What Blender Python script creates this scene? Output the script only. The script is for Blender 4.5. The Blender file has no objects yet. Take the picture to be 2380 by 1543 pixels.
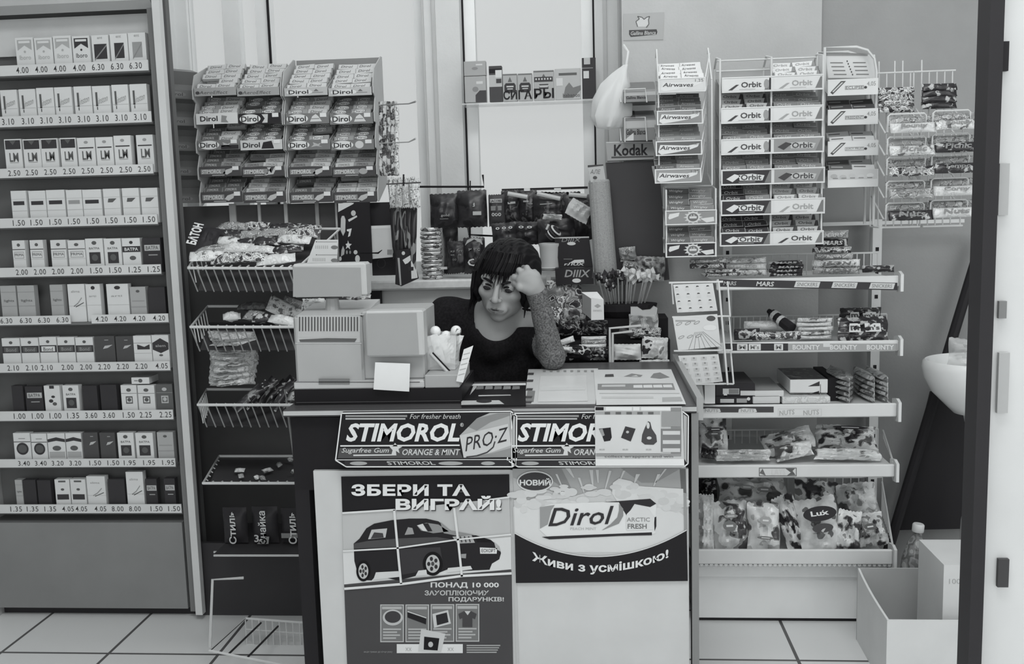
import bpy, bmesh, math, random
import numpy as np
from mathutils import Vector, Matrix
PI = math.pi
sc = bpy.context.scene
COL = sc.collection
# ---------------------------------------------------------------- camera
FPX, PX, PY, CAMH = 2250.0, 1190.0, 765.0, 1.27
YAW, PITCH, ROLL = map(math.radians, (4.7, 7.3, 1.6))
FW = np.array([-math.sin(YAW)*math.cos(PITCH), math.cos(YAW)*math.cos(PITCH), -math.sin(PITCH)])
_r = np.array([math.cos(YAW), math.sin(YAW), 0.0]); _u = np.cross(_r, FW)
RT = math.cos(ROLL)*_r - math.sin(ROLL)*_u
UP = math.sin(ROLL)*_r + math.cos(ROLL)*_u
EYE = np.array([0, 0, CAMH])
cam = bpy.data.cameras.new('camera'); co = bpy.data.objects.new('camera', cam); COL.objects.link(co)
cam.sensor_width = 36.0; cam.lens = FPX/2380*36.0; cam.clip_start = 0.05
cam.shift_y = -(1543/2-PY)/2380
co.matrix_world = Matrix(((RT[0], UP[0], -FW[0], EYE[0]), (RT[1], UP[1], -FW[1], EYE[1]), (RT[2], UP[2], -FW[2], EYE[2]), (0, 0, 0, 1)))
sc.camera = co
# ---------------------------------------------------------------- world, lamps, exposure
w = bpy.data.worlds.new('daylight'); sc.world = w; w.use_nodes = True
w.node_tree.nodes['Background'].inputs[0].default_value = (0.97, 1.0, 1.0, 1); w.node_tree.nodes['Background'].inputs[1].default_value = 0.62
def area(name, loc, rot, sx, sy, power):
    l = bpy.data.lights.new(name, 'AREA'); l.shape = 'RECTANGLE'; l.size = sx; l.size_y = sy; l.energy = power; l.color = (0.99, 1, 1)
    o = bpy.data.objects.new(name, l); COL.objects.link(o); o.location = loc; o.rotation_euler = [math.radians(a) for a in rot]
area('ceiling_lamp', (-0.1, 0.9, 2.93), (14, 0, 0), 1.3, 1.0, 34)
area('ceiling_lamp', (0.9, 1.2, 2.93), (8, 0, 0), 0.9, 0.9, 12)
area('ceiling_lamp', (0.0, 2.75, 2.95), (0, 0, 0), 1.6, 0.35, 7)
area('front_fill_light', (0.2, -2.2, 1.6), (90, 0, 0), 3.2, 2.0, 33)  # added fill light behind the camera, no such opening is seen
area('door_daylight', (2.05, 1.25, 1.25), (84, 0, 43), 1.1, 2.0, 12)
vs = sc.view_settings; vs.view_transform = 'Standard'; vs.look = 'None'; vs.exposure = 0.0; vs.gamma = 1.0; vs.use_curve_mapping = False
# ---------------------------------------------------------------- pixel rays of the photograph -> points of the place
def ray(x, y): return FW + (x-PX)/FPX*RT - (y-PY)/FPX*UP
def atY(x, y, Y):
    d = ray(x, y); return EYE + d*(Y/d[1])
def atZ(x, y, Z):
    d = ray(x, y); return EYE + d*((Z-CAMH)/d[2])
# ---------------------------------------------------------------- materials
_M = {}
def lin(v):
    v /= 255.0; return v/12.92 if v <= .04045 else ((v+.055)/1.055)**2.4
def _base(name):
    m = bpy.data.materials.new(name); m.use_nodes = True
    return m, m.node_tree, m.node_tree.nodes['Principled BSDF']
def alb(v): return min(lin(v)/.62, .88)
def tint(a):
    k = max(0, .10-a)/.10
    return (a*(1+.04*k), a*(1-.02*k), a*(1+.10*k)) if a < .1 else (a*.985, a, a*1.0)
def G(v, rough=.55, metal=0.0, var=.04, scale=9.0, bump=0.0):
    """grey paint, board, plastic or cloth with a little mottling"""
    k = ('g', v, rough, metal, var, scale, bump)
    if k in _M: return _M[k]
    m, nt, p = _base('grey_%d' % v); a = alb(v)
    tc = nt.nodes.new('ShaderNodeTexCoord'); n = nt.nodes.new('ShaderNodeTexNoise'); n.inputs['Scale'].default_value = scale; n.inputs['Detail'].default_value = 5
    r = nt.nodes.new('ShaderNodeValToRGB'); r.color_ramp.elements[0].position = .3; r.color_ramp.elements[1].position = .7
    r.color_ramp.elements[0].color = (*tint(a*(1-var)), 1); r.color_ramp.elements[1].color = (*tint(min(a*(1+var), .9)), 1)
    nt.links.new(tc.outputs['Object'], n.inputs['Vector']); nt.links.new(n.outputs['Fac'], r.inputs[0]); nt.links.new(r.outputs[0], p.inputs['Base Color'])
    p.inputs['Roughness'].default_value = rough; p.inputs['Metallic'].default_value = metal
    p.inputs['Specular IOR Level'].default_value = .35 if v > 90 else .12
    if bump:
        b = nt.nodes.new('ShaderNodeBump'); b.inputs['Strength'].default_value = bump; b.inputs['Distance'].default_value = .004
        n2 = nt.nodes.new('ShaderNodeTexNoise'); n2.inputs['Scale'].default_value = scale*12; nt.links.new(tc.outputs['Object'], n2.inputs['Vector'])
        nt.links.new(n2.outputs['Fac'], b.inputs['Height']); nt.links.new(b.outputs[0], p.inputs['Normal'])
    _M[k] = m; return m
def PR(levels, scale=30.0, seed=0.0, rough=.3, stretch=(1, 1, 1), detail=2.0, tex='noise'):
    """printed wrapper: blotches of a few flat tones, different on every object"""
    k = ('p', tuple(levels), scale, seed, rough, stretch, detail, tex)
    if k in _M: return _M[k]
    m, nt, p = _base('printed_wrapper')
    tc = nt.nodes.new('ShaderNodeTexCoord'); mp = nt.nodes.new('ShaderNodeMapping'); mp.inputs['Scale'].default_value = stretch
    oi = nt.nodes.new('ShaderNodeObjectInfo'); cb = nt.nodes.new('ShaderNodeVectorMath'); cb.operation = 'MULTIPLY'
    cmb = nt.nodes.new('ShaderNodeCombineXYZ')
    for i in range(3): nt.links.new(oi.outputs['Random'], cmb.inputs[i])
    nt.links.new(cmb.outputs[0], cb.inputs[0]); cb.inputs[1].default_value = (17, 31, 23)
    ad = nt.nodes.new('ShaderNodeVectorMath'); ad.operation = 'ADD'; nt.links.new(mp.outputs[0], ad.inputs[0]); nt.links.new(cb.outputs[0], ad.inputs[1])
    ad2 = nt.nodes.new('ShaderNodeVectorMath'); ad2.operation = 'ADD'; nt.links.new(ad.outputs[0], ad2.inputs[0]); ad2.inputs[1].default_value = (seed, seed*.7, seed*1.3)
    nt.links.new(tc.outputs['Object'], mp.inputs[0])
    if tex == 'noise':
        n = nt.nodes.new('ShaderNodeTexNoise'); n.inputs['Detail'].default_value = detail; out = n.outputs['Fac']
    else:
        n = nt.nodes.new('ShaderNodeTexVoronoi'); out = n.outputs['Color']
    n.inputs['Scale'].default_value = scale
    nt.links.new(ad2.outputs[0], n.inputs['Vector'])
    r = nt.nodes.new('ShaderNodeValToRGB'); cr = r.color_ramp; cr.interpolation = 'CONSTANT'
    N = len(levels); lo, hi = (.36, .64) if tex == 'noise' else (.0, 1.0)
    while len(cr.elements) < N: cr.elements.new(.5)
    for i, v in enumerate(levels):
        cr.elements[i].position = 0 if i == 0 else lo+(hi-lo)*i/N
        cr.elements[i].color = (*tint(alb(v)), 1)
    nt.links.new(out, r.inputs[0]); nt.links.new(r.outputs[0], p.inputs['Base Color'])
    p.inputs['Roughness'].default_value = rough
    _M[k] = m; return m
def GLASS(name='clear', tr=.93, rough=.03, v=235):
    k = ('glass', name)
    if k in _M: return _M[k]
    m, nt, p = _base(name+'_glass')
    t = nt.nodes.new('ShaderNodeBsdfTransparent'); mx = nt.nodes.new('ShaderNodeMixShader'); mx.inputs[0].default_value = tr
    p.inputs['Roughness'].default_value = rough; p.inputs['Base Color'].default_value = (*tint(alb(v)), 1)
    nt.links.new(p.outputs[0], mx.inputs[1]); nt.links.new(t.outputs[0], mx.inputs[2]); nt.links.new(mx.outputs[0], nt.nodes['Material Output'].inputs[0])
    _M[k] = m; return m
# ---------------------------------------------------------------- writing
_T = {}
def text2d(s, bold=0.0, shear=0.0, space=1.0):
    k = (s, bold, shear, space)
    if k in _T: return _T[k]
    c = bpy.data.curves.new('writing', 'FONT'); c.body = s; c.offset = bold; c.shear = shear; c.resolution_u = 2; c.fill_mode = 'FRONT'; c.space_character = space
    o = bpy.data.objects.new('writing', c); COL.objects.link(o)
    dg = bpy.context.evaluated_depsgraph_get(); dg.update()
    me = bpy.data.meshes.new_from_object(o.evaluated_get(dg))
    v = np.array([q.co[:2] for q in me.vertices]) if len(me.vertices) else np.zeros((1, 2)); f = [tuple(p.vertices) for p in me.polygons]
    bpy.data.objects.remove(o); bpy.data.curves.remove(c); bpy.data.meshes.remove(me)
    lo, hi = v.min(0), v.max(0); sz = np.maximum(hi-lo, 1e-6)
    _T[k] = ((v-lo)/sz, f, sz[0]/sz[1]); return _T[k]
# ---------------------------------------------------------------- mesh builder
BOXF = [(0, 3, 2, 1), (4, 5, 6, 7), (0, 1, 5, 4), (1, 2, 6, 5), (2, 3, 7, 6), (3, 0, 4, 7)]
class MB:
    def __init__(s): s.v = []; s.f = []; s.m = []; s.mats = []; s.n = 0
    def mi(s, m):
        if m not in s.mats: s.mats.append(m)
        return s.mats.index(m)
    def add(s, v, f, m):
        v = np.asarray(v, float).reshape(-1, 3); i = s.mi(m)
        s.v.append(v); s.f += [tuple(a+s.n for a in q) for q in f]; s.m += [i]*len(f); s.n += len(v); return s
    def box(s, x0, x1, y0, y1, z0, z1, m, R=None, o=None, bev=0):
        v = np.array([(x0, y0, z0), (x1, y0, z0), (x1, y1, z0), (x0, y1, z0), (x0, y0, z1), (x1, y0, z1), (x1, y1, z1), (x0, y1, z1)], float)
        if bev:
            c = (v[0]+v[6])/2; h = (v[6]-v[0])/2; pts = []
            for a in v:
                sg = np.sign(a-c)
                for i in range(3):
                    d = h-bev; d = d.copy(); d[i] = h[i]; pts.append(c+sg*d)
            return s.hull(pts, m, R, o)
        if R is not None: v = v@np.array(R).T
        if o is not None: v = v+np.array(o)
        return s.add(v, BOXF, m)
    def hull(s, pts, m, R=None, o=None):
        bm = bmesh.new()
        for p in pts: bm.verts.new(p)
        g = bmesh.ops.convex_hull(bm, input=bm.verts)
        bmesh.ops.delete(bm, geom=[e for e in set(g['geom_interior']+g['geom_unused']) if isinstance(e, bmesh.types.BMVert)], context='VERTS')
        bmesh.ops.dissolve_limit(bm, angle_limit=.02, verts=bm.verts, edges=bm.edges)
        bm.verts.ensure_lookup_table(); bm.verts.index_update()
        v = np.array([a.co[:] for a in bm.verts]); f = [tuple(a.index for a in q.verts) for q in bm.faces]; bm.free()
        if R is not None: v = v@np.array(R).T
        if o is not None: v = v+np.array(o)
        return s.add(v, f, m)
    def quad(s, a, b, c, d, m): return s.add([a, b, c, d], [(0, 1, 2, 3)], m)
    def tube(s, pts, r, m, n=6, closed=False, caps=True):
        P = [np.array(p, float) for p in pts]; N = len(P); rr = r if hasattr(r, '__len__') else [r]*N
        vs_ = []; prev = None
        for i, p in enumerate(P):
            a = P[(i-1) % N] if (i or closed) else p; b = P[(i+1) % N] if (i < N-1 or closed) else p
            t = b-a; t = t/(np.linalg.norm(t)+1e-12)
            if prev is None:
                q = np.array([0, 0, 1.0]) if abs(t[2]) < .9 else np.array([1.0, 0, 0])
            else: q = prev
            x = q-t*(q@t); x /= np.linalg.norm(x)+1e-12; y = np.cross(t, x); prev = x
            for k in range(n): vs_.append(p+rr[i]*(math.cos(2*PI*k/n)*x+math.sin(2*PI*k/n)*y))
        f = []
        for i in range(N if closed else N-1):
            j = (i+1) % N
            for k in range(n): f.append((i*n+k, i*n+(k+1) % n, j*n+(k+1) % n, j*n+k))
        if caps and not closed: f += [tuple(range(n))[::-1], tuple((N-1)*n+k for k in range(n))]
        return s.add(vs_, f, m)
    def lathe(s, prof, c, m, n=24, sx=1, sy=1, R=None):
        v = []; f = []
        for r, z in prof:
            for k in range(n): v.append((r*sx*math.cos(2*PI*k/n), r*sy*math.sin(2*PI*k/n), z))
        for i in range(len(prof)-1):
            for k in range(n): f.append((i*n+k, i*n+(k+1) % n, (i+1)*n+(k+1) % n, (i+1)*n+k))
        f += [tuple(range(n))[::-1], tuple((len(prof)-1)*n+k for k in range(n))]
        v = np.array(v)
        if R is not None: v = v@np.array(R).T
        return s.add(v+np.array(c), f, m)
    def ball(s, c, r, m, n=12, sc3=(1, 1, 1), R=None):
        return s.lathe([(max(math.sin(PI*i/n), .001)*r*1.0, -math.cos(PI*i/n)*r*sc3[2]) for i in range(n+1)], c, m, 2*n, sc3[0], sc3[1], R)
    def prism(s, poly, O, U, V, D, m):
        """polygon (u,v) in the frame O,U,V pushed by the vector D"""
        O, U, V, D = (np.array(a, float) for a in (O, U, V, D)); n = len(poly)
        a = [O+U*p[0]+V*p[1] for p in poly]; b = [p+D for p in a]
        return s.add(a+b, [tuple(range(n)), tuple(range(n, 2*n))[::-1]]+[(i, n+i, n+(i+1) % n, (i+1) % n) for i in range(n)], m)
    def pillow(s, w_, h, t, m, seed=0, O=(0, 0, 0), R=None, nu=14, nv=18, crump=.25, seal=.08, jag=0):
        """a filled sealed wrapper, w_ wide, h long, t thick, lying in local XZ with its belly along Y"""
        rn = random.Random(seed); ph = [rn.uniform(0, 6.28) for _ in range(10)]; fr = [rn.uniform(2, 7) for _ in range(8)]
        v = []; f = []
        for sd in (-1, 1):
            for j in range(nv+1):
                y = -1+2*j/nv
                for i in range(nu+1):
                    x = -1+2*i/nu
                    e = max(0.0, 1-abs(y)/(1-seal)) ; prof = (1-min(1, abs(y)/(1-seal))**3.0)*(1-abs(x)**2.6)
                    prof = max(prof, 0.0)
                    cr = crump*(math.sin(fr[0]*x+fr[1]*y+ph[0])*math.sin(fr[2]*y-fr[3]*x+ph[1])+.6*math.sin(2.1*fr[4]*x+ph[2]+1.7*fr[5]*y)*math.sin(2.3*fr[6]*y+ph[3]))
                    yy = sd*(t/2*prof*(1+cr)+.0006)+crump*.08*t*math.sin(fr[7]*x+ph[4])*(abs(y) > 1-seal)
                    xw = x*w_/2*(1-.10*prof*(1-abs(y)))+crump*.04*w_*math.sin(3*y+ph[5])
                    zz = y*h/2+(jag*h*.012*((i % 2)*2-1) if abs(y) == 1 else 0)+crump*.03*h*math.sin(2.5*x+ph[6])
                    v.append((xw, yy, zz))
        A = (nu+1)*(nv+1)
        for sd in (0, 1):
            for j in range(nv):
                for i in range(nu):
                    q = [j*(nu+1)+i, j*(nu+1)+i+1, (j+1)*(nu+1)+i+1, (j+1)*(nu+1)+i]
                    q = [a+sd*A for a in q]; f.append(tuple(q) if sd == 0 else tuple(q[::-1]))
        bd = [i for i in range(nu+1)]+[(j+1)*(nu+1)+nu for j in range(nv)]+[nv*(nu+1)+nu-1-i for i in range(nu)]+[(nv-1-j)*(nu+1) for j in range(nv-1)]
        for k in range(len(bd)):
            a, b = bd[k], bd[(k+1) % len(bd)]; f.append((b, a, a+A, b+A))
        v = np.array(v)
        if R is not None: v = v@np.array(R).T
        return s.add(v+np.array(O), f, m)
class Pan:
    """a flat face to print on: O lower corner, U along, V up; rect gives the photograph's numbers for the face"""
    def __init__(s, mb, O, U, V, rect=(0, 0, 1, 1), eps=.0004):
        s.mb, s.O, s.U, s.V = mb, np.array(O, float), np.array(U, float), np.array(V, float); s.r = rect; n = np.cross(s.U, s.V); s.N = n/np.linalg.norm(n)*eps
    def pt(s, x, y, l=1):
        a, b, c, d = s.r; return s.O+s.U*(x-a)/(c-a)+s.V*(d-y)/(d-b)+s.N*l
    def poly(s, pts, m, l=1): s.mb.add([s.pt(x, y, l) for x, y in pts], [tuple(range(len(pts)))[::1]], m); return s
    def rect(s, x0, y0, x1, y1, m, l=1): return s.poly([(x0, y1), (x1, y1), (x1, y0), (x0, y0)], m, l)
    def frame(s, x0, y0, x1, y1, wx, wy, m, l=1):
        s.rect(x0, y0, x1, y0+wy, m, l); s.rect(x0, y1-wy, x1, y1, m, l); s.rect(x0, y0+wy, x0+wx, y1-wy, m, l); return s.rect(x1-wx, y0+wy, x1, y1-wy, m, l)
    def ell(s, x, y, rx, ry, m, l=1, n=28, a0=0, a1=360, rot=0):
        k = n if a1-a0 >= 360 else n+1; c_, s_ = math.cos(math.radians(rot)), math.sin(math.radians(rot)); P = []
        for i in range(k):
            t = math.radians(a0+(a1-a0)*i/n); u, v = rx*math.cos(t), -ry*math.sin(t); P.append((x+u*c_-v*s_, y+u*s_+v*c_))
        return s.poly(P, m, l)
    def line(s, pts, wd, m, l=1):
        for (x0, y0), (x1, y1) in zip(pts, pts[1:]):
            dx, dy = x1-x0, y1-y0; L = math.hypot(dx, dy) or 1; nx, ny = -dy/L*wd/2, dx/L*wd/2
            s.poly([(x0+nx, y0+ny), (x1+nx, y1+ny), (x1-nx, y1-ny), (x0-nx, y0-ny)], m, l)
        return s
    def text(s, t, x0, y0, x1, y1, m, l=2, bold=0.0, shear=0.0, skew=0.0, warp=None, space=1.0):
        v, f, asp = text2d(t, bold, shear, space); P = []
        for a, b in v:
            x, y = x0+a*(x1-x0), y1-b*(y1-y0)+skew*(a-.5)
            if warp: x, y = warp(x, y)
            P.append(s.pt(x, y, l))
        s.mb.add(P, f, m); return s
def tag(o, label=None, cat=None, group=None, kind=None):
    if label: o['label'] = label
    if cat: o['category'] = cat
    if group: o['group'] = group
    if kind: o['kind'] = kind
    return o
def thing(name, loc, label, cat, group=None, rz=0):
    o = bpy.data.objects.new(name, None); o.empty_display_size = .05; COL.objects.link(o); o.location = loc; o.rotation_euler.z = rz
    return tag(o, label, cat, group)
def fin(mb, name, parent=None, label=None, cat=None, group=None, kind=None, smooth=0, loc=None, local=False):
    """link the builder's shapes as one mesh object; its origin is its base, or its parent's origin"""
    v = np.concatenate(mb.v)
    if loc is None:
        if parent is not None: loc = np.zeros(3) if local else np.array(parent.location)
        else:
            lo, hi = v.min(0), v.max(0); loc = np.array([(lo[0]+hi[0])/2, (lo[1]+hi[1])/2, lo[2]])
    me = bpy.data.meshes.new(name); me.from_pydata((v-np.array(loc)).tolist(), [], mb.f)
    for m in mb.mats: me.materials.append(m)
    me.polygons.foreach_set('material_index', mb.m)
    if smooth:
        me.polygons.foreach_set('use_smooth', [True]*len(me.polygons)); me.set_sharp_from_angle(angle=math.radians(smooth))
    me.update(); o = bpy.data.objects.new(name, me); COL.objects.link(o)
    if parent is not None: o.parent = parent
    else: o.location = loc
    return tag(o, label, cat, group, kind)
def dup(o, loc=None, rot=None, label=None, group=None):
    c = o.copy(); COL.objects.link(c)
    if loc is not None: c.location = loc
    if rot is not None: c.rotation_euler = rot
    if label: c['label'] = label
    if group: c['group'] = group
    for ch in list(o.children):
        d = dup(ch); d.parent = c
    return c
class PanY:
    """prints on an upright face at depth Y, in the photograph's own numbers"""
    def __init__(s, mb, Y, f=None): s.mb, s.Y, s.q = mb, Y, f or (lambda x, y: (x, y))
    def pt(s, x, y, l=1): return atY(*s.q(x, y), s.Y-.0004*l)
class PanZ(PanY):
    def pt(s, x, y, l=1): return atZ(*s.q(x, y), s.Y+.0004*l)
for _k in ('poly', 'rect', 'frame', 'ell', 'line', 'text'): setattr(PanY, _k, getattr(Pan, _k))
def zoom(sx, ox, oy): return lambda x, y: (x/sx+ox, y/sx+oy)
def rectY(x0, y0, x1, y1, Y):
    """x0,x1,z0,z1 in the place for a photographed rectangle standing at depth Y"""
    xm, ym = (x0+x1)/2, (y0+y1)/2
    return atY(x0, ym, Y)[0], atY(x1, ym, Y)[0], atY(xm, y1, Y)[2], atY(xm, y0, Y)[2]
def front(mb, x0, y0, x1, y1, Y, d, m, bev=0):
    a, b, c, e = rectY(x0, y0, x1, y1, Y); mb.box(a, b, Y, Y+d, c, e, m, bev=bev)
    return Pan(mb, (a, Y, c), (b-a, 0, 0), (0, 0, e-c), (x0, y0, x1, y1))
def rotm(x=0, y=0, z=0):
    return np.array((Matrix.Rotation(math.radians(z), 3, 'Z')@Matrix.Rotation(math.radians(y), 3, 'Y')@Matrix.Rotation(math.radians(x), 3, 'X')))
ORD = ['first', 'second', 'third', 'fourth', 'fifth', 'sixth', 'seventh', 'eighth', 'ninth', 'tenth', 'eleventh', 'twelfth', 'thirteenth', 'fourteenth']
# ================================================================ the room
YW, YR, YC, YG = 3.42, 3.2, 2.85, 2.78     # window wall, pier behind the right shelves, cigarette cabinet front, shelf fronts
YK = 2.2                                   # counter front
def struct(mb, name): return fin(mb, name, kind='structure')
b = MB()
m, nt, p = _base('floor_tiles'); bt = nt.nodes.new('ShaderNodeTexBrick'); tc = nt.nodes.new('ShaderNodeTexCoord')
bt.offset = 0; bt.inputs['Scale'].default_value = 1; bt.inputs['Brick Width'].default_value = .33; bt.inputs['Row Height'].default_value = .33; bt.inputs['Mortar Size'].default_value = .005
bt.inputs['Color1'].default_value = (*tint(alb(188)), 1); bt.inputs['Color2'].default_value = (*tint(alb(180)), 1); bt.inputs['Mortar'].default_value = (*tint(alb(70)), 1)
mp = nt.nodes.new('ShaderNodeMapping'); mp.inputs['Location'].default_value = (.105, .05, 0)
nt.links.new(tc.outputs['Object'], mp.inputs[0]); nt.links.new(mp.outputs[0], bt.inputs['Vector']); nt.links.new(bt.outputs['Color'], p.inputs['Base Color']); p.inputs['Roughness'].default_value = .45
b.box(-3.2, 3.2, -2.5, 3.7, -.1, 0, m); fo = fin(b, 'floor', kind='structure', loc=(0, 0, 0))
b = MB(); b.box(-3.2, 3.2, -2.5, 3.7, 3.0, 3.1, G(205)); struct(b, 'ceiling')
b = MB(); b.box(-3.2, -3.1, -2.5, 3.7, 0, 3.0, G(150)); struct(b, 'wall_left')
b = MB(); b.box(3.1, 3.2, -2.5, 3.7, 0, 3.0, G(150)); struct(b, 'wall_right')
wx = lambda px, y=200, Y=YW: atY(px, y, Y)[0]
SILL = 1.03
xa0, xa1, xb0, xb1 = wx(388, 60), wx(985, 100), wx(1073, 200), wx(1384, 200)
wallm = G(172, .8, bump=.15); ZT = 2.7
b = MB()
b.box(-3.1, 3.1, YW, YW+.25, 0, SILL-.03, wallm); b.box(-3.1, 3.1, YW, YW+.25, ZT, 3.0, wallm)
b.box(-3.1, xa0, YW, YW+.25, SILL-.03, ZT, G(240, .8)); b.box(xa1, xb0, YW, YW+.25, SILL-.03, ZT, wallm); b.box(xb1, 3.1, YW, YW+.25, SILL-.03, ZT, wallm)  # wall strip by the cabinet is whiter: window light put into its colour
struct(b, 'wall_back')
# the pier carrying the shelves, further into the room than the windows
xp = atY(1447, 200, YR)[0]; xq = atY(1910, 60, YR)[0]
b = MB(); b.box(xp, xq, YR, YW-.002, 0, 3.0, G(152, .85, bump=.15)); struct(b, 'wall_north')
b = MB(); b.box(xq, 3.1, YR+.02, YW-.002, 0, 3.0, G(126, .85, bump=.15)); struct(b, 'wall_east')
for i, (u0, u1) in enumerate(((xa0, xa1), (xb0, xb1))):
    t = bpy.data.objects.new('window_%d' % (i+1), None); COL.objects.link(t); t.location = ((u0+u1)/2, YW+.08, SILL); t['kind'] = 'structure'
    b = MB(); f = G(200, .5); g = .045
    for (q0, q1, z0, z1) in ((u0, u0+g, SILL, ZT), (u1-g, u1, SILL, ZT), (u0+g, u1-g, SILL, SILL+g), (u0+g, u1-g, ZT-g, ZT)): b.box(q0, q1, YW+.07, YW+.12, z0, z1, f)
    if i == 0: q = wx(611, 60); b.box(q-.05, q+.004, YW+.07, YW+.12, SILL+g, ZT-g, G(240))
    if i == 0: q = wx(520, 60); b.box(q-.03, q+.03, YW+.07, YW+.12, SILL+g, ZT-g, G(226))
    dk = G(30)
    for q in ((wx(611, 60) if i == 0 else u0+g*.06), u1-g*.06): b.box(q-.0035, q+.0035, YW+.062, YW+.0705, SILL, ZT, dk)
    fin(b, 'window_frame', t)
    b = MB(); b.box(u0+g, u1-g, YW+.09, YW+.096, SILL+g, ZT-g, GLASS()); fin(b, 'pane', t)
# moulding strips of the window posts
b = MB()
for px, wd in ((1010, .012), (985, .006)):
    x = wx(px, 100); b.box(x-wd/2, x+wd/2, YW-.008, YW, SILL, ZT, G(150))
struct(b, 'trim_1')
b = MB()
for px in (1406, 1440): x = wx(px, 100); b.box(x-.006, x+.006, YW-.01, YW, SILL, ZT, G(150))
struct(b, 'trim_2')
b = MB(); xs0, xs1 = atY(700, 650, 3.2)[0], atY(1440, 650, 3.2)[0]
b.box(xs0, xp-.001, 3.19, YW+.07, SILL-.032, SILL, G(176, .5, scale=60, var=.08), bev=.006); struct(b, 'trim_3')
# lower wall under the sill, set forward
b = MB(); b.box(xs0, xp-.001, 3.24, YW-.002, 0, SILL-.034, G(168, .8)); struct(b, 'wall_south')
# near door post and the pale door leaf beyond it, close to the camera
Yd = 1.3; xd0, xd1 = atY(2277, 760, Yd)[0], atY(2309, 760, Yd)[0]
b = MB(); b.box(xd0, xd1, Yd, Yd+.04, 0, 2.6, G(44, .5)); struct(b, 'door_1_frame')
b = MB(); b.box(xd1+.002, xd1+.55, Yd+.02, Yd+.045, 0, 2.6, G(182, .7))
for (x0, y0, x1, y1, v) in ((2320, 96, 2345, 165, 40), (2322, 380, 2345, 500, 150), (2322, 700, 2340, 740, 110), (2320, 820, 2345, 960, 150), (2320, 1300, 2345, 1365, 60)):
    front(b, x0, y0, x1, y1, Yd+.012, .006, G(v))
struct(b, 'door_1')
# ================================================================ cigarette cabinet
cx0, cx1 = atY(-60, 800, YC)[0], atY(443, 1300, YC)[0]
cab = thing('cigarette_cabinet', ((cx0+cx1)/2, YC, 0), 'tall metal-framed cigarette cabinet with price rails, beside the window', 'display cabinet')
DK = G(90, .6, var=.05)  # cabinet dark lifted: reflected haze put into its grey
zb = atY(300, 1212, YC)[2]; zc = atY(200, 60, YC)[2]
b = MB(); b.box(cx0, cx1+.005, YC+.07, YC+.12, 0.03, 2.25, DK); fin(b, 'body', cab)
b = MB(); b.box(cx0, atY(432, 1300, YC)[0], YC-.01, YC+.07, .03, zb, G(106, .45, var=.08, scale=4)); b.box(cx0, cx1, YC+.02, YC+.08, 0, .03, G(40)); fin(b, 'base_panel', cab)
b = MB(); b.box(cx0-.02, cx0-.001, YC-.02, YC+.12, 0, 2.25, G(150, .4)); fin(b, 'side_panel', cab)
b = MB(); xr = atY(366, 100, YC)[0]
for (q0, q1, y0, y1, v) in ((0, .006, YC-.02, YC+.06, 60), (.006, .028, YC-.035, YC-.01, 168), (-.022, 0, YC-.008, YC+.07, 96)):
    b.box(xr+q0, xr+q1, y0, y1, .02, 2.25, G(v, .4))
fin(b, 'metal_post', cab)
b = MB(); zt = atY(200, 28, YC)[2]
b.prism([(0, 0), (0, .55), (-.03, .55), (-.03, .02)], (cx0, YC-.005, zt), (0, 1, 0), (0, 0, 1), (xr-cx0, 0, 0), G(150, .4)); fin(b, 'canopy', cab)
b = MB(); b.box(cx0, xr-.02, YC+.055, YC+.07, zc-.07, zt, G(176, .5)); fin(b, 'header_panel', cab)
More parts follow.
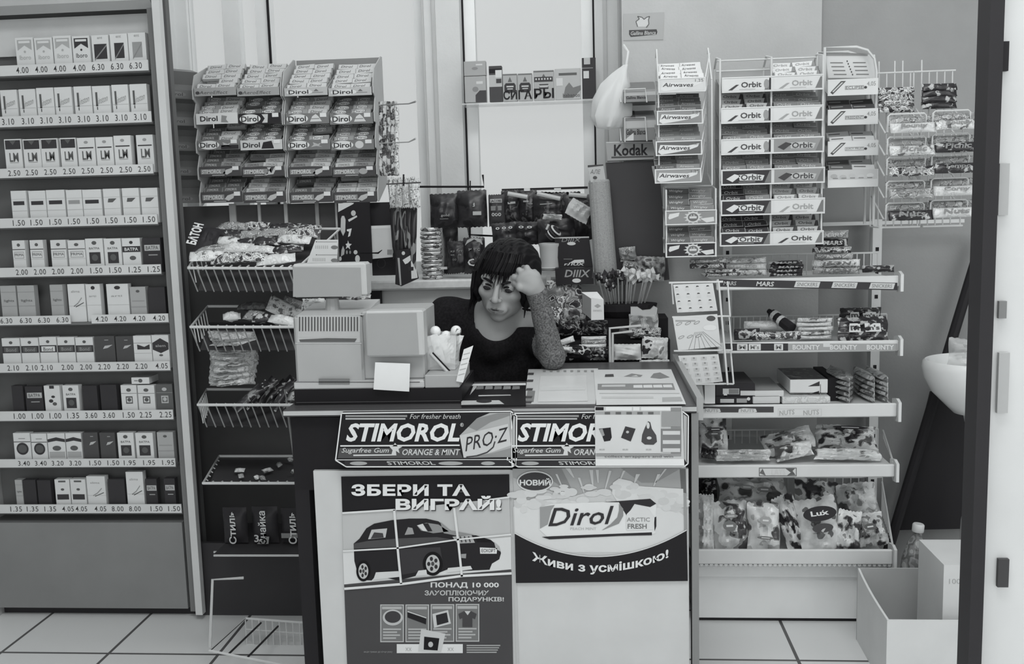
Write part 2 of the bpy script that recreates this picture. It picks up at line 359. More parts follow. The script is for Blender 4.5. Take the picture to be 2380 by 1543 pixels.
# rows: pack top, rail top, rail bottom (photo numbers at x=200), then packs (x0,x1,style) and prices
W_ = lambda v: v
rows = [
 (83, 145, 169.5, [(39, 81, 'M'), (83, 125, 'M'), (127, 169, 'M'), (171, 212, 'm'), (216, 256, 'P'), (259, 300, 'Q'), (301, 342, 'R')], [(57, '4.00'), (101, '4.00'), (144, '4.00'), (189, '4.00'), (233, '6.30'), (277, '6.30'), (320, '6.30')]),
 (201, 264, 289, [(4, 43, 'W'), (47, 86, 'W'), (88, 128, 'W'), (130, 170, 'W'), (175, 216, 'W'), (218, 259, 'W'), (263, 301, 'W'), (305, 345, 'W')], [(24, '3.10'), (70, '3.10'), (113, '3.10'), (156, '3.10'), (200, '3.10'), (243, '3.10'), (287, '3.10'), (331, '3.10')]),
 (319, 386, 408, [(14, 53, 'L'), (57, 97, 'L'), (98, 138, 'L'), (143, 180, 'L'), (183, 224, 'l'), (226, 266, 'l'), (268, 308, 'l'), (320, 360, 'l')], [(38, '2.50'), (79, '2.50'), (122, '2.50'), (166, '2.50'), (209, '2.50'), (253, '2.50'), (297, '2.50'), (340, '2.50')]),
 (440, 502.5, 525, [(29, 65, 'B'), (70, 110, 'B'), (111, 154, 'B'), (157, 194, 'b'), (195, 239, 'B'), (243, 282, 'S'), (287, 327, 'S'), (330, 370, 'S')], [(49, '1.50'), (90, '1.50'), (134, '1.50'), (177, '1.50'), (221, '1.50'), (264, '1.50'), (308, '1.50'), (351, '1.50')]),
 (556, 618, 640, [(32, 62, 'F'), (73, 104, 'F'), (121, 157, 'F'), (161, 201, 'F'), (202, 243, 'V'), (245, 285, 'V'), (287, 329, 'v'), (334, 377, 'd')], [(56, '2.00'), (98, '2.00'), (140, '2.00'), (184, '2.00'), (229, '1.50'), (273, '1.50'), (318, '1.25'), (362, '1.25')]),
 (660, 732, 752, [(5, 41, 'g'), (44, 84, 'g'), (120, 151, 'g'), (161, 201, 'w'), (203, 237, 'n'), (251, 302, 'n'), (305, 342, 'h'), (347, 386, 'k')], [(20, '6.30'), (65, '6.30'), (107, '6.30'), (150, '6.30'), (241, '4.20'), (284, '4.20'), (328, '4.20'), (374, '4.20')]),
 (782, 842, 863, [(8, 50, 'T'), (52, 93, 'T'), (95, 135, 't'), (137, 177, 'T'), (179, 220, 'T'), (223, 270, 'D'), (272, 313, 'D'), (313, 355, 'U'), (356, 396, 'X')], [(36, '2.10'), (79, '2.10'), (114, '2.10'), (162, '2.00'), (205, '2.00'), (247, '2.20'), (290, '2.20'), (333, '2.20'), (380, '4.05')]),
 (895, 954, 976, [(31, 58, 'k'), (62, 102, 'd'), (106, 143, 'c'), (149, 187, 'V'), (194, 230, 'k'), (236, 275, 'k'), (284, 321, 'e'), (323, 363, 'e'), (366, 404, 'K')], [(51, '1.00'), (93, '1.00'), (134, '1.00'), (175, '1.35'), (217, '3.60'), (258, '3.60'), (304, '1.50'), (343, '2.25'), (389, '2.25')]),
 (1005, 1066, 1085, [(35, 74, 'O'), (76, 112, 'O'), (114, 154, 'C'), (156, 193, 'C'), (196, 231, 'D'), (235, 271, 'D'), (276, 314, 'V'), (318, 359, 'V'), (368, 406, 'h')], [(61, '3.40'), (100, '3.40'), (139, '3.20'), (180, '3.20'), (226, '1.50'), (268, '1.50'), (306, '1.95'), (351, '1.95'), (395, '1.95')]),
 (1113, 1172, 1192, [(39, 56, 'g'), (57, 87, 'k'), (90, 122, 'k'), (131, 165, 'f'), (167, 203, 'f'), (205, 249, 'w'), (254, 293, 'k'), (297, 337, 'w'), (341, 368, 'd'), (384, 410, 'd')], [(43, '1.35'), (81, '1.35'), (122, '1.35'), (163, '4.05'), (194, '4.05'), (238, '4.05'), (278, '8.00'), (318, '8.00'), (368, '1.50'), (409, '1.50')])]
DESC = {'M': 'white pack with a pale grey roof-shaped top', 'm': 'white pack with a dark roof-shaped top', 'P': 'white pack with a big dark square', 'Q': 'white pack with a small dark square', 'R': 'white pack with a grey square', 'W': 'white pack with slanted script', 'L': 'pale pack with a dark lid', 'l': 'pale pack with a thin black line', 'B': 'white pack with a dark bar', 'b': 'white pack with a faded bar', 'S': 'white pack with a slanted dark label', 'F': 'white pack with a grey framed word', 'V': 'white pack with a dark square', 'v': 'white pack with a black band', 'd': 'black pack with a pale label', 'g': 'grey pack with thin lines', 'w': 'tall white pack with a script flourish', 'n': 'tall white pack with a dark crest', 'h': 'grey pack with a small crest', 'k': 'plain black pack', 'T': 'white pack with a dark waist band', 't': 'white pack with a pale waist label', 'D': 'dark pack with a bright dash', 'U': 'white pack with a dark pennant', 'X': 'white pack with a dark hexagon', 'c': 'white pack with dark dots', 'e': 'white pack with a grey emblem', 'K': 'dark grey pack with a pale emblem', 'O': 'pale pack with a big dark disc', 'C': 'pale pack with an arched lid stripe', 'f': 'white pack with a low dark bar'}
RN = ['top row', 'second row', 'third row', 'fourth row', 'fifth row', 'sixth row', 'seventh row', 'eighth row', 'ninth row', 'bottom row']
WH, D1, D2, GR, LG = G(178, .35), G(52, .35), G(78, .4), G(125, .4), G(152, .4)
def paint_pack(p, st):
    t = lambda s, x0, y0, x1, y1, m, **k: p.text(s, x0, y0, x1, y1, m, **k)
    R = p.rect
    if st in 'Mm':
        d = D1 if st == 'm' else G(140)
        p.poly([(.1, .45), (.1, .08), (.9, .08), (.9, .45), (.5, .28)], d); R(.18, .12, .82, .2, WH, 2); p.ell(.5, .5, .06, .04, d, 2); t('lboro', .18, .62, .82, .78, d)
    elif st in 'PQR':
        d = D1 if st != 'R' else GR; a = .12 if st == 'P' else .22
        R(a, .32, 1-a, .86, d); p.poly([(a, .86), (1-a, .34), (1-a, .4), (a, .92)], G(110), 2); t('ent', .35, .06, .65, .14, GR)
    elif st == 'W':
        R(.16, .22, .28, .72, D2); t('inston', .3, .38, .86, .6, GR, skew=-.12, shear=.3); R(.02, .68, .98, .7, LG); R(.2, .74, .26, .85, D2)
    elif st in 'Ll':
        if st == 'L': R(.05, .04, .95, .34, D1); p.poly([(.3, .05), (.5, .2), (.7, .05)], D2, 2)
        else: R(.08, .33, .92, .37, D1); p.ell(.5, .16, .12, .05, GR)
        t('LM', .25, .46, .78, .76, D2, bold=.02); R(.25, .78, .78, .8, GR)
    elif st in 'Bb':
        R(.12, .38, .85, .52, D1 if st == 'B' else GR); R(0, .30, 1, .31, LG); R(0, .72, 1, .74, LG)
    elif st == 'S': p.poly([(.25, .5), (.55, .5), (.8, .36), (.3, .36)], D2); R(0, .3, 1, .315, LG); R(0, .72, 1, .735, LG)
    elif st == 'F':
        p.ell(.5, .17, .13, .06, D2); R(0, .32, 1, .35, D2); p.frame(.12, .42, .88, .66, .03, .02, GR); t('PRIMA', .16, .48, .84, .58, D2); R(0, .7, 1, .715, LG)
    elif st in 'Vv':
        if st == 'V': p.ell(.5, .16, .14, .07, D2); t('BATPA', .2, .32, .8, .4, D2); R(.18, .5, .82, .92, D1); p.ell(.5, .7, .18, .12, D2, 2)
        else: p.ell(.5, .16, .1, .06, D1); R(0, .3, 1, .52, D1); t('BATPA', .12, .35, .88, .47, WH, bold=.02); p.ell(.55, .74, .18, .08, D2)
    elif st == 'd': R(.1, .26, .95, .48, LG); t('BATPA', .18, .3, .86, .44, D1); R(.3, .62, .8, .66, GR)
    elif st == 'g': R(0, .2, 1, .22, GR); R(0, .66, 1, .68, GR); t('lights', .2, .45, .85, .55, D2)
    elif st == 'w': t('slims', .2, .2, .7, .27, GR); p.line([(.3, .72), (.55, .62), (.8, .44)], .04, GR); p.line([(.4, .74), (.9, .6)], .03, D2); R(0, .7, 1, .712, LG)
    elif st == 'n': p.ell(.5, .12, .14, .06, D1); t('arti', .2, .36, .7, .42, GR); R(0, .68, 1, .692, LG)
    elif st == 'h': p.ell(.5, .16, .12, .05, D2); R(.1, .5, .9, .54, GR); R(0, .72, 1, .76, GR)
    elif st in 'Tt':
        p.ell(.5, .18, .1, .06, D2); R(0, .32, 1, .6, D1); R(.1, .36, .9, .56, WH if st == 't' else D2, 2); t('Bond', .22, .4, .78, .54, D1 if st == 't' else GR, l=3)
    elif st == 'D': R(.5, .14, .7, .17, GR); p.poly([(.4, .5), (.65, .46), (.9, .34), (.5, .38)], LG)
    elif st == 'U': R(0, .28, 1, .3, GR); p.poly([(.2, .54), (.9, .54), (.9, .34), (.6, .44), (.2, .34)], D1); R(0, .68, 1, .7, LG)
    elif st == 'X': p.poly([(.5, .12), (.98, .3), (.98, .56), (.5, .7), (.02, .56), (.02, .3)], D1); t('alem', .2, .36, .8, .46, LG); p.ell(.5, .78, .12, .04, D2)
    elif st == 'c': R(.35, .0, .65, .12, D1); p.ell(.55, .45, .12, .05, D1); p.ell(.4, .62, .14, .07, D1); p.ell(.62, .74, .14, .07, D2)
    elif st in 'eK':
        d = D2 if st == 'e' else LG
        p.ell(.5, .2, .15, .07, d); R(0, .33, 1, .345, d if st == 'e' else GR); p.frame(.28, .46, .72, .76, .06, .05, d); p.ell(.5, .6, .12, .08, d)
    elif st == 'O': R(0, .33, 1, .36, D2); R(.3, .2, .7, .23, GR); p.ell(.5, .62, .36, .24, D1); p.ell(.5, .62, .26, .16, D2, 2)
    elif st == 'C': p.poly([(0, .36), (0, .24), (.5, .16), (1, .24), (1, .36), (.5, .3)], D1); p.ell(.5, .6, .25, .1, D2); R(.05, .74, .95, .98, G(140))
    elif st == 'f': R(.25, .05, .75, .12, D2); p.ell(.5, .42, .12, .05, D2); R(.1, .62, .9, .84, D1)
    return p
for ri, (yt, ys, yb, packs, prices) in enumerate(rows):
    zr0, zr1 = atY(200, yb, YC-.01)[2], atY(200, ys, YC-.01)[2]; zt_ = atY(200, yt, YC+.01)[2]
    b = MB(); xe = atY([350, 357, 361, 371, 379, 396, 400, 407, 412, 426][ri], yb, YC)[0]
    segs = [(cx0, xe)]
    if ri == 5: segs = [(cx0, atY(168, 740, YC)[0]), (atY(217, 742, YC)[0], xe)]
    for s0, s1 in segs: b.box(s0, s1, YC-.012, YC-.008, zr0, zr1, G(174, .4))
    b.box(cx0, xe, YC-.007, YC+.06, zr0-.004, zr0+.004, DK)
    for px, s in prices:
        x = atY(px, yb-10, YC)[0]; h = zr1-zr0
        Pan(b, (x-.02, YC-.012, zr0), (.04, 0, 0), (0, 0, h), (0, 0, 1, 1)).text(s, .02, .2, .98, .8, G(60), l=1, bold=.004, space=1.1)
    fin(b, 'price_rail', cab)
    n = len(packs)
    for i, (p0, p1, st) in enumerate(packs):
        xa, xb = atY(p0, (yt+ys)/2, YC+.01)[0], atY(p1, (yt+ys)/2, YC+.01)[0]
        xm = (xa+xb)/2; wd = (xb-xa)-.0012; dark = st in 'dkDK'
        rr = random.Random(ri*31+i); z1 = zt_+rr.uniform(-.002, .002) + {('w', 9): .012}.get((st, ri), 0)
        if (ri, i) == (9, 7): z1 += .012
        if ri == 5 and st in 'hk': z1 -= .012
        b = MB(); body = G(48, .4) if st in 'dk' else G(66, .4) if st == 'D' else G(80, .4) if st == 'K' else G(140, .4) if st in 'gh' else WH
        z0 = zr0+.0045
        b.box(xm-wd/2, xm+wd/2, YC+.004, YC+.026, z0, z1, body)
        zz = zr1-.001
        P = Pan(b, (xm-wd/2, YC+.004, zz), (wd, 0, 0), (0, 0, z1-zz), (0, 0, 1, 1)); paint_pack(P, st)
        k = n-i
        o = fin(b, 'cigarette_pack', None, '%s, %s from the post, %s' % (DESC[st], ORD[k-1], RN[ri]), 'cigarette pack', 'cigarette packs in the %s' % RN[ri])
        if st in 'CfkO' or rr.random() < .3: o.rotation_euler.z = math.radians(rr.uniform(-2.5, 2.5))
a, b_, c, d = rectY(307, 876, 348, 891, YC+.01); z = atY(200, 895, YC+.01)[2]+.0025
b = MB(); b.box(a, b_, YC+.006, YC+.08, z, z+.02, WH); P = Pan(b, (a, YC+.006, z), (b_-a, 0, 0), (0, 0, .02)); P.ell(.5, .5, .12, .3, D2); P.rect(.15, .4, .35, .6, GR)
fin(b, 'cigarette_pack', None, 'white pack lying flat on top of two standing packs in the eighth row', 'cigarette pack')
# ================================================================ counter, its signs and posters
ZK = float(atY(1400, 944, YK)[2])
kx = lambda px, y=1200, Y=YK: float(atY(px, y, Y)[0])
x0, xm, x1 = kx(724, 1300), kx(1228, 945), kx(1612, 1000)
ctr = thing('counter', ((x0+x1)/2, YK, 0), 'long shop counter with white front panels under two gum signs', 'counter')
b = MB(); b.box(x0-.035, x1, YK+.012, YK+.32, ZK-.2, ZK-.022, G(26)); b.box(x0-.035, x0, YK+.012, YK+.3, 0, ZK-.2, G(30)); b.box(xm+.11, x1, YK+.32, YK+.60, .0, ZK-.022, G(30))
fin(b, 'body', ctr)
b = MB(); b.box(x0-.045, x1+.006, YK-.008, YK+.33, ZK-.016, ZK, G(62, .3)); b.box(xm+.004, x1+.006, YK+.33, YK+.62, ZK-.016, ZK, G(62, .3)); b.box(x0-.045, x1+.006, YK-.011, YK-.008, ZK-.012, ZK-.002, G(150, .4)); fin(b, 'worktop', ctr)
zp = atY(950, 1093, YK)[2]
for (a, c) in ((728, 1189), (1193, 1600)):
    b = MB(); b.box(kx(a, 1094), kx(c, 1085), YK, YK+.012, 0.05, zp, G(162, .5)); fin(b, 'front_panel', ctr)
b = MB(); xr = kx(1607, 1100); b.box(xr, xr+.016, YK-.004, YK+.03, 0, ZK-.018, G(112, .35, .5)); fin(b, 'edge_trim', ctr)
b = MB(); xl = kx(1190, 1090); b.box(xl-.003, xl+.004, YK-.002, YK+.012, .05, zp, G(150)); fin(b, 'edge_trim', ctr)
b = MB(); b.box(x1+.007, x1+.022, YK+.0, YK+.64, ZK-.035, ZK+.018, G(132, .4)); fin(b, 'side_rail', ctr)
Wt, Bk, Dk = G(182, .4), G(26, .35), G(70, .4)
# giant gum-pack signs
def gum_sign(dx, lab, full):
    Y = YK-.03; b = MB()
    z = zoom(2.476, 700+dx, 920); P = PanY(b, Y, z)
    out = [(232, 100), (1205, 88), (1240, 115), (1238, 390), (1215, 408), (260, 408), (198, 370)]
    fr = [P.pt(x, y, 0) for x, y in out]; bk = [p+np.array((0, .02, 0)) for p in fr]; n = len(out)
    b.add(fr+bk, [tuple(range(n))[::-1], tuple(range(n, 2*n))]+[(i, (i+1) % n, n+(i+1) % n, n+i) for i in range(n)], Bk)
    P.line(out+[out[0]], 7, Wt, 1)
    P.line([(1205, 95), (1212, 366), (1215, 405)], 7, Wt, 2); P.line([(200, 368), (1212, 366)], 4, Wt, 2)
    P.poly([(1212, 105), (1232, 120), (1230, 385), (1216, 360)], G(140), 1)
    P.rect(255, 110, 610, 122, G(110), 1); P.rect(255, 128, 600, 136, G(150), 1)
    P.poly([(222, 300), (905, 300), (930, 358), (210, 358)], G(66), 1)
    P.line([(225, 288), (912, 284)], 8, Wt, 2)
    P.text('STIMOROL', 258, 157, 912, 264, Wt, 3, bold=.035, shear=.25)
    P.text('®', 915, 155, 935, 178, Wt, 3)
    P.text('For fresher breath', 625, 104, 917, 132, G(160), 3, shear=.3)
    P.text('Sugarfree Gum', 232, 299, 505, 335, G(165), 3, bold=.01, shear=.3)
    P.poly([(540, 270), (556, 290), (582, 292), (560, 305), (566, 330), (545, 316), (548, 342), (300, 346), (300, 338), (520, 336), (526, 312), (508, 292), (528, 288)], G(168), 2)
    P.text('ORANGE & MINT', 582, 306, 916, 341, G(165), 3, bold=.015, shear=.25)
    P.poly([(1085, 98), (1204, 95), (1210, 352), (935, 356), (912, 228), (962, 178), (1010, 130)], G(138), 2)
    P.poly([(962, 178), (1010, 130), (1130, 100), (1204, 96), (1205, 112), (1090, 150), (1010, 200)], G(108), 3)
    P.poly([(912, 228), (1190, 160), (1208, 285), (1080, 330), (935, 356)], G(160), 3)
    P.poly([(1000, 352), (1100, 330), (1209, 300), (1210, 352)], G(112), 4)
    P.text('PRO·Z', 945, 208, 1190, 290, G(40), 4, shear=.15, skew=-62)
    P.line([(1115, 262), (1105, 295), (1070, 325), (1010, 345), (950, 352)], 7, G(50), 5)
    P.rect(250, 372, 1195, 402, G(40), 1)
    P.text('STIMOROL', 492, 376, 775, 397, G(150), 2, bold=.02, shear=-.3)
    for (x, rx) in ((330, 50), (860, 70), (1075, 40)): P.ell(x, 388, rx, 11, G(130), 2)
    if full: P.text('SUGARFREE', 250, 378, 420, 396, G(60), 3)
    return fin(b, 'advertising_sign', None, lab, 'sign', 'gum signs on the counter front')
gum_sign(0, 'dark sign like a giant gum pack, fully visible, above the car poster', False)
gum_sign(399, 'dark sign like a giant gum pack, partly covered by a flyer', False)
# flyer hanging over the second sign
b = MB(); Y = YK-.034; P = PanY(b, Y, zoom(3.967, 1040, 830))
q = [(1358, 455), (2160, 455), (2185, 1003), (1365, 1003)]; fr = [P.pt(*a, 0) for a in q]
b.add(fr+[p+np.array((0, .0015, 0)) for p in fr], BOXF, G(160))
for (a, c) in ((1460, 1700), (1712, 1770), (1785, 2055)): P.rect(a, 460, c, 492, Wt)
P.rect(1365, 460, 1440, 490, Bk); P.rect(2060, 465, 2155, 890, G(110)); P.rect(1365, 500, 1960, 530, G(130))
for k in range(5): P.rect(1450+k*100, 505, 1500+k*100, 528, G(80), 2)
P.rect(1362, 530, 1966, 885, G(168), 2); P.rect(1966, 660, 2156, 870, G(100), 2)
for (y0, y1) in ((680, 715), (765, 800), (840, 875)): P.rect(1985, y0, 2145, y1, G(165), 3)
P.rect(1975, 500, 2150, 640, G(120), 3)
P.poly([(1395, 660), (1505, 648), (1515, 740), (1500, 770), (1445, 778), (1425, 720)], G(34), 3); P.poly([(1400, 665), (1430, 660), (1450, 720), (1430, 730)], G(120), 4)
P.poly([(1640, 637), (1735, 660), (1690, 778), (1600, 742)], G(48), 3); P.ell(1660, 690, 14, 12, G(150), 4)
P.poly([(1850, 590), (1870, 600), (1885, 660), (1925, 720), (1932, 780), (1900, 808), (1820, 806), (1788, 780), (1795, 715), (1820, 650)], G(60), 3); P.ell(1850, 630, 14, 30, G(165), 4); P.ell(1860, 745, 22, 14, G(160), 4)
for k in range(3): P.text('00,00', 1400+k*215, 845, 1450+k*215, 862, G(110), 3)
P.rect(1370, 890, 2155, 912, G(120), 3); P.text('collect wrappers and win', 1450, 905, 2080, 932, G(70), 4); P.rect(1366, 938, 2182, 1000, Wt, 3)
fin(b, 'flyer', None, 'pale flyer with three dark bags, hanging over the second gum sign', 'flyer')
# poster: collect and win
b = MB(); Y = YK-.003; P = PanY(b, Y, zoom(2.476, 700, 920)); M1 = G(160); M2 = G(58, .35)
q = [(230, 465), (1197, 452), (1222, 1700), (272, 1700)]; fr = [P.pt(*a, 0) for a in q]
b.add(fr+[p+np.array((0, .0015, 0)) for p in fr], BOXF, Bk)
P.poly([(248, 1112), (575, 1082), (925, 1036), (1211, 1020), (1222, 1695), (270, 1695)], M2)
P.poly([(237, 672), (540, 653), (1070, 598), (1199, 580), (1210, 1018), (925, 1034), (575, 1078), (248, 1106)], G(150), 1)
P.poly([(240, 900), (1207, 810), (1210, 1000), (925, 1020), (575, 1050), (247, 1085)], G(172), 2)
P.poly([(247, 1085), (1208, 998), (1210, 1016), (248, 1106)], G(60), 2)
car = [(302, 850), (335, 822), (375, 762), (420, 735), (520, 715), (620, 706), (720, 706), (790, 722), (850, 768), (905, 800), (1005, 802), (1090, 828), (1140, 868), (1150, 905), (1140, 940), (1098, 965), (1084, 1000), (925, 1008), (900, 985), (838, 1000), (800, 1015), (660, 1036), (560, 1062), (430, 1035), (405, 1062), (350, 1060), (322, 1010), (306, 950)]
P.poly(car, G(30, .3), 3)
P.poly([(305, 850), (380, 835), (560, 820), (780, 812), (900, 830), (780, 845), (560, 868), (305, 880)], G(62), 4)
P.poly([(385, 825), (405, 770), (495, 762), (485, 815)], G(150), 4); P.poly([(400, 822), (420, 785), (470, 790), (475, 815)], G(52), 5)
P.poly([(595, 800), (615, 755), (640, 760), (650, 795)], G(120), 4)
P.poly([(665, 745), (720, 730), (790, 740), (850, 780), (760, 790), (690, 775)], G(112), 4); P.poly([(668, 745), (700, 735), (725, 778), (700, 776)], G(168), 5); P.poly([(700, 735), (730, 733), (755, 778), (730, 780)], G(34), 6)
P.poly([(800, 725), (860, 775), (1000, 800), (900, 805), (820, 790)], G(112), 4)
P.poly([(870, 810), (980, 800), (1000, 845), (900, 850)], G(135), 5); P.poly([(1005, 820), (1090, 830), (1105, 842), (1010, 840)], G(20), 5)
for k in range(3): P.line([(915+k*24, 808), (925+k*24, 842)], 8, G(60), 6)
P.poly([(1110, 840), (1140, 868), (1146, 895), (1120, 880)], G(140), 5)
P.poly([(1028, 872), (1128, 876), (1125, 908), (1030, 908)], G(176), 5); P.text('ЕСКОРТ', 1038, 880, 1118, 900, G(60), 6, bold=.01)
P.poly([(920, 910), (950, 908), (948, 935), (922, 932)], G(120), 5)
P.poly([(560, 880), (800, 870), (815, 960), (690, 1010), (575, 1030)], G(46), 4)
for (x, y, rx, ry) in ((358, 1008, 33, 52), (757, 966, 46, 60)):
    P.ell(x, y, rx*1.25, ry*1.15, G(18), 6); P.ell(x, y, rx*.86, ry*.86, G(150), 7); P.ell(x, y, rx*.2, ry*.2, G(60), 9)
    for k in range(5): P.ell(x+rx*.5*math.cos(k*1.257+.6), y+ry*.5*math.sin(k*1.257+.6), rx*.2, ry*.2, G(40), 8)
P.poly([(430, 1015), (560, 1008), (575, 1040), (415, 1058)], G(168), 7); P.poly([(675, 1005), (720, 1000), (725, 1030), (658, 1036)], G(168), 7); P.poly([(845, 990), (975, 978), (985, 998), (835, 1016)], G(168), 7)
for ln, wd in (([(535, 655), (560, 930), (575, 1082)], 13), ([(880, 645), (905, 850), (925, 1040)], 13), ([(240, 893), (552, 876), (905, 826), (1208, 797)], 9), ([(248, 1110), (575, 1083), (925, 1036), (1211, 1021)], 14), ([(237, 674), (540, 655)], 10), ([(1060, 600), (1199, 582)], 9)): P.line(ln, wd, G(176), 9)
P.text('ЗБЕРИ ТА', 288, 508, 972, 576, Wt, 10, bold=.045, space=1.05); P.text('ВИГРАЙ!', 549, 581, 1156, 664, G(60), 9, bold=.045); P.text('ВИГРАЙ!', 543, 575, 1152, 658, Wt, 11, bold=.045)
P.text('ПОНАД 10 000', 745, 1072, 1138, 1108, G(170), 4, bold=.03); P.text('ЗАХОПЛЮЮЧИХ', 710, 1119, 1082, 1148, G(150), 4, bold=.03); P.text('ПОДАРУНКІВ!', 848, 1157, 1167, 1187, G(158), 4, bold=.03)
for k, (x, y) in enumerate(((455, 1200), (600, 1200), (745, 1198), (889, 1197))):
    P.rect(x, y, x+136, y+217, G(150), 3); P.rect(x+6, y+6, x+130, y+211, G(92), 4); P.rect(x+10, y+12, x+124, y+28, G(140), 5)
    for j in range(4): P.rect(x+16, y+138+j*17, x+120-(j*23) % 40, y+147+j*17, G(140), 5)
P.ell(527, 1275, 58, 46, G(150), 6); P.ell(527, 1272, 46, 34, G(50), 7)
P.poly([(612, 1245), (720, 1282), (718, 1315), (612, 1275)], G(28), 6); P.line([(612, 1240), (720, 1277)], 6, G(160), 7)
P.poly([(755, 1255), (845, 1232), (862, 1310), (765, 1335)], G(160), 6); P.poly([(775, 1262), (838, 1246), (848, 1302), (782, 1320)], G(36), 7)
P.poly([(905, 1255), (940, 1238), (975, 1238), (1010, 1255), (1000, 1285), (985, 1278), (985, 1330), (928, 1330), (928, 1278), (912, 1285)], G(56), 6); P.poly([(940, 1238), (975, 1238), (958, 1262)], G(160), 7)
P.rect(550, 1428, 930, 1480, G(176), 4); P.text('ХХ', 600, 1448, 635, 1468, G(130), 5); P.text('ХХ', 842, 1448, 878, 1468, G(130), 5)
P.poly([(690, 1340), (830, 1368), (805, 1475), (675, 1470)], G(160), 6); P.poly([(708, 1385), (795, 1395), (785, 1465), (705, 1460)], G(24), 7); P.ell(745, 1430, 14, 16, G(150), 8)
for k in range(4): P.rect(952, 1432+k*13, 1146-(k*37) % 30, 1440+k*13, G(125), 4)
P.text('акція триває до кінця року', 360, 1466, 525, 1480, G(120), 4)
fin(b, 'poster', None, 'dark poster of a car crossed by white lines, on the counter front', 'poster')
# poster: smile
b = MB(); P = PanY(b, Y, zoom(2.477, 1160, 920))
q = [(78, 420), (1075, 405), (1087, 1066), (97, 1078)]; fr = [P.pt(*a, 0) for a in q]
b.add(fr+[p+np.array((0, .0015, 0)) for p in fr], BOXF, G(130))
rn = random.Random(4)
P.poly([(80, 640), (180, 600), (330, 560), (420, 580), (560, 540), (640, 560), (700, 500), (830, 520), (1077, 560), (1084, 1000), (95, 1000)], G(158), 2)
P.poly([(650, 560), (655, 500), (690, 475), (760, 490), (800, 520), (900, 525), (1060, 535), (1065, 640), (700, 640)], G(170), 4)
P.poly([(85, 600), (400, 600), (600, 640), (950, 600), (1078, 700), (1083, 900), (95, 900)], G(170), 3)
for (x0_, y0_, x1_, y1_, wd) in ((395, 415, 430, 470, 26), (530, 425, 540, 520, 22), (565, 425, 570, 500, 18), (640, 430, 610, 540, 16), (460, 470, 490, 560, 14), (800, 450, 780, 500, 24), (920, 450, 890, 520, 18), (960, 420, 900, 500, 12), (720, 430, 690, 500, 14), (330, 450, 370, 540, 12)):
    P.poly([(x0_-wd/2, y0_), (x0_+wd/2, y0_), (x1_+wd*.15, y1_), (x1_-wd*.15, y1_)], G(160), 3)
for (pts, v) in (([(80, 470), (330, 560), (330, 600), (85, 560)], 146), ([(700, 415), (1060, 410), (900, 500), (820, 500)], 112), ([(210, 420), (360, 420), (420, 540), (390, 545)], 108), ([(1040, 420), (1074, 420), (1079, 600), (1050, 560)], 84)): P.poly(pts, G(v), 1)
P.poly([(1062, 560), (1079, 560), (1083, 780), (1066, 800)], G(120), 6)
for _ in range(70):
    cx_, cy_ = rn.uniform(90, 1060), 0; cy_ = 610-60*math.sin((cx_-90)/970*PI)+rn.uniform(-45, 60); P.ell(cx_, cy_, rn.uniform(14, 50), rn.uniform(9, 26), G(rn.choice((158, 162, 166))), 4+.01*_)
P.ell(207, 492, 104, 60, G(168), 5); P.ell(207, 492, 96, 52, G(52), 6); P.text('НОВИЙ', 118, 474, 297, 516, G(176), 7, bold=.04)
P.poly([(235, 640), (300, 622), (620, 610), (890, 600), (905, 630), (900, 790), (870, 800), (290, 822), (232, 770)], G(178), 5)
P.poly([(235, 640), (320, 628), (300, 660), (280, 740), (235, 765)], G(120), 6)
P.poly([(600, 612), (870, 592), (905, 620), (870, 640), (780, 622), (735, 690), (710, 650), (690, 612)], G(38), 6)
P.poly([(690, 620), (715, 650), (715, 690), (690, 735), (590, 775), (640, 740), (680, 700), (690, 660)], G(110), 7)
P.poly([(245, 812), (300, 808), (880, 785), (880, 802), (700, 806), (290, 826)], G(40), 6); P.poly([(892, 700), (905, 695), (905, 750), (895, 780)], G(34), 6)
P.text('Dirol', 283, 640, 660, 745, G(42), 8, bold=.01, shear=.28, skew=-14); P.text('PEACH MINT', 410, 757, 560, 772, G(140), 7)
P.poly([(730, 735), (735, 680), (790, 625), (850, 640), (895, 700), (890, 770), (735, 775)], G(172), 7)
P.text('ARCTIC', 735, 700, 868, 724, G(110), 8, bold=.01); P.text('FRESH', 740, 736, 850, 765, G(90), 8, bold=.02)
arc = lambda x: 925-(925-790)*((x-560)/470.0)**2 if x < 560 else 925-(925-772)*((x-560)/520.0)**2
P.poly([(90+k*(1080-90)/30, arc(90+k*(1080-90)/30)) for k in range(31)]+[(1086, 1065), (97, 1077)], G(28, .35), 8)
P.line([(90+k*(1080-90)/30, arc(90+k*(1080-90)/30)) for k in range(31)], 5, G(176), 9)
P.text('Живи з усмішкою!', 190, 0, 975, 66, G(178), 10, bold=.03, warp=lambda x, y: (x, y+962-.00049*(x-560)**2))
fin(b, 'poster', None, 'gum poster with bright clouds above a dark curved band, on the counter front', 'poster')
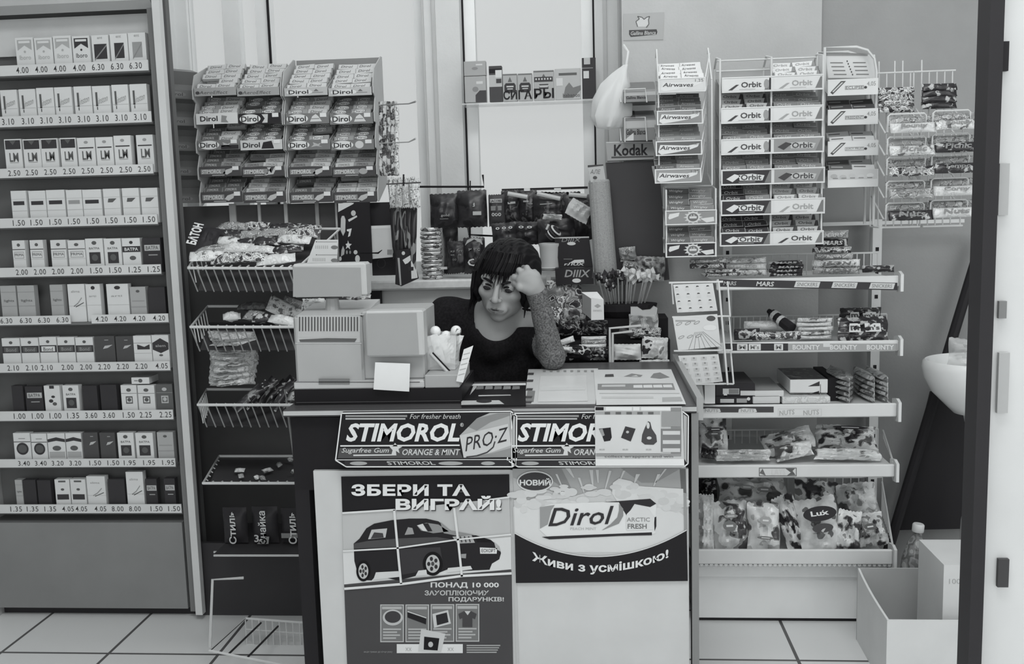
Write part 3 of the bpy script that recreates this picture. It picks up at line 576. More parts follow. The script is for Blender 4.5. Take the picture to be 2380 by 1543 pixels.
# ---------------------------------------------------------------- cash drawer, register
Yr = 2.25
xa, xb = kx(684, 920, Yr), kx(1073, 920, Yr)
zd = float(atY(800, 905, Yr)[2])
b = MB(); b.box(xa, xb, Yr, Yr+.25, ZK+.0006, zd, G(24, .4)); b.box(xa+.004, xb-.004, Yr-.002, Yr, ZK+.006, ZK+.0075, G(60)); fin(b, 'till_box', None, 'flat black cash drawer on the counter under the pale register', 'till box')
reg = thing('cash_register', (kx(832, 905, Yr), Yr, zd), 'pale two-part cash register with slatted vent, on the black drawer', 'cash register')
ca, cb = G(138, .55), G(152, .5)
zz = lambda y, Y=Yr, x=830: float(atY(x, y, Y)[2])
b = MB(); z1 = zz(733)
b.box(kx(682, 820, Yr), kx(842, 820, Yr), Yr+.008, Yr+.2, zd+.0006, z1, ca, bev=.006)
b.box(kx(682, 890, Yr), kx(986, 890, Yr), Yr, Yr+.2, zd+.0006, zz(886), cb, bev=.003)
b.box(kx(838, 820, Yr), kx(982, 820, Yr), Yr+.02, Yr+.2, zz(886), zz(726), ca, bev=.004)
b.prism([(0, 0), (.19, .02), (.19, 0)], (kx(684, 730, Yr), Yr+.01, z1-.001), (0, 1, 0), (0, 0, 1), (kx(842, 730, Yr)-kx(684, 730, Yr), 0, 0), cb)
fin(b, 'casing', reg)
P_ = None
b = MB(); P = PanY(b, Yr+.0075, zoom(4.17, 640, 580))
P.rect(215, 640, 820, 900, G(150), 1)
for k in range(20): x = 228+k*29.5; P.poly([(x, 790), (x+13, 790), (x+13, 652), (x, 652)], G(66), 3)
P.rect(215, 795, 820, 850, G(146), 2); P.poly([(230, 872), (500, 858), (790, 862), (770, 895), (240, 895)], G(76), 3)
P.rect(195, 905, 835, 912, G(160), 2); P.rect(840, 890, 852, 1150, G(112), 2); P.rect(165, 1280, 1400, 1287, G(60), 22)
P.rect(420, 1250, 720, 1305, G(96), 22)
fin(b, 'vent_panel', reg)
b = MB(); f = front(b, 850, 722, 985, 829, Yr-.012, .05, cb, bev=.004); fin(b, 'screen_back', reg)
b = MB(); P = PanY(b, Yr-.0122); P.poly([(853, 729), (968, 727), (974, 823), (855, 826)], G(128)); fin(b, 'screen_inset', reg)
b = MB(); f = front(b, 680, 612, 851, 690, Yr+.05, .055, cb, bev=.005); P = PanY(b, Yr+.0495); P.poly([(681, 621), (838, 622), (841, 689), (681, 690)], G(126)); fin(b, 'customer_display', reg)
b = MB(); b.tube([(kx(772, 690, Yr+.09), Yr+.09, zz(700)), (kx(772, 690, Yr+.09), Yr+.09, z1-.004)], [.016, .02], ca, 12); fin(b, 'display_stalk', reg)
b = MB(); b.box(kx(986, 890, Yr)+.001, kx(1068, 890, Yr), Yr, Yr+.2, zd+.0006, zz(874), G(132, .5), bev=.002); fin(b, 'side_tray', reg)
b = MB(); P = PanY(b, Yr-.0135); q = [(872, 842), (953, 845), (951, 910), (868, 905)]; fr = [P.pt(*a, 0) for a in q]; b.add(fr+[p+np.array((0, .001, 0)) for p in fr], BOXF, G(186, .8)); fin(b, 'note', None, 'blank white paper note stuck low on the cash register', 'note')
# ---------------------------------------------------------------- white tub with wrapped lollipops, pens and receipts on the side tray
zt = zz(874)+.0015; Yt = Yr+.1
cxm = kx(1028, 850, Yt)
tub = thing('plastic_tub', (cxm, Yt, zt), 'clear plastic tub of white wrappers beside the cash register', 'tub')
b = MB(); hw = .043
b.add([(cxm+sx*hw*k, Yt+sy*.04*k, zt+h) for h, k in ((0, .86), (.085, 1)) for sx, sy in ((-1, -1), (1, -1), (1, 1), (-1, 1))], BOXF[:1]+BOXF[2:], GLASS('tub', .55, .15)); fin(b, 'tub_wall', tub)
b = MB()
for k in range(4): b.pillow(.05, .075, .02, G(182, .5), k+3, (cxm-.02+.014*k, Yt-.02+.012*k, zt+.045), rotm(8, -14+9*k, 12*k), 8, 10, .6)
fin(b, 'crumpled_wrapper', tub)
for k, (px, py) in enumerate(((1012, 770), (1037, 781), (1060, 769))):
    c = atY(px, py, Yt-.01+.012*(k % 2)); r = .0135
    t = thing('lollipop', tuple(c), 'white-wrapped round lollipop, %s of three in the tub beside the register' % ['nearest the register', 'middle one', 'nearest the woman'][k], 'lollipop', 'lollipops in the clear tub')
    b = MB(); b.ball(c, r, PR((90, 180, 184, 186), 40, k), 8, (1, 1, 1)); fin(b, 'candy', t, smooth=40)
    b = MB(); b.tube([c-np.array((0, 0, r)), c-np.array((.004*(k-1), 0, .06))], .0018, G(180), 6); fin(b, 'stick', t)
b = MB(); p0, p1 = atY(1000, 822, Yt-.046), atY(1047, 872, Yt-.046); b.tube([p0, p1], .004, G(150), 8); b.tube([p1, p1+(p1-p0)*.06], [.004, .001], G(40), 8)
b.tube([p0+np.array((.005, .004, .002)), p1+np.array((.005, .004, .002))], .002, G(24), 6); fin(b, 'pen', None, 'pale pen leaning slantwise against the clear plastic tub', 'pen')
b = MB(); q = [(1078, 812), (1100, 803), (1076, 889), (1060, 886)]; Pq = PanY(b, Yr-.004); fr = [Pq.pt(*a, 0) for a in q]; b.add(fr+[p+np.array((0, .001, 0)) for p in fr], BOXF, G(182, .8))
for k in range(5): Pq.line([(1077-k*3, 824+k*12), (1092-k*3, 820+k*12)], 2, G(140))
fin(b, 'receipt', None, 'white receipt slip with faint lines, leaning by the plastic tub', 'receipt')
# ---------------------------------------------------------------- things lying on the counter
b = MB(); P = PanZ(b, ZK+.004); q = [(1073, 944), (1222, 941), (1222, 891), (1078, 893)]; fr = [P.pt(*a, 0) for a in q]
b.add([p-np.array((0, 0, .0035)) for p in fr]+fr, BOXF, G(24, .3))
P.poly([(1078, 897), (1222, 895), (1222, 890), (1078, 892)], Wt, 1); P.poly([(1092, 918), (1100, 897), (1110, 897)], G(150), 2)
for k in range(5): P.poly([(1106+k*21, 905), (1124+k*21, 904), (1124+k*21, 897), (1108+k*21, 897)], G(96+14*(k % 2)), 2)
P.poly([(1112, 921), (1188, 919), (1186, 917), (1112, 918)], G(150), 2); P.poly([(1072, 941), (1172, 939), (1160, 930), (1072, 931)], G(150), 2); P.ell(1125, 932, 18, 4, G(40), 3)
fin(b, 'change_mat', None, 'black printed change mat lying on the counter before the woman', 'mat')
b = MB(); P = PanZ(b, ZK+.002); q = [(1218, 938), (1384, 938), (1390, 856), (1228, 858)]; fr = [P.pt(*a, 0) for a in q]
b.add([p-np.array((0, 0, .0015)) for p in fr]+fr, BOXF, G(172, .3))
for k, y in enumerate((866, 882, 902, 920, 932)): P.poly([(1226-k*2, y+5), (1240-k*1.5, y+5), (1241-k, y), (1228-k*2, y)], G(60), 2)
P.poly([(1222, 934), (1240, 934), (1244, 908), (1226, 908)], G(100), 1); P.poly([(1250, 934), (1366, 932), (1362, 872), (1256, 874)], G(186, .2), 2)
P.poly([(1256, 908), (1360, 906), (1362, 898), (1256, 900)], G(165), 3); P.text('- - - - - - - -', 1262, 860, 1380, 864, G(120), 2)
fin(b, 'counter_mat', None, 'glossy white counter mat with a dark ladder of marks along one edge', 'mat')
b = MB(); P = PanZ(b, ZK+.0042); q = [(1386, 940), (1594, 938), (1560, 858), (1380, 859)]; fr = [P.pt(*a, 0) for a in q]
b.add([p-np.array((0, 0, .0015)) for p in fr]+fr, BOXF, G(178, .35))
z = zoom(3.967, 1040, 830); P = PanZ(b, ZK+.0042, z)
P.poly([(1450, 182), (1535, 180), (1530, 155), (1455, 158)], G(60)); P.poly([(1625, 178), (1700, 150), (1800, 165), (1780, 182)], G(110)); P.poly([(1870, 188), (1900, 150), (1960, 140), (2050, 185), (1960, 198)], G(105)); P.poly([(1690, 178), (1740, 165), (1760, 178)], G(170), 2)
P.poly([(1385, 300), (2100, 300), (2080, 240), (1385, 245)], G(112)); P.poly([(1420, 275), (1640, 272), (1640, 252), (1425, 255)], G(160), 2)
for k in range(4): P.poly([(1715+k*92, 282-k), (1800+k*92, 282-k), (1796+k*90, 255-k), (1715+k*90, 257-k)], G(178), 2)
P.rect(1400, 330, 2140, 336, G(150)); P.poly([(1980, 410), (2170, 405), (2150, 365), (1980, 370)], G(140))
P.rect(1420, 362, 1900, 380, G(158))
fin(b, 'flyer', None, 'white flyer with small grey product pictures, lying flat on the counter', 'flyer')
# ================================================================ shared makers for gum trays, bars and bags
WIRE = G(172, .35)
_pk = {}
def gum_pack(style):
    """one small pack, printed face towards -Y, origin at its middle; made once and then copied"""
    if style in _pk: return _pk[style]
    body, word, ink, extra = style; W, H, T = .064, .019, .011
    b = MB(); b.box(-W/2, W/2, -T/2, T/2, -H/2, H/2, body)
    P = Pan(b, (-W/2, -T/2, -H/2), (W, 0, 0), (0, 0, H))
    if extra == 'oval': P.ell(.42, .5, .33, .36, G(176), 1)
    if extra == 'tip': P.poly([(.8, 1), (1, 1), (1, 0), (.9, 0)], ink, 1)
    if extra == 'line': P.rect(.0, .82, 1, .9, ink, 1)
    if word: P.text(word, .14, .26, .74, .74, ink, 2, shear=.2 if extra != 'oval' else .0)
    else: P.rect(.1, .35, .6, .5, ink, 2)
    P.rect(.0, .0, .025, 1, G(120), 1); P.rect(.975, 0, 1, 1, G(120), 1)
    me = bpy.data.meshes.new('gum_pack'); v = np.concatenate(b.v); me.from_pydata(v.tolist(), [], b.f)
    for m in b.mats: me.materials.append(m)
    me.polygons.foreach_set('material_index', b.m); me.update(); _pk[style] = me; return me
def put(me, name, loc, rot, label, cat, group):
    o = bpy.data.objects.new(name, me); COL.objects.link(o); o.location = loc; o.rotation_euler = [math.radians(a) for a in rot]
    return tag(o, label, cat, group)
_rk = random.Random(11)
def fill_tray(x0, x1, Y, z0, ncol, nrow, dy, dz, styles, label, group, lean=38, skip=0.0, yaw=0.0, pivot=None):
    """gum packs lying in an inclined tray, row behind row, each row a step higher"""
    n = 0
    for r in range(nrow):
        for c in range(ncol):
            if _rk.random() < skip and r > 0: continue
            x = x0+(c+.5)*(x1-x0)/ncol+_rk.uniform(-.002, .002); p = np.array((x, Y+.012+dy*r, z0+dz*r+_rk.uniform(-.001, .001)))
            st = styles[(c+r*(len(styles) > 2)) % len(styles)] if len(styles) > 1 else styles[0]
            if yaw: q = p-pivot; a = math.radians(yaw); p = pivot+np.array((q[0]*math.cos(a)-q[1]*math.sin(a), q[0]*math.sin(a)+q[1]*math.cos(a), q[2]))
            put(gum_pack(st), 'gum_pack', p, (-lean+_rk.uniform(-4, 4), _rk.uniform(-3, 3), yaw+_rk.uniform(-3, 3)), label, 'gum pack', group); n += 1
    return n
def bag(rect, Y, t, mat, label, cat='snack bag', name='snack_bag', group=None, rot=(0, 0, 0), seed=1, crump=.55, jag=1, fl=None, nu=14, nv=18):
    x0, x1, z0, z1 = rectY(*rect, Y)
    if fl is not None: z0 = min(max(z0, fl+.004+t*.3), z1-.03)
    c = ((x0+x1)/2, Y, (z0+z1)/2)
    b = MB(); b.pillow(x1-x0, (z1-z0)/max(math.cos(math.radians(rot[0])), .3), t, mat, seed, (0, 0, 0), None, nu, nv, crump, .07, jag)
    o = fin(b, name, None, label, cat, group, smooth=50, loc=(0, 0, 0)); o.location = c; o.rotation_euler = [math.radians(a) for a in rot]
    return o
_bars = {}
def bar_mesh(L, H, T, mat, word, ink, seed):
    k = (round(L, 3), round(H, 3), round(T, 3), mat.name, word, ink.name if ink else '', seed)
    if k in _bars: return _bars[k]
    b = MB(); b.pillow(H, L, T, mat, seed, (0, 0, 0), rotm(0, 90, 0), 8, 16, .22, .09, 0)
    if word:
        v, f, a = text2d(word, .03, .15); w_ = L*.6; pts = []
        for p, q in v:
            x, z = -w_/2+p*w_, -H*.27+q*H*.54; e = 1-abs(z/(H/2))**2.6
            pts.append((x, -(T/2*e*1.12+.0018), z))
        b.add(pts, f, ink)
    me = bpy.data.meshes.new('bar'); v = np.concatenate(b.v); me.from_pydata(v.tolist(), [], b.f)
    for m in b.mats: me.materials.append(m)
    me.polygons.foreach_set('material_index', b.m); me.polygons.foreach_set('use_smooth', [True]*len(b.f)); me.update(); _bars[k] = me; return me
def bar_stack(px0, px1, pyt, pyb, n, Y, mats, desc, group, words=('',), ink=None, jit=3, deep=.03, name='chocolate_bar', cat='chocolate bar', rows=1):
    x0, x1, z0, z1 = rectY(px0, pyt, px1, pyb, Y); h = (z1-z0)/n
    for k in range(n):
        m = mats[k % len(mats)]; me = bar_mesh(x1-x0, h*.97, deep, m, words[k % len(words)], ink, k % 3)
        lab = desc if n == 1 else '%s, %s from the bottom' % (desc, ORD[k])
        put(me, name, ((x0+x1)/2+_rk.uniform(-1, 1)*.0012*jit, Y+deep/2+.001, z0+h*(k+.5)), (_rk.uniform(-3, 3), _rk.uniform(-1, 1)*jit*.3, _rk.uniform(-1, 1)*jit), lab, cat, group)
# ================================================================ shelf unit on the pier
gx0, gx1 = kx(1618, 1000, YG), kx(2088, 1000, YG)
zY = lambda y, Y=YG, x=1850: float(atY(x, y, Y)[2])
gon = thing('shelf_unit', ((gx0+gx1)/2, YG, 0), 'white metal shelf unit with five stocked shelves against the plaster wall', 'shelf unit')
SH = G(176, .45)
b = MB(); b.box(gx0, gx1-.01, YG+.06, YG+.36, 0.012, zY(1352), G(196, .5)); b.box(gx0+.002, gx1-.012, YG+.068, YG+.36, 0, .012, G(40)); b.box(gx0+.002, gx1-.012, YG+.09, YG+.36, zY(1352), zY(1318), G(34)); b.box(gx0, gx1-.01, YG+.045, YG+.06, zY(1354), zY(1327), G(200, .45)); fin(b, 'base', gon)  # dark panel under the bottom tray holds its shadow gap as colour
for px in (2037, 1690):
    b = MB(); x = kx(px, 560, YR-.06); b.box(x-.014, x+.014, YR-.07, YR-.03, .05, zY(522), SH)
    for k in range(14): b.box(x-.005, x+.005, YR-.0712, YR-.0698, .12+k*.075, .132+k*.075, G(30))
    fin(b, 'upright', gon)
b = MB(); x0, x1 = kx(1912, 525, YR-.06), kx(2240, 525, YR-.06); b.box(x0, x1, YR-.065, YR-.04, zY(527, YR-.06), zY(519, YR-.06), SH); fin(b, 'cross_bar', gon)
b = MB(); x0, x1 = kx(1916, 480, YR-.03), kx(2028, 480, YR-.03); b.box(x0, x1, YR-.012, YR-.004, zY(520, YR), zY(435, YR), G(120)); fin(b, 'back_board', gon)
shelves = [(1665, 2090, 645, 671, .30, 'a'), (1668, 2089, 794, 819, .33, 'b'), (1622, 2085, 940, 971, .36, 'c'), (1612, 2080, 1081, 1110, .38, 'd'), (1614, 2075, 1278, 1312, .40, 'e')]
SZ = []
for (p0, p1, ya, yb, dp, kind) in shelves:
    x0, x1, z0, z1 = rectY(p0, ya, p1, yb, YG); SZ.append(z1)
    b = MB(); Yb = YR-.03
    b.box(x0, x1, YG, YG+.012, z0, z1, SH, bev=.003)
    if kind != 'e': b.box(x0, x1, YG+.012, Yb, z1-.016, z1-.010, SH)
    else: b.prism([(.012, -.05), (.40, -.02), (.40, -.026), (.012, -.056)], (x0, YG, z1), (0, 1, 0), (0, 0, 1), (x1-x0, 0, 0), SH)
    P = PanY(b, YG, zoom(3.857, 1540, 560)); R7 = zoom(2.805, 1580, 900)
    if kind == 'a':
        sk = lambda x, y: (x/3.857+1540, y/3.857+560+.02*(x/3.857+1540-1850)+3)
        P = PanY(b, YG, sk); dkm = G(52); P.rect(505, 345, 2105, 412, dkm)
        for (a, c) in ((1178, 1415), (1512, 1750), (1850, 2085)):
            P.poly([(a, 402), (a+18, 350), (c, 350), (c-16, 402)], G(165), 2); P.text('SNICKERS', a+26, 360, c-26, 392, G(96), 3, shear=.2)
        P.text('MARS', 545, 362, 662, 398, G(140), 3, bold=.02, shear=.2); P.text('MARS', 838, 358, 1000, 400, G(160), 3, bold=.03, shear=.2)
    if kind == 'b':
        P.rect(545, 918, 1125, 984, G(48)); P.rect(1125, 920, 2106, 982, G(132))
        for (a, c, s) in ((668, 762, 'M'), (772, 880, "M's"), (1000, 1080, 'M')): P.poly([(a, 980), (a, 922), (c, 922), (c, 980)], G(172), 2); P.text(s, a+14, 932, c-14, 970, G(110), 3, bold=.03)
        for a in (1165, 1500, 1830): P.text('BOUNTY', a, 930, a+245, 975, G(178), 3, bold=.03)
        P.rect(1440, 918, 1500, 950, G(172), 2)
    if kind == 'c':
        P = PanY(b, YG, R7); P.rect(132, 126, 612, 164, G(60))
        for a in (150, 385): P.poly([(a-4, 166), (a, 142), (a+28, 136), (a+110, 140), (a+118, 160), (a+90, 168)], G(172), 2); P.text('NUTS', a+14, 142, a+100, 162, G(130), 3, bold=.02)
        P.text('NUTS', 650, 148, 748, 180, G(140), 2, bold=.01, skew=-8); P.text('NUTS', 806, 148, 908, 180, G(140), 2, bold=.01, skew=-6)
        P.frame(640, 140, 925, 186, 2, 2, G(160))
    if kind == 'd':
        P = PanY(b, YG, R7); P.frame(516, 524, 762, 580, 5, 5, G(90)); P.poly([(520, 560), (540, 530), (560, 575)], G(90), 2); P.text('LAYS', 600, 533, 690, 572, G(172), 2); P.poly([(690, 530), (750, 530), (735, 545), (755, 572), (700, 574), (725, 555)], G(80), 2)
    if kind == 'e':
        n = 40
        for k in range(n): x = x0+(k+.5)*(x1-x0)/n; b.tube([(x, YG+.004, z0-.002), (x, YG+.02, z0-.002)], .0052, SH, 8)
    fin(b, 'shelf', gon)
    b = MB(); h = z1-z0
    b.prism([(-.012, z0-.012), (.02, z0-.016), (.05, z1-.03), (.05, z1+.005), (.012, z1+.012), (-.012, z1+.004)], (x1+.0005, YG, 0), (0, 1, 0), (0, 0, 1), (.008, 0, 0), SH); fin(b, 'end_bracket', gon)
# wire fences behind the goods
for (p0, p1, ya, yb, Y, n) in ((1655, 1935, 592, 625, YG+.22, 14), (1690, 2060, 733, 790, YG+.3, 24), (1690, 2040, 998, 1070, YG+.3, 20), (1615, 2050, 1110, 1180, YG+.37, 24), (1960, 2040, 588, 612, YG+.22, 5)):
    x0, x1, z0, z1 = rectY(p0, ya, p1, yb, Y); b = MB(); b.tube([(x0, Y, z1), (x1, Y, z1)], .0028, WIRE)
    for k in range(n+1): x = x0+(x1-x0)*k/n; b.tube([(x, Y, z0-.02), (x, Y, z1)], .002, WIRE, 5)
    fin(b, 'wire_grille', gon)
for i, (xa, ya, yb) in enumerate(((2052, 1000, 1078), (2050, 1120, 1278))):     # side fences of the two lowest shelves
    b = MB(); p0 = atY(xa, ya, YG+.34); p1 = atY(2076, yb-3, YG+.02); b.tube([p0, p1], .003, WIRE); z = SZ[3+i]-.01
    for k in range(12): q = p0+(p1-p0)*(k/12); b.tube([q, (q[0]+.004, q[1], z)], .002, WIRE, 5)
    fin(b, 'wire_grille', gon)
# ---------------------------------------------------------------- goods, shelf by shelf
LT = PR((178, 182, 150, 176, 90), 60, 1); MX = PR((60, 170, 110, 178, 40), 55, 2); DKW = PR((34, 40, 30, 60, 150), 60, 3); PAL = PR((170, 176, 160, 180), 50, 4); MID = PR((120, 140, 90, 160, 130), 55, 5)
g = 'bars on the top shelf of the white shelf unit'
bar_stack(1605, 1690, 600, 625, 2, YG+.02, [MX, MID], 'patterned bar in the untidy pile above the blister cards', g)
bar_stack(1640, 1722, 626, 643, 2, YG+.012, [MX, MX], 'dark wrinkled bar low in the pile at the top shelf end', g)
bar_stack(1671, 1785, 599, 641, 3, YG+.04, [LT, PAL, LT], 'white bar in the tidy white stack on the top shelf', g, ('TWIX', 'BALLISTO'), G(130))
bar_stack(1790, 1868, 606, 643, 4, YG+.03, [DKW], 'black bar in the dark stack on the top shelf', g, ('MARS',), G(140))
bar_stack(1897, 1972, 536, 574, 2, YG+.06, [DKW, MID], 'bar topping the tall stack on the top shelf', g, ('MARS',), G(150))
bar_stack(1894, 1984, 574, 604, 2, YG+.055, [MID, MX], 'grey bar in the middle of the tall stack', g)
bar_stack(1893, 2004, 604, 638, 2, YG+.04, [MID, LT], 'pale bar low in the tall stack on the top shelf', g, ('LION',), G(90))
bar_stack(2006, 2080, 617, 634, 1, YG+.05, [DKW], 'black crumpled bar lying alone at the top shelf bracket', g)
g = 'goods on the second shelf of the white shelf unit'
bar_stack(1733, 1852, 746, 770, 1, YG+.10, [PAL], 'pale tube-shaped pack with dark twisted ends on the second shelf', g, ('',))
bar_stack(1752, 1866, 772, 792, 1, YG+.03, [MX], 'flat crumpled pale wrapper near the front of the second shelf', g)
bar_stack(1705, 1765, 765, 792, 1, YG+.05, [DKW], 'dark wrapper end beside the wire card rack on the second shelf', g)
bar_stack(1857, 1938, 740, 790, 5, YG+.04, [PAL, LT, PAL], 'pale bar in the five-high stack on the second shelf', g, ('',))
b = MB(); p0, p1 = atY(1786, 722, YG+.13), atY(1840, 764, YG+.06); b.tube([p0, p0+(p1-p0)*.1, p0+(p1-p0)*.15, p1], [.007, .009, .014, .017], G(34, .3), 10)
for t_ in (.22, .5): q = p0+(p1-p0)*t_; b.tube([q, q+(p1-p0)*.12], [.0158, .0168], G(170), 10)
fin(b, 'chocolate_bar', None, 'dark slanted stick-shaped bar with two white bands poking up', 'chocolate bar', g)
for k, (r, w_, dpt) in enumerate((((1952, 716, 2050, 756), 'M', .14), ((1946, 738, 2064, 790), 'M', .04))):
    o = bag(r, YG+dpt, .035, DKW, ['dark sweet bag with white block letters, behind the other one', 'dark sweet bag with white block letters, at the shelf front'][k], 'sweet bag', 'sweet_bag', 'dark sweet bags on the second shelf', (-24, 0, 4), k+2)
    b = MB(); x0, x1, z0, z1 = rectY(*r, YG+dpt); P = Pan(b, (-(x1-x0)*.33, -.0195, -(z1-z0)*.28), ((x1-x0)*.66, 0, 0), (0, -.0, (z1-z0)*.5))
    P.poly([(0, .9), (.05, .1), (.36, .1), (.36, .9)], G(170)); P.poly([(.5, .9), (.5, .1), (.98, .15), (.98, .9)], G(170)); P.text('m', .06, .3, .32, .75, G(70), 2, bold=.04); P.text("m's", .54, .3, .94, .75, G(70), 2, bold=.04)
    l = fin(b, 'lettering', o, local=True)
g = 'boxes on the third shelf of the white shelf unit'
def carton(r, Y, d, m, label, group, name='chocolate_box', cat='box', top=None, ptr=None, rz=0):
    x0, x1, z0, z1 = rectY(*r, Y); b = MB(); b.box(x0, x1, Y, Y+d, z0, z1, m, bev=.0015); P = PanY(b, Y)
    if top: b.quad((x0+.002, Y+.002, z1+.0004), (x1-.002, Y+.002, z1+.0004), (x1-.002, Y+d-.002, z1+.0004), (x0+.002, Y+d-.002, z1+.0004), top)
    if ptr: ptr(P)
    o = fin(b, name, None, label, cat, group); o.rotation_euler.z = math.radians(rz); return o
def pb(P):
    for (x0, y0, x1, y1) in ((1680, 903, 1718, 916), (1721, 908, 1754, 919), (1674, 927, 1706, 936)): P.rect(x0, y0, x1, y1, G(160))
    P.rect(1694, 904, 1717, 915, G(96), 2); P.ell(1686, 918, 4, 4, G(176), 2); P.ell(1740, 927, 4, 4, G(176)); P.rect(1712, 926, 1736, 936, G(130)); P.rect(1662, 919, 1755, 922, G(24), 2)
carton((1663, 892, 1755, 938), YG+.03, .2, G(40, .35), 'black box with white printed patches on the third shelf', g, top=G(56), ptr=pb)
carton((1750, 922, 1813, 938), YG+.02, .22, G(168), 'long pale box at the bottom beside the black one', g, top=G(120))
carton((1752, 908, 1822, 922), YG+.03, .22, G(172), 'long pale box lying on another pale box', g, top=G(128))
def pw(P): P.poly([(1878, 898), (1905, 886), (1905, 897)], G(50)); P.rect(1836, 912, 1922, 914, G(110)); P.poly([(1874, 918), (1904, 908), (1904, 915)], G(60)); P.rect(1906, 893, 1908, 917, G(100))
carton((1818, 922, 1930, 938), YG+.02, .22, PAL, 'low white carton under the black-lidded carton', g)
carton((1836, 882, 1924, 914), YG+.05, .2, G(176), 'white-fronted carton with a black patterned lid, on the low one', g, top=PR((34, 40, 30, 90), 50, 6), ptr=pw)
carton((1925, 878, 1950, 938), YG+.09, .2, G(34), 'tall black box standing behind the white-fronted carton', g)
for (p0, p1, nm) in ((1950, 2000, 'darker'), (2018, 2080, 'paler')):
    for k in range(5):
        r = (p0, 926-12*k, p1, 938-12*k); x0, x1, z0, z1 = rectY(*r, YG+.03)
        for j in range(2 if nm == 'paler' else 1):
            w_ = (x1-x0)/(2 if nm == 'paler' else 1); xx = x0+w_*j
            b = MB(); b.pillow(z1-z0-.0006, .22, w_*.96, PR((150, 170, 176, 120, 90), 45, 7) if nm == 'paler' else PR((110, 130, 160, 90), 45, 8), k, (0, 0, 0), np.array(((0, 1, 0), (0, 0, 1), (1, 0, 0.))), 6, 12, .1, .06)
            o = fin(b, 'wafer_bar', None, '%s long wafer end-on%s, %s from the bottom of its stack' % (nm, '' if nm == 'darker' else [', near column', ', bracket column'][j], ORD[k]), 'wafer', 'end-on wafers on the third shelf', smooth=60, loc=(0, 0, 0)); o.location = (xx+w_/2, YG+.145, (z0+z1)/2)
g = 'bags on the fourth shelf of the white shelf unit'
CH = PR((150, 184, 180, 186, 182, 140, 70), 20, 9, .2); CH2 = PR((50, 110, 180, 186, 176, 184, 110), 20, 10, .2); CH3 = PR((150, 184, 188, 184, 180, 186, 120, 60), 15, 11, .2); CH4 = PR((40, 120, 184, 178, 186, 140, 70), 22, 12, .2)
bag((1625, 972, 1690, 1052), YG+.10, .05, CH2, 'upright bag with two dark label bands beside the counter post', group=g, fl=SZ[3]-.010, rot=(-10, 0, 3), seed=1)
bag((1630, 1040, 1668, 1078), YG+.06, .04, DKW, 'small dark bag in the shelf corner by the counter post', group=g, fl=SZ[3]-.010, rot=(-20, 6, 0), seed=2)
bag((1666, 1046, 1790, 1077), YG+.05, .05, PAL, 'long white pack lying low on the fourth shelf', group=g, fl=SZ[3]-.010, rot=(-25, 0, 0), seed=3)
bag((1772, 1003, 1890, 1062), YG+.12, .055, CH2, 'slanted snack bag with dark spots in the middle of the shelf', group=g, fl=SZ[3]-.010, rot=(-28, -14, -4), seed=4)
bag((1800, 1032, 1888, 1076), YG+.06, .045, CH, 'pale snack bag lying before the slanted spotted one', group=g, fl=SZ[3]-.010, rot=(-30, -10, 4), seed=5)
bag((1897, 992, 2035, 1046), YG+.14, .06, CH4, 'plump snack bag with a dark top, upper one of the pair', group=g, fl=SZ[3]-.010, rot=(-30, 3, 0), seed=6)
bag((1892, 1044, 2046, 1078), YG+.06, .055, CH, 'long snack bag below the plump dark-topped bag', group=g, fl=SZ[3]-.010, rot=(-30, 2, 0), seed=7)
g = 'snack bags in the bottom tray of the white shelf unit'
z = zoom(2.805, 1580, 900)
def zb(x0, y0, x1, y1): return (*z(x0, y0), *z(x1, y1))
bag(zb(250, 595, 690, 775), YG+.24, .068, CH, 'wide bag lying across the back of the bottom tray', group=g, fl=SZ[4]-.05+.077*.24, rot=(-35, 3, 0), seed=8)
bag(zb(100, 600, 240, 720), YG+.27, .053, DKW, 'dark bag behind the pale one in the tray corner', group=g, fl=SZ[4]-.05+.077*.27, rot=(-20, 0, 0), seed=9)
bag(zb(88, 715, 222, 1055), YG+.07, .060, PAL, 'plain pale bag standing at the counter end of the tray', group=g, fl=SZ[4]-.05+.077*.07, rot=(-22, 2, 0), seed=10)
bag(zb(210, 760, 450, 1055), YG+.075, .068, CH3, 'white bag with a grey ring, beside the plain pale bag', group=g, fl=SZ[4]-.05+.077*.075, rot=(-24, -2, 2), seed=11)
bag(zb(440, 770, 650, 1055), YG+.06, .060, CH3, 'creased white bag upright in the middle of the tray', group=g, fl=SZ[4]-.05+.077*.06, rot=(-22, 4, 0), seed=12)
bag(zb(650, 720, 800, 1050), YG+.09, .045, CH4, 'narrow slanting bag between two fat bags', group=g, fl=SZ[4]-.05+.077*.09, rot=(-22, -17, 0), seed=13)
bag(zb(740, 620, 1030, 900), YG+.2, .060, CH2, 'dark-shouldered bag tucked at the tray back', group=g, fl=SZ[4]-.05+.077*.2, rot=(-25, 10, 0), seed=14)
o = bag(zb(770, 740, 1040, 1050), YG+.07, .075, PR((182, 178, 184, 180, 90), 18, 13, .2), 'fat white bag with a dark oval brand patch', group=g, fl=SZ[4]-.05+.077*.07, rot=(-24, -8, 0), seed=15)
b = MB(); P = Pan(b, (-.05, -.056, -.01), (.1, 0, 0), (0, 0, .06)); P.ell(.5, .4, .48, .36, G(40)); P.text('Lux', .24, .25, .76, .5, G(180), 2, bold=.03); P.ell(.5, 1.1, .3, .22, G(60)); fin(b, 'printed_patch', o, local=True)
bag(zb(1035, 640, 1290, 860), YG+.18, .068, CH, 'plump bag with a dark corner at the back by the fence', group=g, fl=SZ[4]-.05+.077*.18, rot=(-26, -6, 0), seed=16)
bag(zb(1025, 815, 1180, 1050), YG+.05, .045, CH2, 'small dark spotted bag at the front near the fence', group=g, fl=SZ[4]-.05+.077*.05, rot=(-20, 8, 0), seed=17)
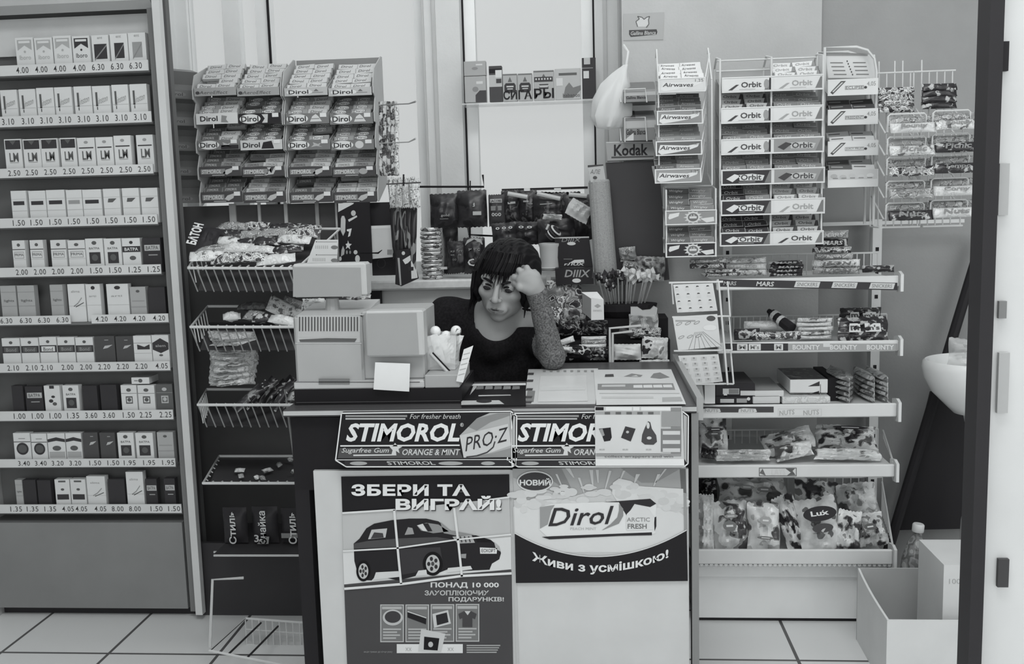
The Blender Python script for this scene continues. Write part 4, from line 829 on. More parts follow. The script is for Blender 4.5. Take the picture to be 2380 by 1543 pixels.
bag(zb(1130, 830, 1340, 1055), YG+.10, .068, CH2, 'spotted bag leaning on the side fence', group=g, fl=SZ[4]-.05+.077*.10, rot=(-22, -9, 0), seed=18)
for nm, prs in (('upright bag with two', ((.1, .72, .8, .16, 50), (.15, .55, .6, .12, 70))), ('white bag with a grey ring', ((.12, .3, .5, .3, 96), (.2, .68, .5, .12, 120))), ('creased white bag', ((.2, .55, .5, .25, 130), (.1, .1, .7, .1, 90))), ('plump snack bag', ((.1, .72, .8, .2, 44),)), ('spotted bag leaning', ((.15, .45, .5, .3, 80),)), ('wide bag lying', ((.2, .4, .3, .2, 120), (.55, .3, .3, .25, 100)))):
    o = [q for q in bpy.data.objects if q.name.startswith('snack_bag') and q['label'].startswith(nm)][0]; W_2 = max(v.co.x for v in o.data.vertices); H_2 = max(v.co.z for v in o.data.vertices); T_2 = -min(v.co.y for v in o.data.vertices)
    b = MB(); P = Pan(b, (-W_2*.7, -T_2-.001, -H_2*.62), (W_2*1.4, 0, 0), (0, 0, H_2*1.24))
    for (u, v_, w_, h_, c) in prs:
        P.ell(u+w_/2, 1-v_-h_/2, w_/2, h_/2, G(c, .25), 1); P.rect(u+w_*.25, 1-v_-h_*.6, u+w_*.75, 1-v_-h_*.4, G(176), 2)
    fin(b, 'printed_patch', o, local=True)
# ---------------------------------------------------------------- wide gum rack of six tiers
YO = YG-.02
O1 = (G(150, .3), 'Orbit', G(60), 'tip'); O2 = (G(172, .3), 'Orbit', G(110), 'tip'); O3 = (G(52, .3), 'Orbit', G(160), 'line'); O4 = (G(110, .3), 'Orbit', G(168), 'line')
tiers = [(1678, 1914, 192, 226, 'w', 'w'), (1676, 1914, 247, 284, 'w', 'w'), (1676, 1915, 320, 357, 'w', 'g'), (1676, 1917, 391, 428, 'd', 'g'), (1675, 1917, 462, 499, 'd', 'w'), (1673, 1914, 538, 570, 'd', 'w')]
tiers[0] = (1678, 1914, 176, 212, 'w', 'w')
xa, xb = kx(1676, 340, YO), kx(1915, 340, YO)
rack = thing('gum_rack', ((xa+xb)/2, YO, zY(572, YO, 1795)), 'wide white six-tier wire gum rack above the top shelf', 'gum rack')
b = MB()
for x in (xa, (xa+xb)/2, xb): b.tube([(x, YO+.02, zY(570, YO, 1795)), (x, YO+.02, zY(130, YO, 1795)), (x, YO+.10, zY(118, YO, 1795)), (x, YO+.14, zY(140, YO, 1795)), (x, YO+.14, zY(560, YO, 1795))], .003, WIRE, 6)
for y in (125, 150): b.tube([(xa, YO+.10, zY(y, YO, 1795)), (xb, YO+.10, zY(y, YO, 1795))], .0026, WIRE, 6)
b.box(xa, xb, YO+.141, YO+.144, zY(560, YO, 1795), zY(140, YO, 1795), G(150)); fin(b, 'frame', rack)
TN = ['top tier', 'second tier', 'third tier', 'fourth tier', 'fifth tier', 'lowest tier']
for i, (p0, p1, ya, yb, lk, rk) in enumerate(tiers):
    x0, x1, z0, z1 = rectY(p0, ya, p1, yb, YO); h = z1-z0; L = x1-x0
    b = MB(); b.box(x0, x1, YO, YO+.003, z0, z1, WIRE); P = Pan(b, (x0, YO, z0), (L, 0, 0), (0, 0, h))
    b.prism([(.003, .004), (.13, .05), (.13, .053), (.003, .007)], (x0, YO, z0), (0, 1, 0), (0, 0, 1), (L, 0, 0), G(120))
    for s, kd in ((0, lk), (.5, rk)):
        lite = kd == 'w'; bg, ink = (G(174), G(60 if s == 0 or i == 5 else 128)) if lite else (G(50 if kd == 'd' else 118), G(174 if kd == 'd' else 60))
        P.rect(s+.015, .1, s+.485, .9, bg, 1)
        P.poly([(s+.06, .85), (s+.14, .5), (s+.17, .5), (s+.10, .85)] if lite else [(s+.05, .6), (s+.13, .3), (s+.19, .42), (s+.11, .8)], ink, 2)
        if not lite: P.poly([(s+.17, .36), (s+.30, .3), (s+.42, .42), (s+.40, .74), (s+.18, .72)], G(172 if kd == 'd' else 150), 2)
        P.text('Orbit', s+.19, .34, s+.39, .7, (G(60) if not lite else ink), 3, bold=.02)
        P.poly([(s+.42, .88), (s+.47, .15), (s+.485, .15), (s+.485, .88)], G(96), 2)
        if lite and s == 0: P.ell(s+.44, .5, .025, .3, G(120), 3); P.rect(s+.468, .12, s+.482, .88, G(40), 3)
        P.rect(s+.17, .8, s+.33, .83, G(140), 3)
    P.frame(0, 0, 1, 1, .008, .07, G(178), 4)
    fin(b, 'tray', rack)
    for s, st in ((0, [[], [O1], [O4], [O4], [O3, O4], [O3]][i]), (.5, [[O2], [O4], [O4], [O4], [O2], [O1]][i])):
        if not st: continue
        fill_tray(x0+L*s+.006, x0+L*(s+.5)-.006, YO+.004, z1+.0, 2, 3, .030, .0165, st, 'gum pack in the %s of the wide gum rack, %s half' % (TN[i], 'window-side' if s == 0 else 'far'), 'gum packs in the %s, %s half' % (TN[i], 'window' if s == 0 else 'far'))
# ---------------------------------------------------------------- narrow angled rack of four tiers beside it
YA = YG-.02
xa, xb = kx(1527, 300, YA), kx(1640, 300, YA)
ra = thing('gum_rack', ((xa+xb)/2, YA, zY(430, YA, 1585)), 'narrow four-tier gum rack with clear side panels beside the wide rack', 'gum rack')
A1 = (G(168, .3), 'Airwaves', G(70), ''); A2 = (G(84, .3), 'Airwaves', G(150), 'line'); A3 = (G(120, .3), 'Airwaves', G(170), '')
for sx, xx in ((0, xa+.004), (1, xb+.016)):
    b = MB(); pts = []
    for (px, py) in ((1531, 395), (1531, 190), (1548, 105), (1558, 120), (1556, 400)) if sx == 0 else ((1640, 430), (1642, 185), (1664, 100), (1668, 112), (1668, 400)):
        q = atY(px, py, YA); pts.append(((1556-px if sx == 0 else 1668-px)*-.0036, q[2]))
    pts = [(p[0]+.10, p[1]) for p in pts]
    b.prism(pts, (xx, YA+.0, 0), (0, 1, 0), (0, 0, 1), (.003, 0, 0), GLASS('acrylic', .7, .1, 200))
    for a, c in zip(pts, pts[1:]+pts[:1]): b.tube([(xx+.0015, YA+a[0], a[1]), (xx+.0015, YA+c[0], c[1])], .0022, WIRE, 6)
    fin(b, 'side_panel', ra)
for i, (p0, p1, ya, yb, c) in enumerate(((1530, 1640, 181, 214, 168), (1527, 1634, 256, 289, 112), (1524, 1632, 327, 361, 84), (1522, 1630, 392, 425, 120))):
    x0, x1, z0, z1 = rectY(p0, ya, p1, yb, YA-.01); h = z1-z0; L = x1-x0; Yt_ = YA-.01
    b = MB(); b.box(x0, x1, Yt_, Yt_+.003, z0, z1, WIRE); b.prism([(.003, .002), (.13, .05), (.13, .053), (.003, .005)], (x0, Yt_, z0), (0, 1, 0), (0, 0, 1), (L, 0, 0), G(130))
    P = Pan(b, (x0, Yt_, z0), (L, 0, 0), (0, 0, h)); P.rect(.03, .08, .97, .92, G(c), 1)
    P.poly([(.05, .75), (.1, .25), (.7, .35), (.95, .2), (.9, .45), (.72, .65), (.3, .85), (.12, .92)], G(174), 2)
    P.text('Airwaves', .09, .34, .74, .62, G(60), 3, bold=.015, skew=.06, shear=.2); P.text('1,25', .78, .12, .95, .34, G(80), 3); P.frame(0, 0, 1, 1, .018, .06, G(180), 4)
    b.tube([(x1, Yt_+.002, z0+.002), (x1+.022, Yt_+.09, z0+.085)], .002, WIRE, 6); b.tube([(x1, Yt_+.002, z1), (x1+.022, Yt_+.09, z1+.075)], .002, WIRE, 6)
    fin(b, 'tray', ra)
    fill_tray(x0+.006, x1-.004, Yt_+.004, z1+.002, 2, 4, .026, .0135, [[A1], [A2], [A3], [A2, A3]][i], 'gum pack in the %s of the narrow gum rack' % TN[i], 'gum packs in the %s of the narrow rack' % TN[i], lean=42)
# two trays with a ring emblem hanging under it
W1 = (G(84, .3), 'Wrigley', G(172), ''); W2 = (G(96, .3), 'Wrigley', G(165), 'line')
rw = thing('gum_rack', (kx(1606, 540, YA), YA, zY(598, YA, 1606)), 'small two-tier gum rack with ring emblems under the narrow rack', 'gum rack')
b = MB(); 
for px in (1549, 1664): x = kx(px, 520, YA); b.tube([(x, YA+.004, zY(598, YA, 1606)), (x, YA+.004, zY(440, YA, 1606)), (x, YA+.08, zY(432, YA, 1606)), (x, YA+.09, zY(590, YA, 1606))], .0026, WIRE, 6)
b.tube([(kx(1549, 520, YA), YA+.08, zY(432, YA, 1606)), (kx(1664, 520, YA), YA+.08, zY(432, YA, 1606))], .0026, WIRE, 6); fin(b, 'wire_frame', rw)
for i, (p0, p1, ya, yb, c) in enumerate(((1546, 1666, 488, 522, 112), (1547, 1665, 564, 597, 44))):
    x0, x1, z0, z1 = rectY(p0, ya, p1, yb, YA-.012); h = z1-z0; L = x1-x0; Yt_ = YA-.012
    b = MB(); b.box(x0, x1, Yt_, Yt_+.003, z0, z1, WIRE); b.prism([(.003, .002), (.11, .05), (.11, .053), (.003, .005)], (x0, Yt_, z0), (0, 1, 0), (0, 0, 1), (L, 0, 0), G(100))
    P = Pan(b, (x0, Yt_, z0), (L, 0, 0), (0, 0, h)); P.rect(.03, .08, .97, .92, G(c), 1)
    P.poly([(.06, .5), (.08, .25), (.28, .15), (.26, .4), (.08, .62)], G(172), 2)
    for k in range(12): a = k*PI/6; P.poly([(.54+.13*math.cos(a-.2), .5-.36*math.sin(a-.2)), (.54+.19*math.cos(a), .5-.46*math.sin(a)), (.54+.13*math.cos(a+.2), .5-.36*math.sin(a+.2))], G(160), 2)
    P.ell(.54, .5, .13, .38, G(165), 3); P.ell(.54, .5, .10, .28, G(90), 4); P.rect(.47, .43, .61, .58, G(165), 5); P.text('15', .5, .3, .58, .42, G(170), 5)
    P.poly([(.68, .6), (.94, .5), (.95, .8), (.8, .88)], G(168), 2); P.frame(0, 0, 1, 1, .018, .06, G(180), 6); fin(b, 'tray', rw)
    fill_tray(x0+.008, x1-.008, Yt_+.004, z1+.003, 2, 4 if i == 0 else 3, .020, .0155, [W1, W2], 'gum pack in the %s tray of the ring-emblem rack' % ['upper', 'lower'][i], 'gum packs in the %s ring-emblem tray' % ['upper', 'lower'][i], lean=30)
# ---------------------------------------------------------------- white rounded rack of four tiers
YT = YG+.02
xa, xb = kx(1921, 280, YT), kx(2042, 280, YT)
rr_ = thing('gum_rack', ((xa+xb)/2, YT, zY(436, YT, 1980)), 'white four-tier gum rack with a rounded top, between two wire racks', 'gum rack')
b = MB(); zt_ = zY(104, YT, 1980); z0_ = zY(436, YT, 1980); zlow = zY(524, YT, 1980)
prof = [(xa, z0_), (xa, zt_), (xb-.055, zt_-.002), (xb-.025, zt_-.012), (xb-.006, zt_-.036), (xb, zt_-.07), (xb, zlow)]
b.tube([(x, YT+.03, z_) for x, z_ in prof], .004, WIRE, 6); b.tube([(x, YT+.12, z_) for x, z_ in prof], .004, WIRE, 6)
poly = [(x, z_) for x, z_ in prof[:-1]]+[(xb, z0_)]
b.prism(poly, (0, YT+.122, 0), (1, 0, 0), (0, 0, 1), (0, .003, 0), G(158)); fin(b, 'frame', rr_)
B1 = (G(60, .3), '', G(120), ''); B2 = (G(172, .3), '', G(80), ''); B3 = (G(84, .3), '', G(150), 'line')
for i, (ya, yb) in enumerate(((183, 221), (253, 290), (327, 362), (394, 435))):
    x0, x1, z0, z1 = rectY(1924, ya, 2041, yb, YT); h = z1-z0; L = x1-x0
    b = MB(); b.box(x0, x1, YT, YT+.003, z0, z1, G(176)); b.prism([(.003, .002), (.11, .05), (.11, .053), (.003, .005)], (x0, YT, z0), (0, 1, 0), (0, 0, 1), (L, 0, 0), G(140))
    P = Pan(b, (x0, YT, z0), (L, 0, 0), (0, 0, h))
    if i < 3:
        P.poly([(.05, .8), (.26, .12), (.36, .12), (.1, .92)], G(70), 1); P.poly([(.09, .74), (.27, .2), (.31, .2), (.11, .8)], G(160), 2)
        P.frame(.34, .42, .72, .66, .012, .04, G(130), 1); P.text(['ECLIPSE', 'FREEDENT', 'JUICY FRUIT'][i], .36, .46, .7, .62, G(90), 2); P.ell(.75, .55, .03, .08, G(60), 2); P.text('4,05', .78, .2, .95, .5, G(120), 2)
    else:
        P.rect(.02, .0, .98, .55, G(160), 1)
        for k in range(5): P.ell(.12+k*.18, .35+.06*(k % 2), .07, .12, G(140+8*k), 2); P.rect(.1+k*.17, .45, .2+k*.17, .5, G(110), 3)
    fin(b, 'tray', rr_)
    if i == 0:
        b = MB(); Pn = PanY(b, YT+.05, zoom(3.2146, 1900, 80)); q = [(80, 325), (450, 325), (430, 150), (60, 150)]; fr = [Pn.pt(*a, 0) for a in q]; b.add(fr+[p+np.array((0, .001, 0)) for p in fr], BOXF, G(172))
        Pn.rect(62, 140, 375, 160, G(120))
        for k in range(4): Pn.rect(95+k*9, 208+k*29, 190+k*9, 216+k*29, G(96)); Pn.rect(265+k*8, 207+k*29, 360+k*8, 215+k*29, G(96))
        for k in range(6): Pn.ell(222+k*8, 200+k*20, 5, 7, G(70))
        fin(b, 'header_card', rr_)
    else: fill_tray(x0+.006, x1-.006, YT+.004, z1+.002, 2, 2, .034, .016, [[B1], [B2], [B3, B2]][i-1], 'gum pack in the %s of the rounded white rack' % TN[i], 'gum packs in the %s of the rounded rack' % TN[i])
# ---------------------------------------------------------------- pair of wire peg racks with hanging bars
YP = YG+.0
for c, (p0, p1) in enumerate(((2048, 2142), (2150, 2242))):
    nm = ['nearer the rounded rack', 'nearer the dark door post'][c]
    xa, xb = kx(p0, 340, YP), kx(p1, 340, YP)
    rk = thing('bar_rack', ((xa+xb)/2, YP, zY(526, YP, 2150)), 'wire peg rack of sweet bars, %s' % nm, 'bar rack', 'pair of wire peg racks')
    b = MB(); zt_ = zY(163, YP+.06, 2150); zb_ = zY(526, YP, 2150)
    n = 5
    for k in range(n+1):
        x = xa+(xb-xa)*k/n; top = zt_+(.032 if k in ((1, 3, 4) if c == 0 else (1,)) else 0)
        b.tube([(x, YP+.09, zb_), (x-.006, YP+.09, top)], .0022, WIRE, 5)
    b.tube([(xa-.006, YP+.088, zt_), (xb+.002, YP+.088, zt_)], .0022, WIRE, 5); b.tube([(xa, YP+.0, zb_), (xb, YP+.0, zb_)], .003, WIRE, 5); b.tube([(xa, YP, zb_), (xa, YP+.09, zb_)], .0025, WIRE, 5); b.tube([(xb, YP, zb_), (xb, YP+.09, zb_)], .0025, WIRE, 5)
    b.tube([(xb-.006, YP-.0, zb_), (xb-.006, YP, zY(270, YP, 2150))], .0022, WIRE, 5)
    fin(b, 'wire_frame', rk)
    rowsP = [(263, 304), (316, 356), (363, 404), (419, 456), (470, 506)]
    if c: rowsP = [(a-4, b_-4) for a, b_ in rowsP]
    for i, (ya, yb) in enumerate(rowsP):
        zt1, zb1 = zY(ya, YP-.05, 2150), zY(yb, YP-.05, 2150); b = MB(); Yf = YP-.05
        b.tube([(xa+.002, YP+.09, zt1+.02), (xa+.002, Yf+.02, zb1-.002), (xa+.002, Yf, zb1), (xa+.002, Yf, zt1-.006), (xa+.008, Yf, zt1), (xb-.012, Yf, zt1), (xb-.006, Yf, zt1-.006), (xb-.006, Yf, zb1), (xb-.006, YP+.09, zt1+.02)], .0024, WIRE, 6)
        fin(b, 'wire_pocket', rk)
        mats = [[PAL, LT, MX, MID, DKW], [LT, DKW, DKW, PAL, PAL]][c]
        for k, (dy, z_) in enumerate(((-.012, zb1+.008), (.02, zb1+.028))):
            me = bar_mesh((xb-xa)*1.08, .028, .022, [mats[i], MID][k], ['Bounty', 'Picnic', 'Tempo', 'Corny', 'Nuts'][i] if k == 0 else '', G(110), k)
            put(me, 'sweet_bar', ((xa+xb)/2+.008, Yf+dy-.004, z_), (-20, 0, 0), '%s bar in the %s pocket of the peg rack %s' % (['front', 'rear'][k], ORD[i], nm), 'sweet bar', 'bars in the wire peg racks')
    for k in range(4):
        me = bar_mesh((xb-xa)*.9, .022, .018, [MX, DKW][c], '', None, k)
        put(me, 'sweet_bar', ((xa+xb)/2, YP+.055, zY((250 if c == 0 else 245)-k*14, YP+.05, 2150)), (-25, 0, 2), 'leaning bar %s up in the top of the peg rack %s' % (ORD[k], nm), 'sweet bar', 'bars in the wire peg racks')
# ---------------------------------------------------------------- wire stand of blister cards at the counter end
YB = YG-.06
xa, xb = kx(1562, 760, YB), kx(1672, 760, YB)
st = thing('card_rack', ((xa+xb)/2, YB, zY(893, YB, 1620)), 'white wire rack holding three blister cards beside the counter', 'card rack')
b = MB()
zt_, zb_ = zY(656, YB, 1620), zY(892, YB, 1620)
b.tube([(xa-.008, YB, zt_), (xb+.01, YB, zt_)], .003, WIRE); b.tube([(xb-.002, YB, zt_), (xb-.002+.022, YB-.02, zb_)], .003, WIRE); b.tube([(xa, YB, zt_), (xa+.004, YB, zt_-.06)], .0025, WIRE)
for k in range(3):
    a, c = zt_-(zt_-zb_)*k/3, zt_-(zt_-zb_)*(k+1)/3
    b.tube([(xb+.024+.004*k, YB+.01, a), (xb+.028+.005*k, YB-.01, c)], .0025, WIRE); b.tube([(xb, YB, c), (xb+.03+.004*k, YB-.01, c)], .0025, WIRE); b.tube([(xa+.004*k, YB-.006, c), (xb+.012, YB-.006, c)], .0025, WIRE)
fin(b, 'wire_frame', st)
z6 = zoom(3.857, 1540, 560)
for k, (q, nr, lab) in enumerate((([(132, 642), (492, 625), (450, 378), (95, 392)], 4, 'white card of dark-dotted lighters, uppermost in the wire card rack'), ([(140, 982), (520, 945), (490, 655), (90, 680)], 0, 'glossy white card with a drawn fan of sticks, middle of the rack'), ([(215, 1290), (540, 1260), (500, 1015), (140, 1030)], 5, 'white blister card of small squares, lowest in the wire rack'))):
    b = MB(); P = PanY(b, YB-.008, z6); fr = [P.pt(*a, 0) for a in q]; b.add(fr+[p+np.array((0, .004, 0)) for p in fr], BOXF, G(172, .25))
    Q = [np.array(a, float) for a in (q[3], q[2], q[1], q[0])]
    bil = lambda u, v: tuple((Q[0]*(1-u)+Q[1]*u)*(1-v)+(Q[3]*(1-u)+Q[2]*u)*v)
    if k == 0:
        for i in range(4):
            for j in range(4):
                x, y = bil(.08+.26*i, .10+.255*j); P.poly([(x-14, y+4), (x-9, y-7), (x+6, y-8), (x+15, y+1)], G(60)); P.rect(x-16, y+12, x+22, y+34, G(166))
    elif k == 1:
        for i in range(7): P.line([bil(.45+.03*i, .5), bil(.25+.13*i, 1)], 4, G(110))
        for i in range(3):
            for j in range(2): x, y = bil(.12+.2*i, .22+.4*j); P.ell(x, y, 30, 12, G(120), 1, rot=-25); P.ell(x, y, 22, 7, G(165), 2, rot=-25)
        x, y = bil(.85, .12); P.ell(x, y, 40, 24, G(70)); x, y = bil(.8, .4); P.ell(x, y, 60, 26, G(180), 2); P.rect(bil(.05, .1)[0], bil(.05, .1)[1], bil(.5, .1)[0], bil(.05, .1)[1]+14, G(130))
    else:
        for i in range(4):
            for j in range(5): x, y = bil(.12+.25*i, .12+.19*j); P.rect(x-26, y-12, x+26, y+18, G(158)); P.rect(x-8, y-12, x+8, y+2, G(118), 2)
    fin(b, 'blister_card', None, lab, 'blister card', 'cards in the wire card rack')
b = MB(); P = PanY(b, YB+.03, z6); q = [(265, 1450), (380, 1455), (355, 1295), (245, 1300)]; fr = [P.pt(*a, 0) for a in q]; b.add(fr+[p+np.array((0, .03, 0)) for p in fr], BOXF, G(150)); P.rect(285, 1330, 335, 1440, G(172))
for k in range(4): P.ell(305+4*k, 1345+26*k, 12, 8, G(120), 2)
fin(b, 'carton', None, 'small patterned carton standing below the blister cards', 'box')
b = MB(); x0, x1, z0, z1 = rectY(1638, 895, 1662, 938, YB+.04); b.box(x0, x1, YB+.04, YB+.14, z0, z1, G(178)); fin(b, 'carton', None, 'tall plain white carton between the patterned one and the black box', 'box')
# ================================================================ window-side gum rack with two units
YL = 3.05
D1_ = (G(164, .3), 'Dirol', G(80), ''); D2_ = (G(130, .3), 'Dirol', G(60), 'oval'); D3_ = (G(90, .3), 'Dirol', G(50), 'oval'); S1_ = (G(120, .3), 'STIMOROL', G(60), 'line'); S2_ = (G(78, .3), 'STIMOROL', G(165), ''); S3_ = (G(160, .3), 'STIMOROL', G(90), 'line')
colpx = [[(459, 557), (558, 657)], [(667, 768), (769, 870)]]
tz = [(203, 222), (263, 288), (325, 348), (387, 410), (446, 471)]
kinds = [['a', 'a', 'p', 'p'], ['q', 'k', 'o', 'o'], ['o', 'w', 'o', 'o'], ['s', 't', 's', 'u'], ['s', 's', 's', 's']]
packs = [[[D1_], [D1_], [D1_], [D1_]], [[D2_, D1_], [D3_], [D2_, D1_], [D3_, D2_]], [[S2_, D1_], [D3_], [D3_, D2_], [D2_, D3_]], [[S2_, S1_], [S1_, S3_], [S1_, S3_], [S3_, S1_]], [[S2_], [S3_, S1_], [S2_, S1_], [S3_]]]
def box_front(P, kd, i, j):
    R = P.rect
    if kd == 'a': R(0, 0, 1, 1, G(128), 1); P.text('AeroEffect', .12, .4, .8, .8, G(70), 2, shear=.2, skew=.06); P.ell(.08, .6, .05, .2, G(60), 2)
    elif kd == 'p': R(0, 0, 1, 1, G(146), 1); P.ell(.35, .55, .3, .4, G(172), 2); P.text('Dirol', .1, .28, .56, .78, G(40), 3, bold=.015); P.poly([(.68, .5), (.74, .2), (.8, .5)], G(90), 2); R(.65, .62, .9, .68, G(90), 2)
    elif kd == 'q': R(0, 0, 1, 1, G(170), 1); P.text('Dirol', .1, .24, .52, .74, G(36), 2, bold=.02); P.poly([(.62, .2), (.75, .3), (.72, .6), (.78, .9), (.6, .85)], G(110), 2)
    elif kd in 'kow':
        R(0, 0, 1, 1, {'k': G(36), 'o': G(94), 'w': G(160)}[kd], 1)
        if kd != 'w': P.ell(.27, .5, .25, .44, G(176), 2)
        P.text('Dirol', .06, .24, .47, .76, G(40), 3, bold=.02)
        if kd == 'w': P.poly([(.55, .25), (.75, .12), (.8, .9), (.5, .9)], G(36), 2)
        elif kd == 'k': P.poly([(.55, .1), (.7, .1), (.68, .9), (.55, .9), (.62, .5)], G(160), 2)
        elif i == 1: P.poly([(.56, .8), (.62, .3), (.7, .1), (.76, .3), (.84, .8)], G(168), 2); R(.6, .5, .78, .56, G(94), 3)
        elif j == 3: P.ell(.66, .5, .1, .38, G(160), 2)
        else: P.poly([(.55, .75), (.62, .5), (.6, .25), (.72, .45), (.8, .3), (.74, .6), (.82, .75), (.68, .65)], G(140), 2)
        if kd == 'o' and i == 2 and j == 0: R(.56, .55, .98, .95, G(40), 2)
    else:
        R(0, 0, 1, 1, G(60), 1); R(.03, .25, .56 if i == 4 else .62, .75, G(110), 2); P.text('STIMOROL', .06, .3, .53, .7, G(170), 3, bold=.02, shear=.15)
        if kd in 't': P.poly([(.6, .1), (.7, .1), (.62, .6), (.5, .9), (.75, .8), (.84, .1), (.78, .1), (.7, .7)], G(150), 2)
        elif kd == 'u': P.ell(.72, .5, .1, .3, G(130), 2)
        else: P.poly([(.56, .7), (.64, .35), (.82, .15), (.78, .6), (.66, .85)], G(150), 2)
        R(.3, .84, .6, .92, G(140), 2)
    if kd not in 'apq': P.poly([(.8, .02), (.95, .02), (.95, .4), (.8, .4)], G(178), 5)
UN = ['cabinet-side', 'window-side']
for u in (0, 1):
    xa, xb = kx(colpx[u][0][0], 337, YL), kx(colpx[u][1][1], 337, YL)
    rk = thing('gum_rack', ((xa+xb)/2, YL, zY(471, YL, 660)), 'two-column five-tier gum box rack, %s one of the pair under the window' % UN[u], 'gum rack')
    zt_, zb_ = zY(150 if u == 0 else 140, YL, 660), zY(474, YL, 660)
    for x in (xa-.004, xb+.004):
        b = MB(); b.prism([(0, zb_), (.012, zb_), (.15, zb_+.06), (.15, zt_+.02), (.13, zt_+.02)]+[p for i in range(5) for p in ((.02, zY(tz[i][1], YL, 660)+.075), (-.002, zY(tz[i][1], YL, 660)+.03), (-.002, zY(tz[i][1], YL, 660)-.002))], (x-.0015, YL, 0), (0, 1, 0), (0, 0, 1), (.003, 0, 0), G(150, .3)); fin(b, 'side_panel', rk)
    b = MB(); b.box(xa, xb, YL+.151, YL+.155, zb_+.05, zt_+.02, G(110)); fin(b, 'back_board', rk)
    for i in range(5):
        for j, (p0, p1) in enumerate(colpx[u]):
            _, _, z0, z1 = rectY(p0, tz[i][0], p1, tz[i][1], YL); x0, x1 = kx(p0, 337, YL), kx(p1, 337, YL); h = z1-z0; L = x1-x0; jj = u*2+j; kd = kinds[i][jj]
            b = MB(); m = G(140, .5)
            b.box(x0+.001, x1-.001, YL, YL+.002, z0, z1, m); b.prism([(.002, .003), (.135, .062), (.135, .064), (.002, .005)], (x0+.001, YL, z0), (0, 1, 0), (0, 0, 1), (L-.002, 0, 0), m)
            for x in (x0+.001, x1-.0025): b.prism([(.002, 0), (.135, .06), (.135, .088), (.002, h)], (x, YL, z0), (0, 1, 0), (0, 0, 1), (.0015, 0, 0), m)
            box_front(Pan(b, (x0+.001, YL, z0), (L-.002, 0, 0), (0, 0, h)), kd, i, jj)
            o = fin(b, 'gum_box', None, '%s open gum box, %s column of the %s rack, %s' % ({'a': 'grey', 'p': 'pale', 'q': 'white', 'k': 'black', 'o': 'grey oval-marked', 'w': 'white', 's': 'dark lettered', 't': 'dark curved-stripe', 'u': 'dark spotted'}[kd], ['first', 'second'][j], UN[u], TN[i].replace(' tier', ' row')), 'gum box', 'open gum boxes of the two window racks')
            fill_tray(x0+.008, x1-.008, YL+.005, z1+.003, 2, 5 if i == 0 else 4, .026, .0185 if i == 0 else .0150, packs[i][jj], 'gum pack in the %s box, %s column, of the %s rack' % (['top', 'second', 'third', 'fourth', 'lowest'][i], ['first', 'second'][j], UN[u]), 'gum packs, %s column of the %s rack, %s' % (['first', 'second'][j], UN[u], TN[i]), lean=34, skip=.12)
# rack turned away, next to the cabinet; its shade is put into the greys
rk = thing('gum_rack', tuple(atY(424, 470, 3.10)), 'dim grey gum rack turned sideways between the cigarette cabinet and the lit racks', 'gum rack')
o = np.array(rk.location); b = MB(); L = .19; zz_ = [zY(y, 3.10, 424)-o[2] for y in (472, 408, 350, 291, 228, 152)]
prof = []
for i in range(5): prof += [(0, zz_[i]), (0, zz_[i]+.028), (.035, zz_[i]+.05), (.02, zz_[i+1]-.012)]
b.prism([(.10, 0)]+prof+[(.06, zz_[5]), (.10, zz_[5])], (-L/2, 0, 0), (0, 1, 0), (0, 0, 1), (L, 0, 0), G(100, .4)); 
for i in range(5): Pn = Pan(b, (-L/2, -.0002, zz_[i]+.001), (L, 0, 0), (0, 0, .026)); Pn.rect(0, 0, 1, 1, G(100+8*(i == 3))); Pn.ell(.5, .5, .2, .34, G(112), 2); Pn.text('Dirol', .36, .3, .64, .7, G(60), 3)
fin(b, 'body', rk, local=True); rk.rotation_euler.z = math.radians(50)
# ================================================================ tall basket rack against a dark backing board
YB2 = 2.72
bx0, bx1 = kx(395, 800, 3.06), kx(880, 560, 3.06)
br = thing('basket_rack', ((bx0+bx1)/2, YB2, 0), 'dark basket rack with tilted white wire baskets beside the cash register', 'basket rack')
b = MB(); DB = G(66, .5)
b.box(kx(428, 700, 3.1), kx(792, 500, 3.1), 3.12, 3.135, .02, zY(474, 3.1, 650), DB); fin(b, 'back_board', br)
b = MB(); b.box(kx(450, 1300, 2.86), kx(740, 1300, 2.86), 2.86, 2.875, 0, zY(1262, 2.86, 600), G(50, .5)); fin(b, 'lower_panel', br)
b = MB()
for px, wd, v in ((538, .022, 140), (600, .009, 150), (662, .011, 150), (735, .012, 130), (783, .016, 160)):
    x = kx(px, 505, 3.1); b.box(x-wd/2, x+wd/2, 3.112, 3.12, zY(640, 3.1, 650), zY(470, 3.1, 650), G(v))
fin(b, 'upright_slats', br)
b = MB(); b.tube([atY(662, 905, YB2-.03), atY(676, 1010, YB2-.03), atY(692, 1125, YB2-.03)], .0035, G(96), 6); fin(b, 'support_rod', br)
